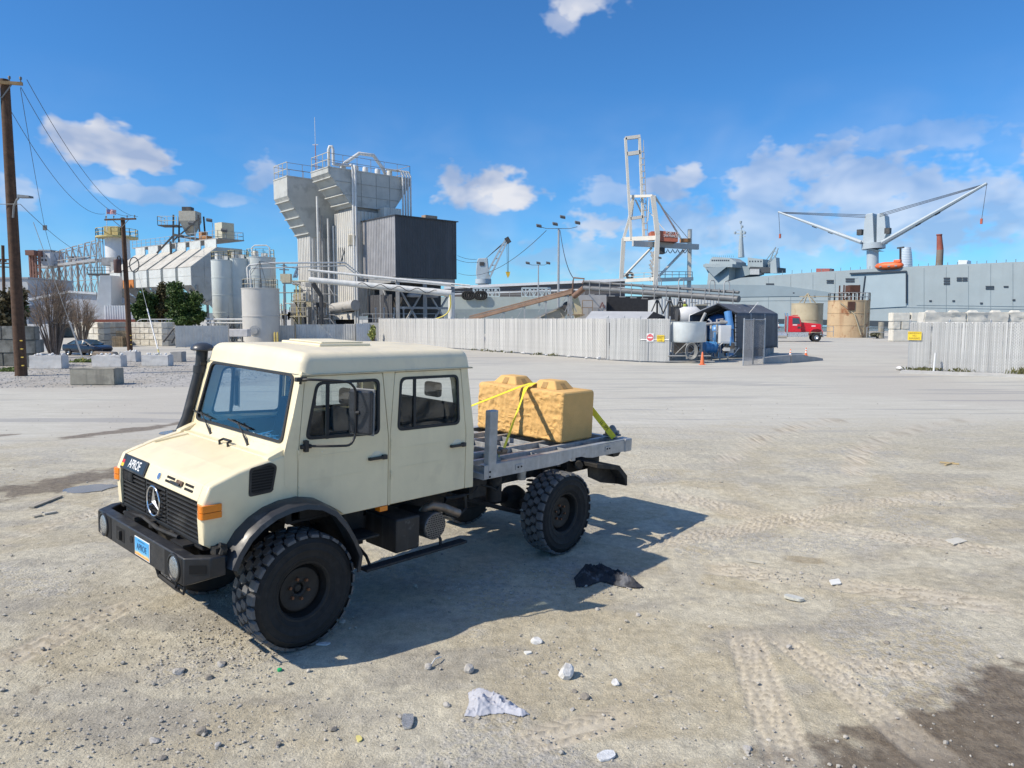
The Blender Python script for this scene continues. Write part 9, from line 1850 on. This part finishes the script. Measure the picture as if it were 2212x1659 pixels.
mb=MB(); rail_path(mb,[A(-20,712,70),A(52,712,70)],1.1,.04,2); o=mb.build('left_railing',mrailg); tag(o,'grey railing above the dark block wall at the far left','railing')
# flag on a pole above the stack
rt=root('flag',A(232,462,140),'small United States flag flying beyond the far pole top','flag'); mb=MB(); a=A(231,500,140); mb.tube([a,A(230,449,140)],.06,6); mb.build('flag_pole',mpipe,rt); n=7
for k in range(n):
    y0,y1=452+10*k/n,452+10*(k+1)/n; mb=MB(); V=[];F=[]
    for j in range(9): f=j/8; w=.25*math.sin(f*7); p=A(231+19*f,y0+f*1.5,140); q=A(231+19*f,y1+f*1.5,140); V+=[p+Vector((0,w,0)),q+Vector((0,w,0))]
    for j in range(8): F.append((2*j,2*j+1,2*j+3,2*j+2))
    mb.add(V,F); o=mb.build('stripe',mat('flag_red',(.55,.08,.09),.7,var=.1) if k%2==0 else mat('flag_white',(.72,.68,.70),.7,var=.1),rt); sd=o.modifiers.new('Solid','SOLIDIFY'); sd.thickness=.02
mb=MB(); mb.prism([A(231,452,139.7),A(238,452.5,139.7),A(238,458,139.7),A(231,457.5,139.7)],(0,.03,0)); mb.build('canton',mat('flag_blue',(.08,.10,.28),.7,var=.1),rt)
# masts behind the tower
mb=MB(); p=A(615,600,230); mb.beam((p.x,230,0),(A(613,566,230).x,230,A(613,566,230).z),.5); mb.beam(A(604,582,230),A(624,583,230),.35); mb.beam(A(608,574,230),A(619,574,230),.25); o=mb.build('ship_mast',mat('mast_dark',(.16,.18,.21),.6,var=.1)); tag(o,'thin dark ship mast between silos and tower','mast')
mb=MB(); 
for s in (0,6): mb.beam(A(634+s,600,240),A(654+s*.3,548,240),.5)
for k in range(7): f=k/7; mb.beam(A(634+20*f,600-52*f,240),A(640+16*f,600-52*f-5,240),.3); mb.beam(A(640+16*f,600-52*f,240),A(634+20*f,600-52*f-6,240),.3)
o=mb.build('far_lattice_jib',mat('jib_bluegrey',(.16,.22,.30),.6,var=.1)); tag(o,'dark blue lattice crane jib rising beside the tower','crane jib')
# ------------------------------------------------------------------ litter on the dirt
def cloth(px,py,outline,label,m_,h,seed,cat,name):
    q=GP(px,py); sc_=q.length*0+math.hypot(q.y,CH)/FD; rs=np.random.RandomState(seed); n=80
    bm=bmesh.new(); pts=[]
    P=[GP(*p) for p in outline]; o2=[(p.x-q.x,p.y-q.y) for p in P]
    me=panel(roundpoly(o2,.03,2),[],lambda a,b,d:(a,b,0),0)
    bpy.data.meshes.remove(me); xs=[p[0] for p in o2]; ys_=[p[1] for p in o2]
    def inside(x,y):
        c=False; j=len(o2)-1
        for i in range(len(o2)):
            if (o2[i][1]>y)!=(o2[j][1]>y) and x<(o2[j][0]-o2[i][0])*(y-o2[i][1])/(o2[j][1]-o2[i][1]+1e-9)+o2[i][0]: c=not c
            j=i
        return c
    def dist(x,y):
        d=9
        for i in range(len(o2)):
            a=np.array(o2[i-1]); b=np.array(o2[i]); p=np.array([x,y]); t=np.clip(np.dot(p-a,b-a)/(np.dot(b-a,b-a)+1e-9),0,1); d=min(d,np.linalg.norm(p-a-t*(b-a)))
        return d
    gx=np.linspace(min(xs),max(xs),n); gy=np.linspace(min(ys_),max(ys_),n); idx={}; V=[];F=[]
    for i,x in enumerate(gx):
        for j,y in enumerate(gy):
            if inside(x,y):
                d=min(1,dist(x,y)/.10); n1=float(vnoise(np.array([x*4+seed*3]),np.array([y*6+x*5]))[0]); n2=float(vnoise(np.array([x*9-y*7+3*n1]),np.array([y*15+x*8]))[0]); n3=float(vnoise(np.array([x*22+y*6]),np.array([y*30-x*13+2*n2]))[0]); z=.006+h*d*(.25+.55*(n1+.5)+.75*(1-min(1,abs(n2)*5))*.6+.35*(1-min(1,abs(n3)*5))*.6)
                idx[i,j]=len(V); V.append((x,y,z+ghs(x+q.x,y+q.y)-q.z))
    for (i,j) in list(idx):
        if all(k in idx for k in ((i+1,j),(i,j+1),(i+1,j+1))): F.append((idx[i,j],idx[i+1,j],idx[i+1,j+1],idx[i,j+1]))
    me=bpy.data.meshes.new(name); me.from_pydata(V,[],F); shade(me,60); o=mkobj(name,me,m_); o.location=q; tag(o,label,cat); sd=o.modifiers.new('Solid','SOLIDIFY'); sd.thickness=.006; return o
mjk=mat('jacket_charcoal',(.035,.037,.045),.85,var=.5,sc=4,bump=.004,bs=60,stain=((.16,.165,.18),.8,4,.53)); mcl=mat('cloth_palegrey',(.44,.45,.50),.8,var=.12,sc=6,bump=.003,bs=70)
cloth(1312,1250,[(1238,1250),(1258,1228),(1300,1226),(1335,1240),(1362,1250),(1392,1270),(1375,1273),(1335,1268),(1300,1258),(1272,1268),(1244,1270)],'dark charcoal jacket crumpled on the dirt behind the truck',mjk,.11,4,'jacket','jacket')
cloth(1070,1525,[(1001,1550),(1012,1520),(1010,1498),(1040,1492),(1075,1500),(1105,1520),(1146,1545),(1128,1551),(1090,1543),(1060,1545),(1035,1550)],'pale grey crumpled cloth lying in the foreground',mcl,.10,7,'cloth','cloth_rag')
def flatlitter(pts,label,m_,name,cat,th=.012,lift=.012):
    P=[GP(*p) for p in pts]; c=sum(P,Vector())/len(P); zz=max(p.z for p in P)+lift; mb=MB(); lp=roundpoly([(p.x,p.y,zz) for p in P],.02,3); mb.prism(lp,(0,0,-th)); o=mb.build(name,m_); fixnormals(o.data); tag(o,label,cat); return o
malu=mat('crushed_alu',(.66,.67,.69),.3,metal=.7,var=.25,sc=30,bump=.01,bs=50); mpl=mat('clear_plastic',(.68,.70,.72),.15,var=.2,sc=20,bump=.01,bs=50)
flatlitter([(870,1549),(893,1550),(894,1562),(889,1576),(872,1578),(867,1566)],'crushed silver can flattened on the dirt',malu,'crushed_can','can',.02,.025)
flatlitter([(1287,1637),(1305,1627),(1325,1627),(1331,1637),(1318,1645),(1296,1648)],'clear plastic cup lid at the bottom of the frame',mpl,'cup_lid','lid',.015,.02)
flatlitter([(1692,1294),(1700,1290),(1722,1293),(1739,1300),(1728,1303),(1706,1299)],'flattened pale plastic bottle on the open dirt',mat('bottle_pale',(.55,.55,.50),.4,var=.2,sc=20),'flat_bottle','bottle',.03,.035)
flatlitter([(1130,1409),(1146,1408),(1150,1412),(1136,1416)],'scrap of white paper below the pale dust patch',mat('paper_white',(.74,.74,.70),.7,var=.1),'paper_scrap','paper'); flatlitter([(768,1593),(778,1592),(784,1600),(774,1606)],'yellow leaf scrap in the foreground',mat('leaf_yellow',(.68,.60,.22),.7,var=.2),'dry_leaf','leaf')
flatlitter([(1790,1256),(1812,1252),(1818,1262),(1796,1266)],'small white paper scrap right of the jacket',MC['paper_white'],'paper_scrap','paper'); flatlitter([(2040,1168),(2070,1162),(2090,1170),(2060,1178)],'pale flat board piece on the right hand dirt',mat('board_pale',(.58,.56,.49),.8,var=.1),'board_scrap','board')
def stick(p0,p1,w,label,m_,cat='plank',name='plank'):
    a=GP(*p0); b=GP(*p1); mb=MB(); mb.beam(a+Vector((0,0,.02)),b+Vector((0,0,.02)),w,.025); o=mb.build(name,m_); tag(o,label,cat)
mpk=mat('plank_grey',(.36,.33,.27),.85,var=.25,sc=9); stick((68,1098),(130,1074),.09,'weathered plank lying in the mud left of the bumper',mpk); stick((72,1119),(90,1115),.08,'short broken plank below the long weathered plank',mpk); stick((95,1113),(122,1108),.06,'thin pale wood splinter beside the broken plank',mat('splinter',(.5,.48,.42),.85,var=.2)); stick((2030,1000),(2072,1004),.05,'thin tan stick on the far right dirt',mat('stick_tan',(.48,.37,.20),.85,var=.2),'stick','stick'); stick((2042,1006),(2060,1001),.04,'second tan stick crossing the first on the right dirt',MC['stick_tan'],'stick','stick'); stick((1612,1213),(1650,1219),.03,'pale twig above the brown stain on the dirt',MC['splinter'],'stick','stick')
mb=MB(); a=GP(931,1441); mb.tube([a+Vector((.0,0,.02)),a+Vector((.03,.06,.05)),a+Vector((.08,.14,.03))],.006,5); o=mb.build('cable_tie',mat('tie_white',(.72,.72,.7),.5,var=0),smooth=60); tag(o,'curved white plastic sliver beside a small grey stone','plastic scrap')
mb=MB(); a=GP(604,1449); mb.lathe([(0,0),(.02,.0),(.022,.02),(0,.028)],10,tuple(a),'z'); o=mb.build('bottle_cap',mat('cap_green',(.02,.42,.16),.4,var=0),smooth=40); tag(o,'tiny green bottle cap in front of the big wheel','bottle cap')
flatlitter([(680,1394),(692,1389),(716,1391),(706,1396)],'pale shard beside the front wheel contact patch',mrockw,'pale_shard','shard')
# grey blocks to the side of the camera, mirrored in the side windows
rt=root('grey_block_row',(9.47,6.83,0),'row of grey rock-faced blocks beside the photographer','block wall'); rt.rotation_euler=(0,0,R(228)); mkd=mat('block_grey_rock',(.30,.30,.29),.9,var=.2,sc=3,bump=.02,bs=12)
ms2=[rockblock(1.45,.75,.8,s) for s in (41,42)]
for m_ in ms2: m_.materials.append(mkd)
for k in range(4):
    for r in range(2): inst('block',ms2[(k+r)%2],rt,((k-1.5)*1.5,0,r*.77),(0,0,0))
    for s in (-.35,.35): o=inst('lifting_knob',km,rt,((k-1.5)*1.5+s,0,1.52));
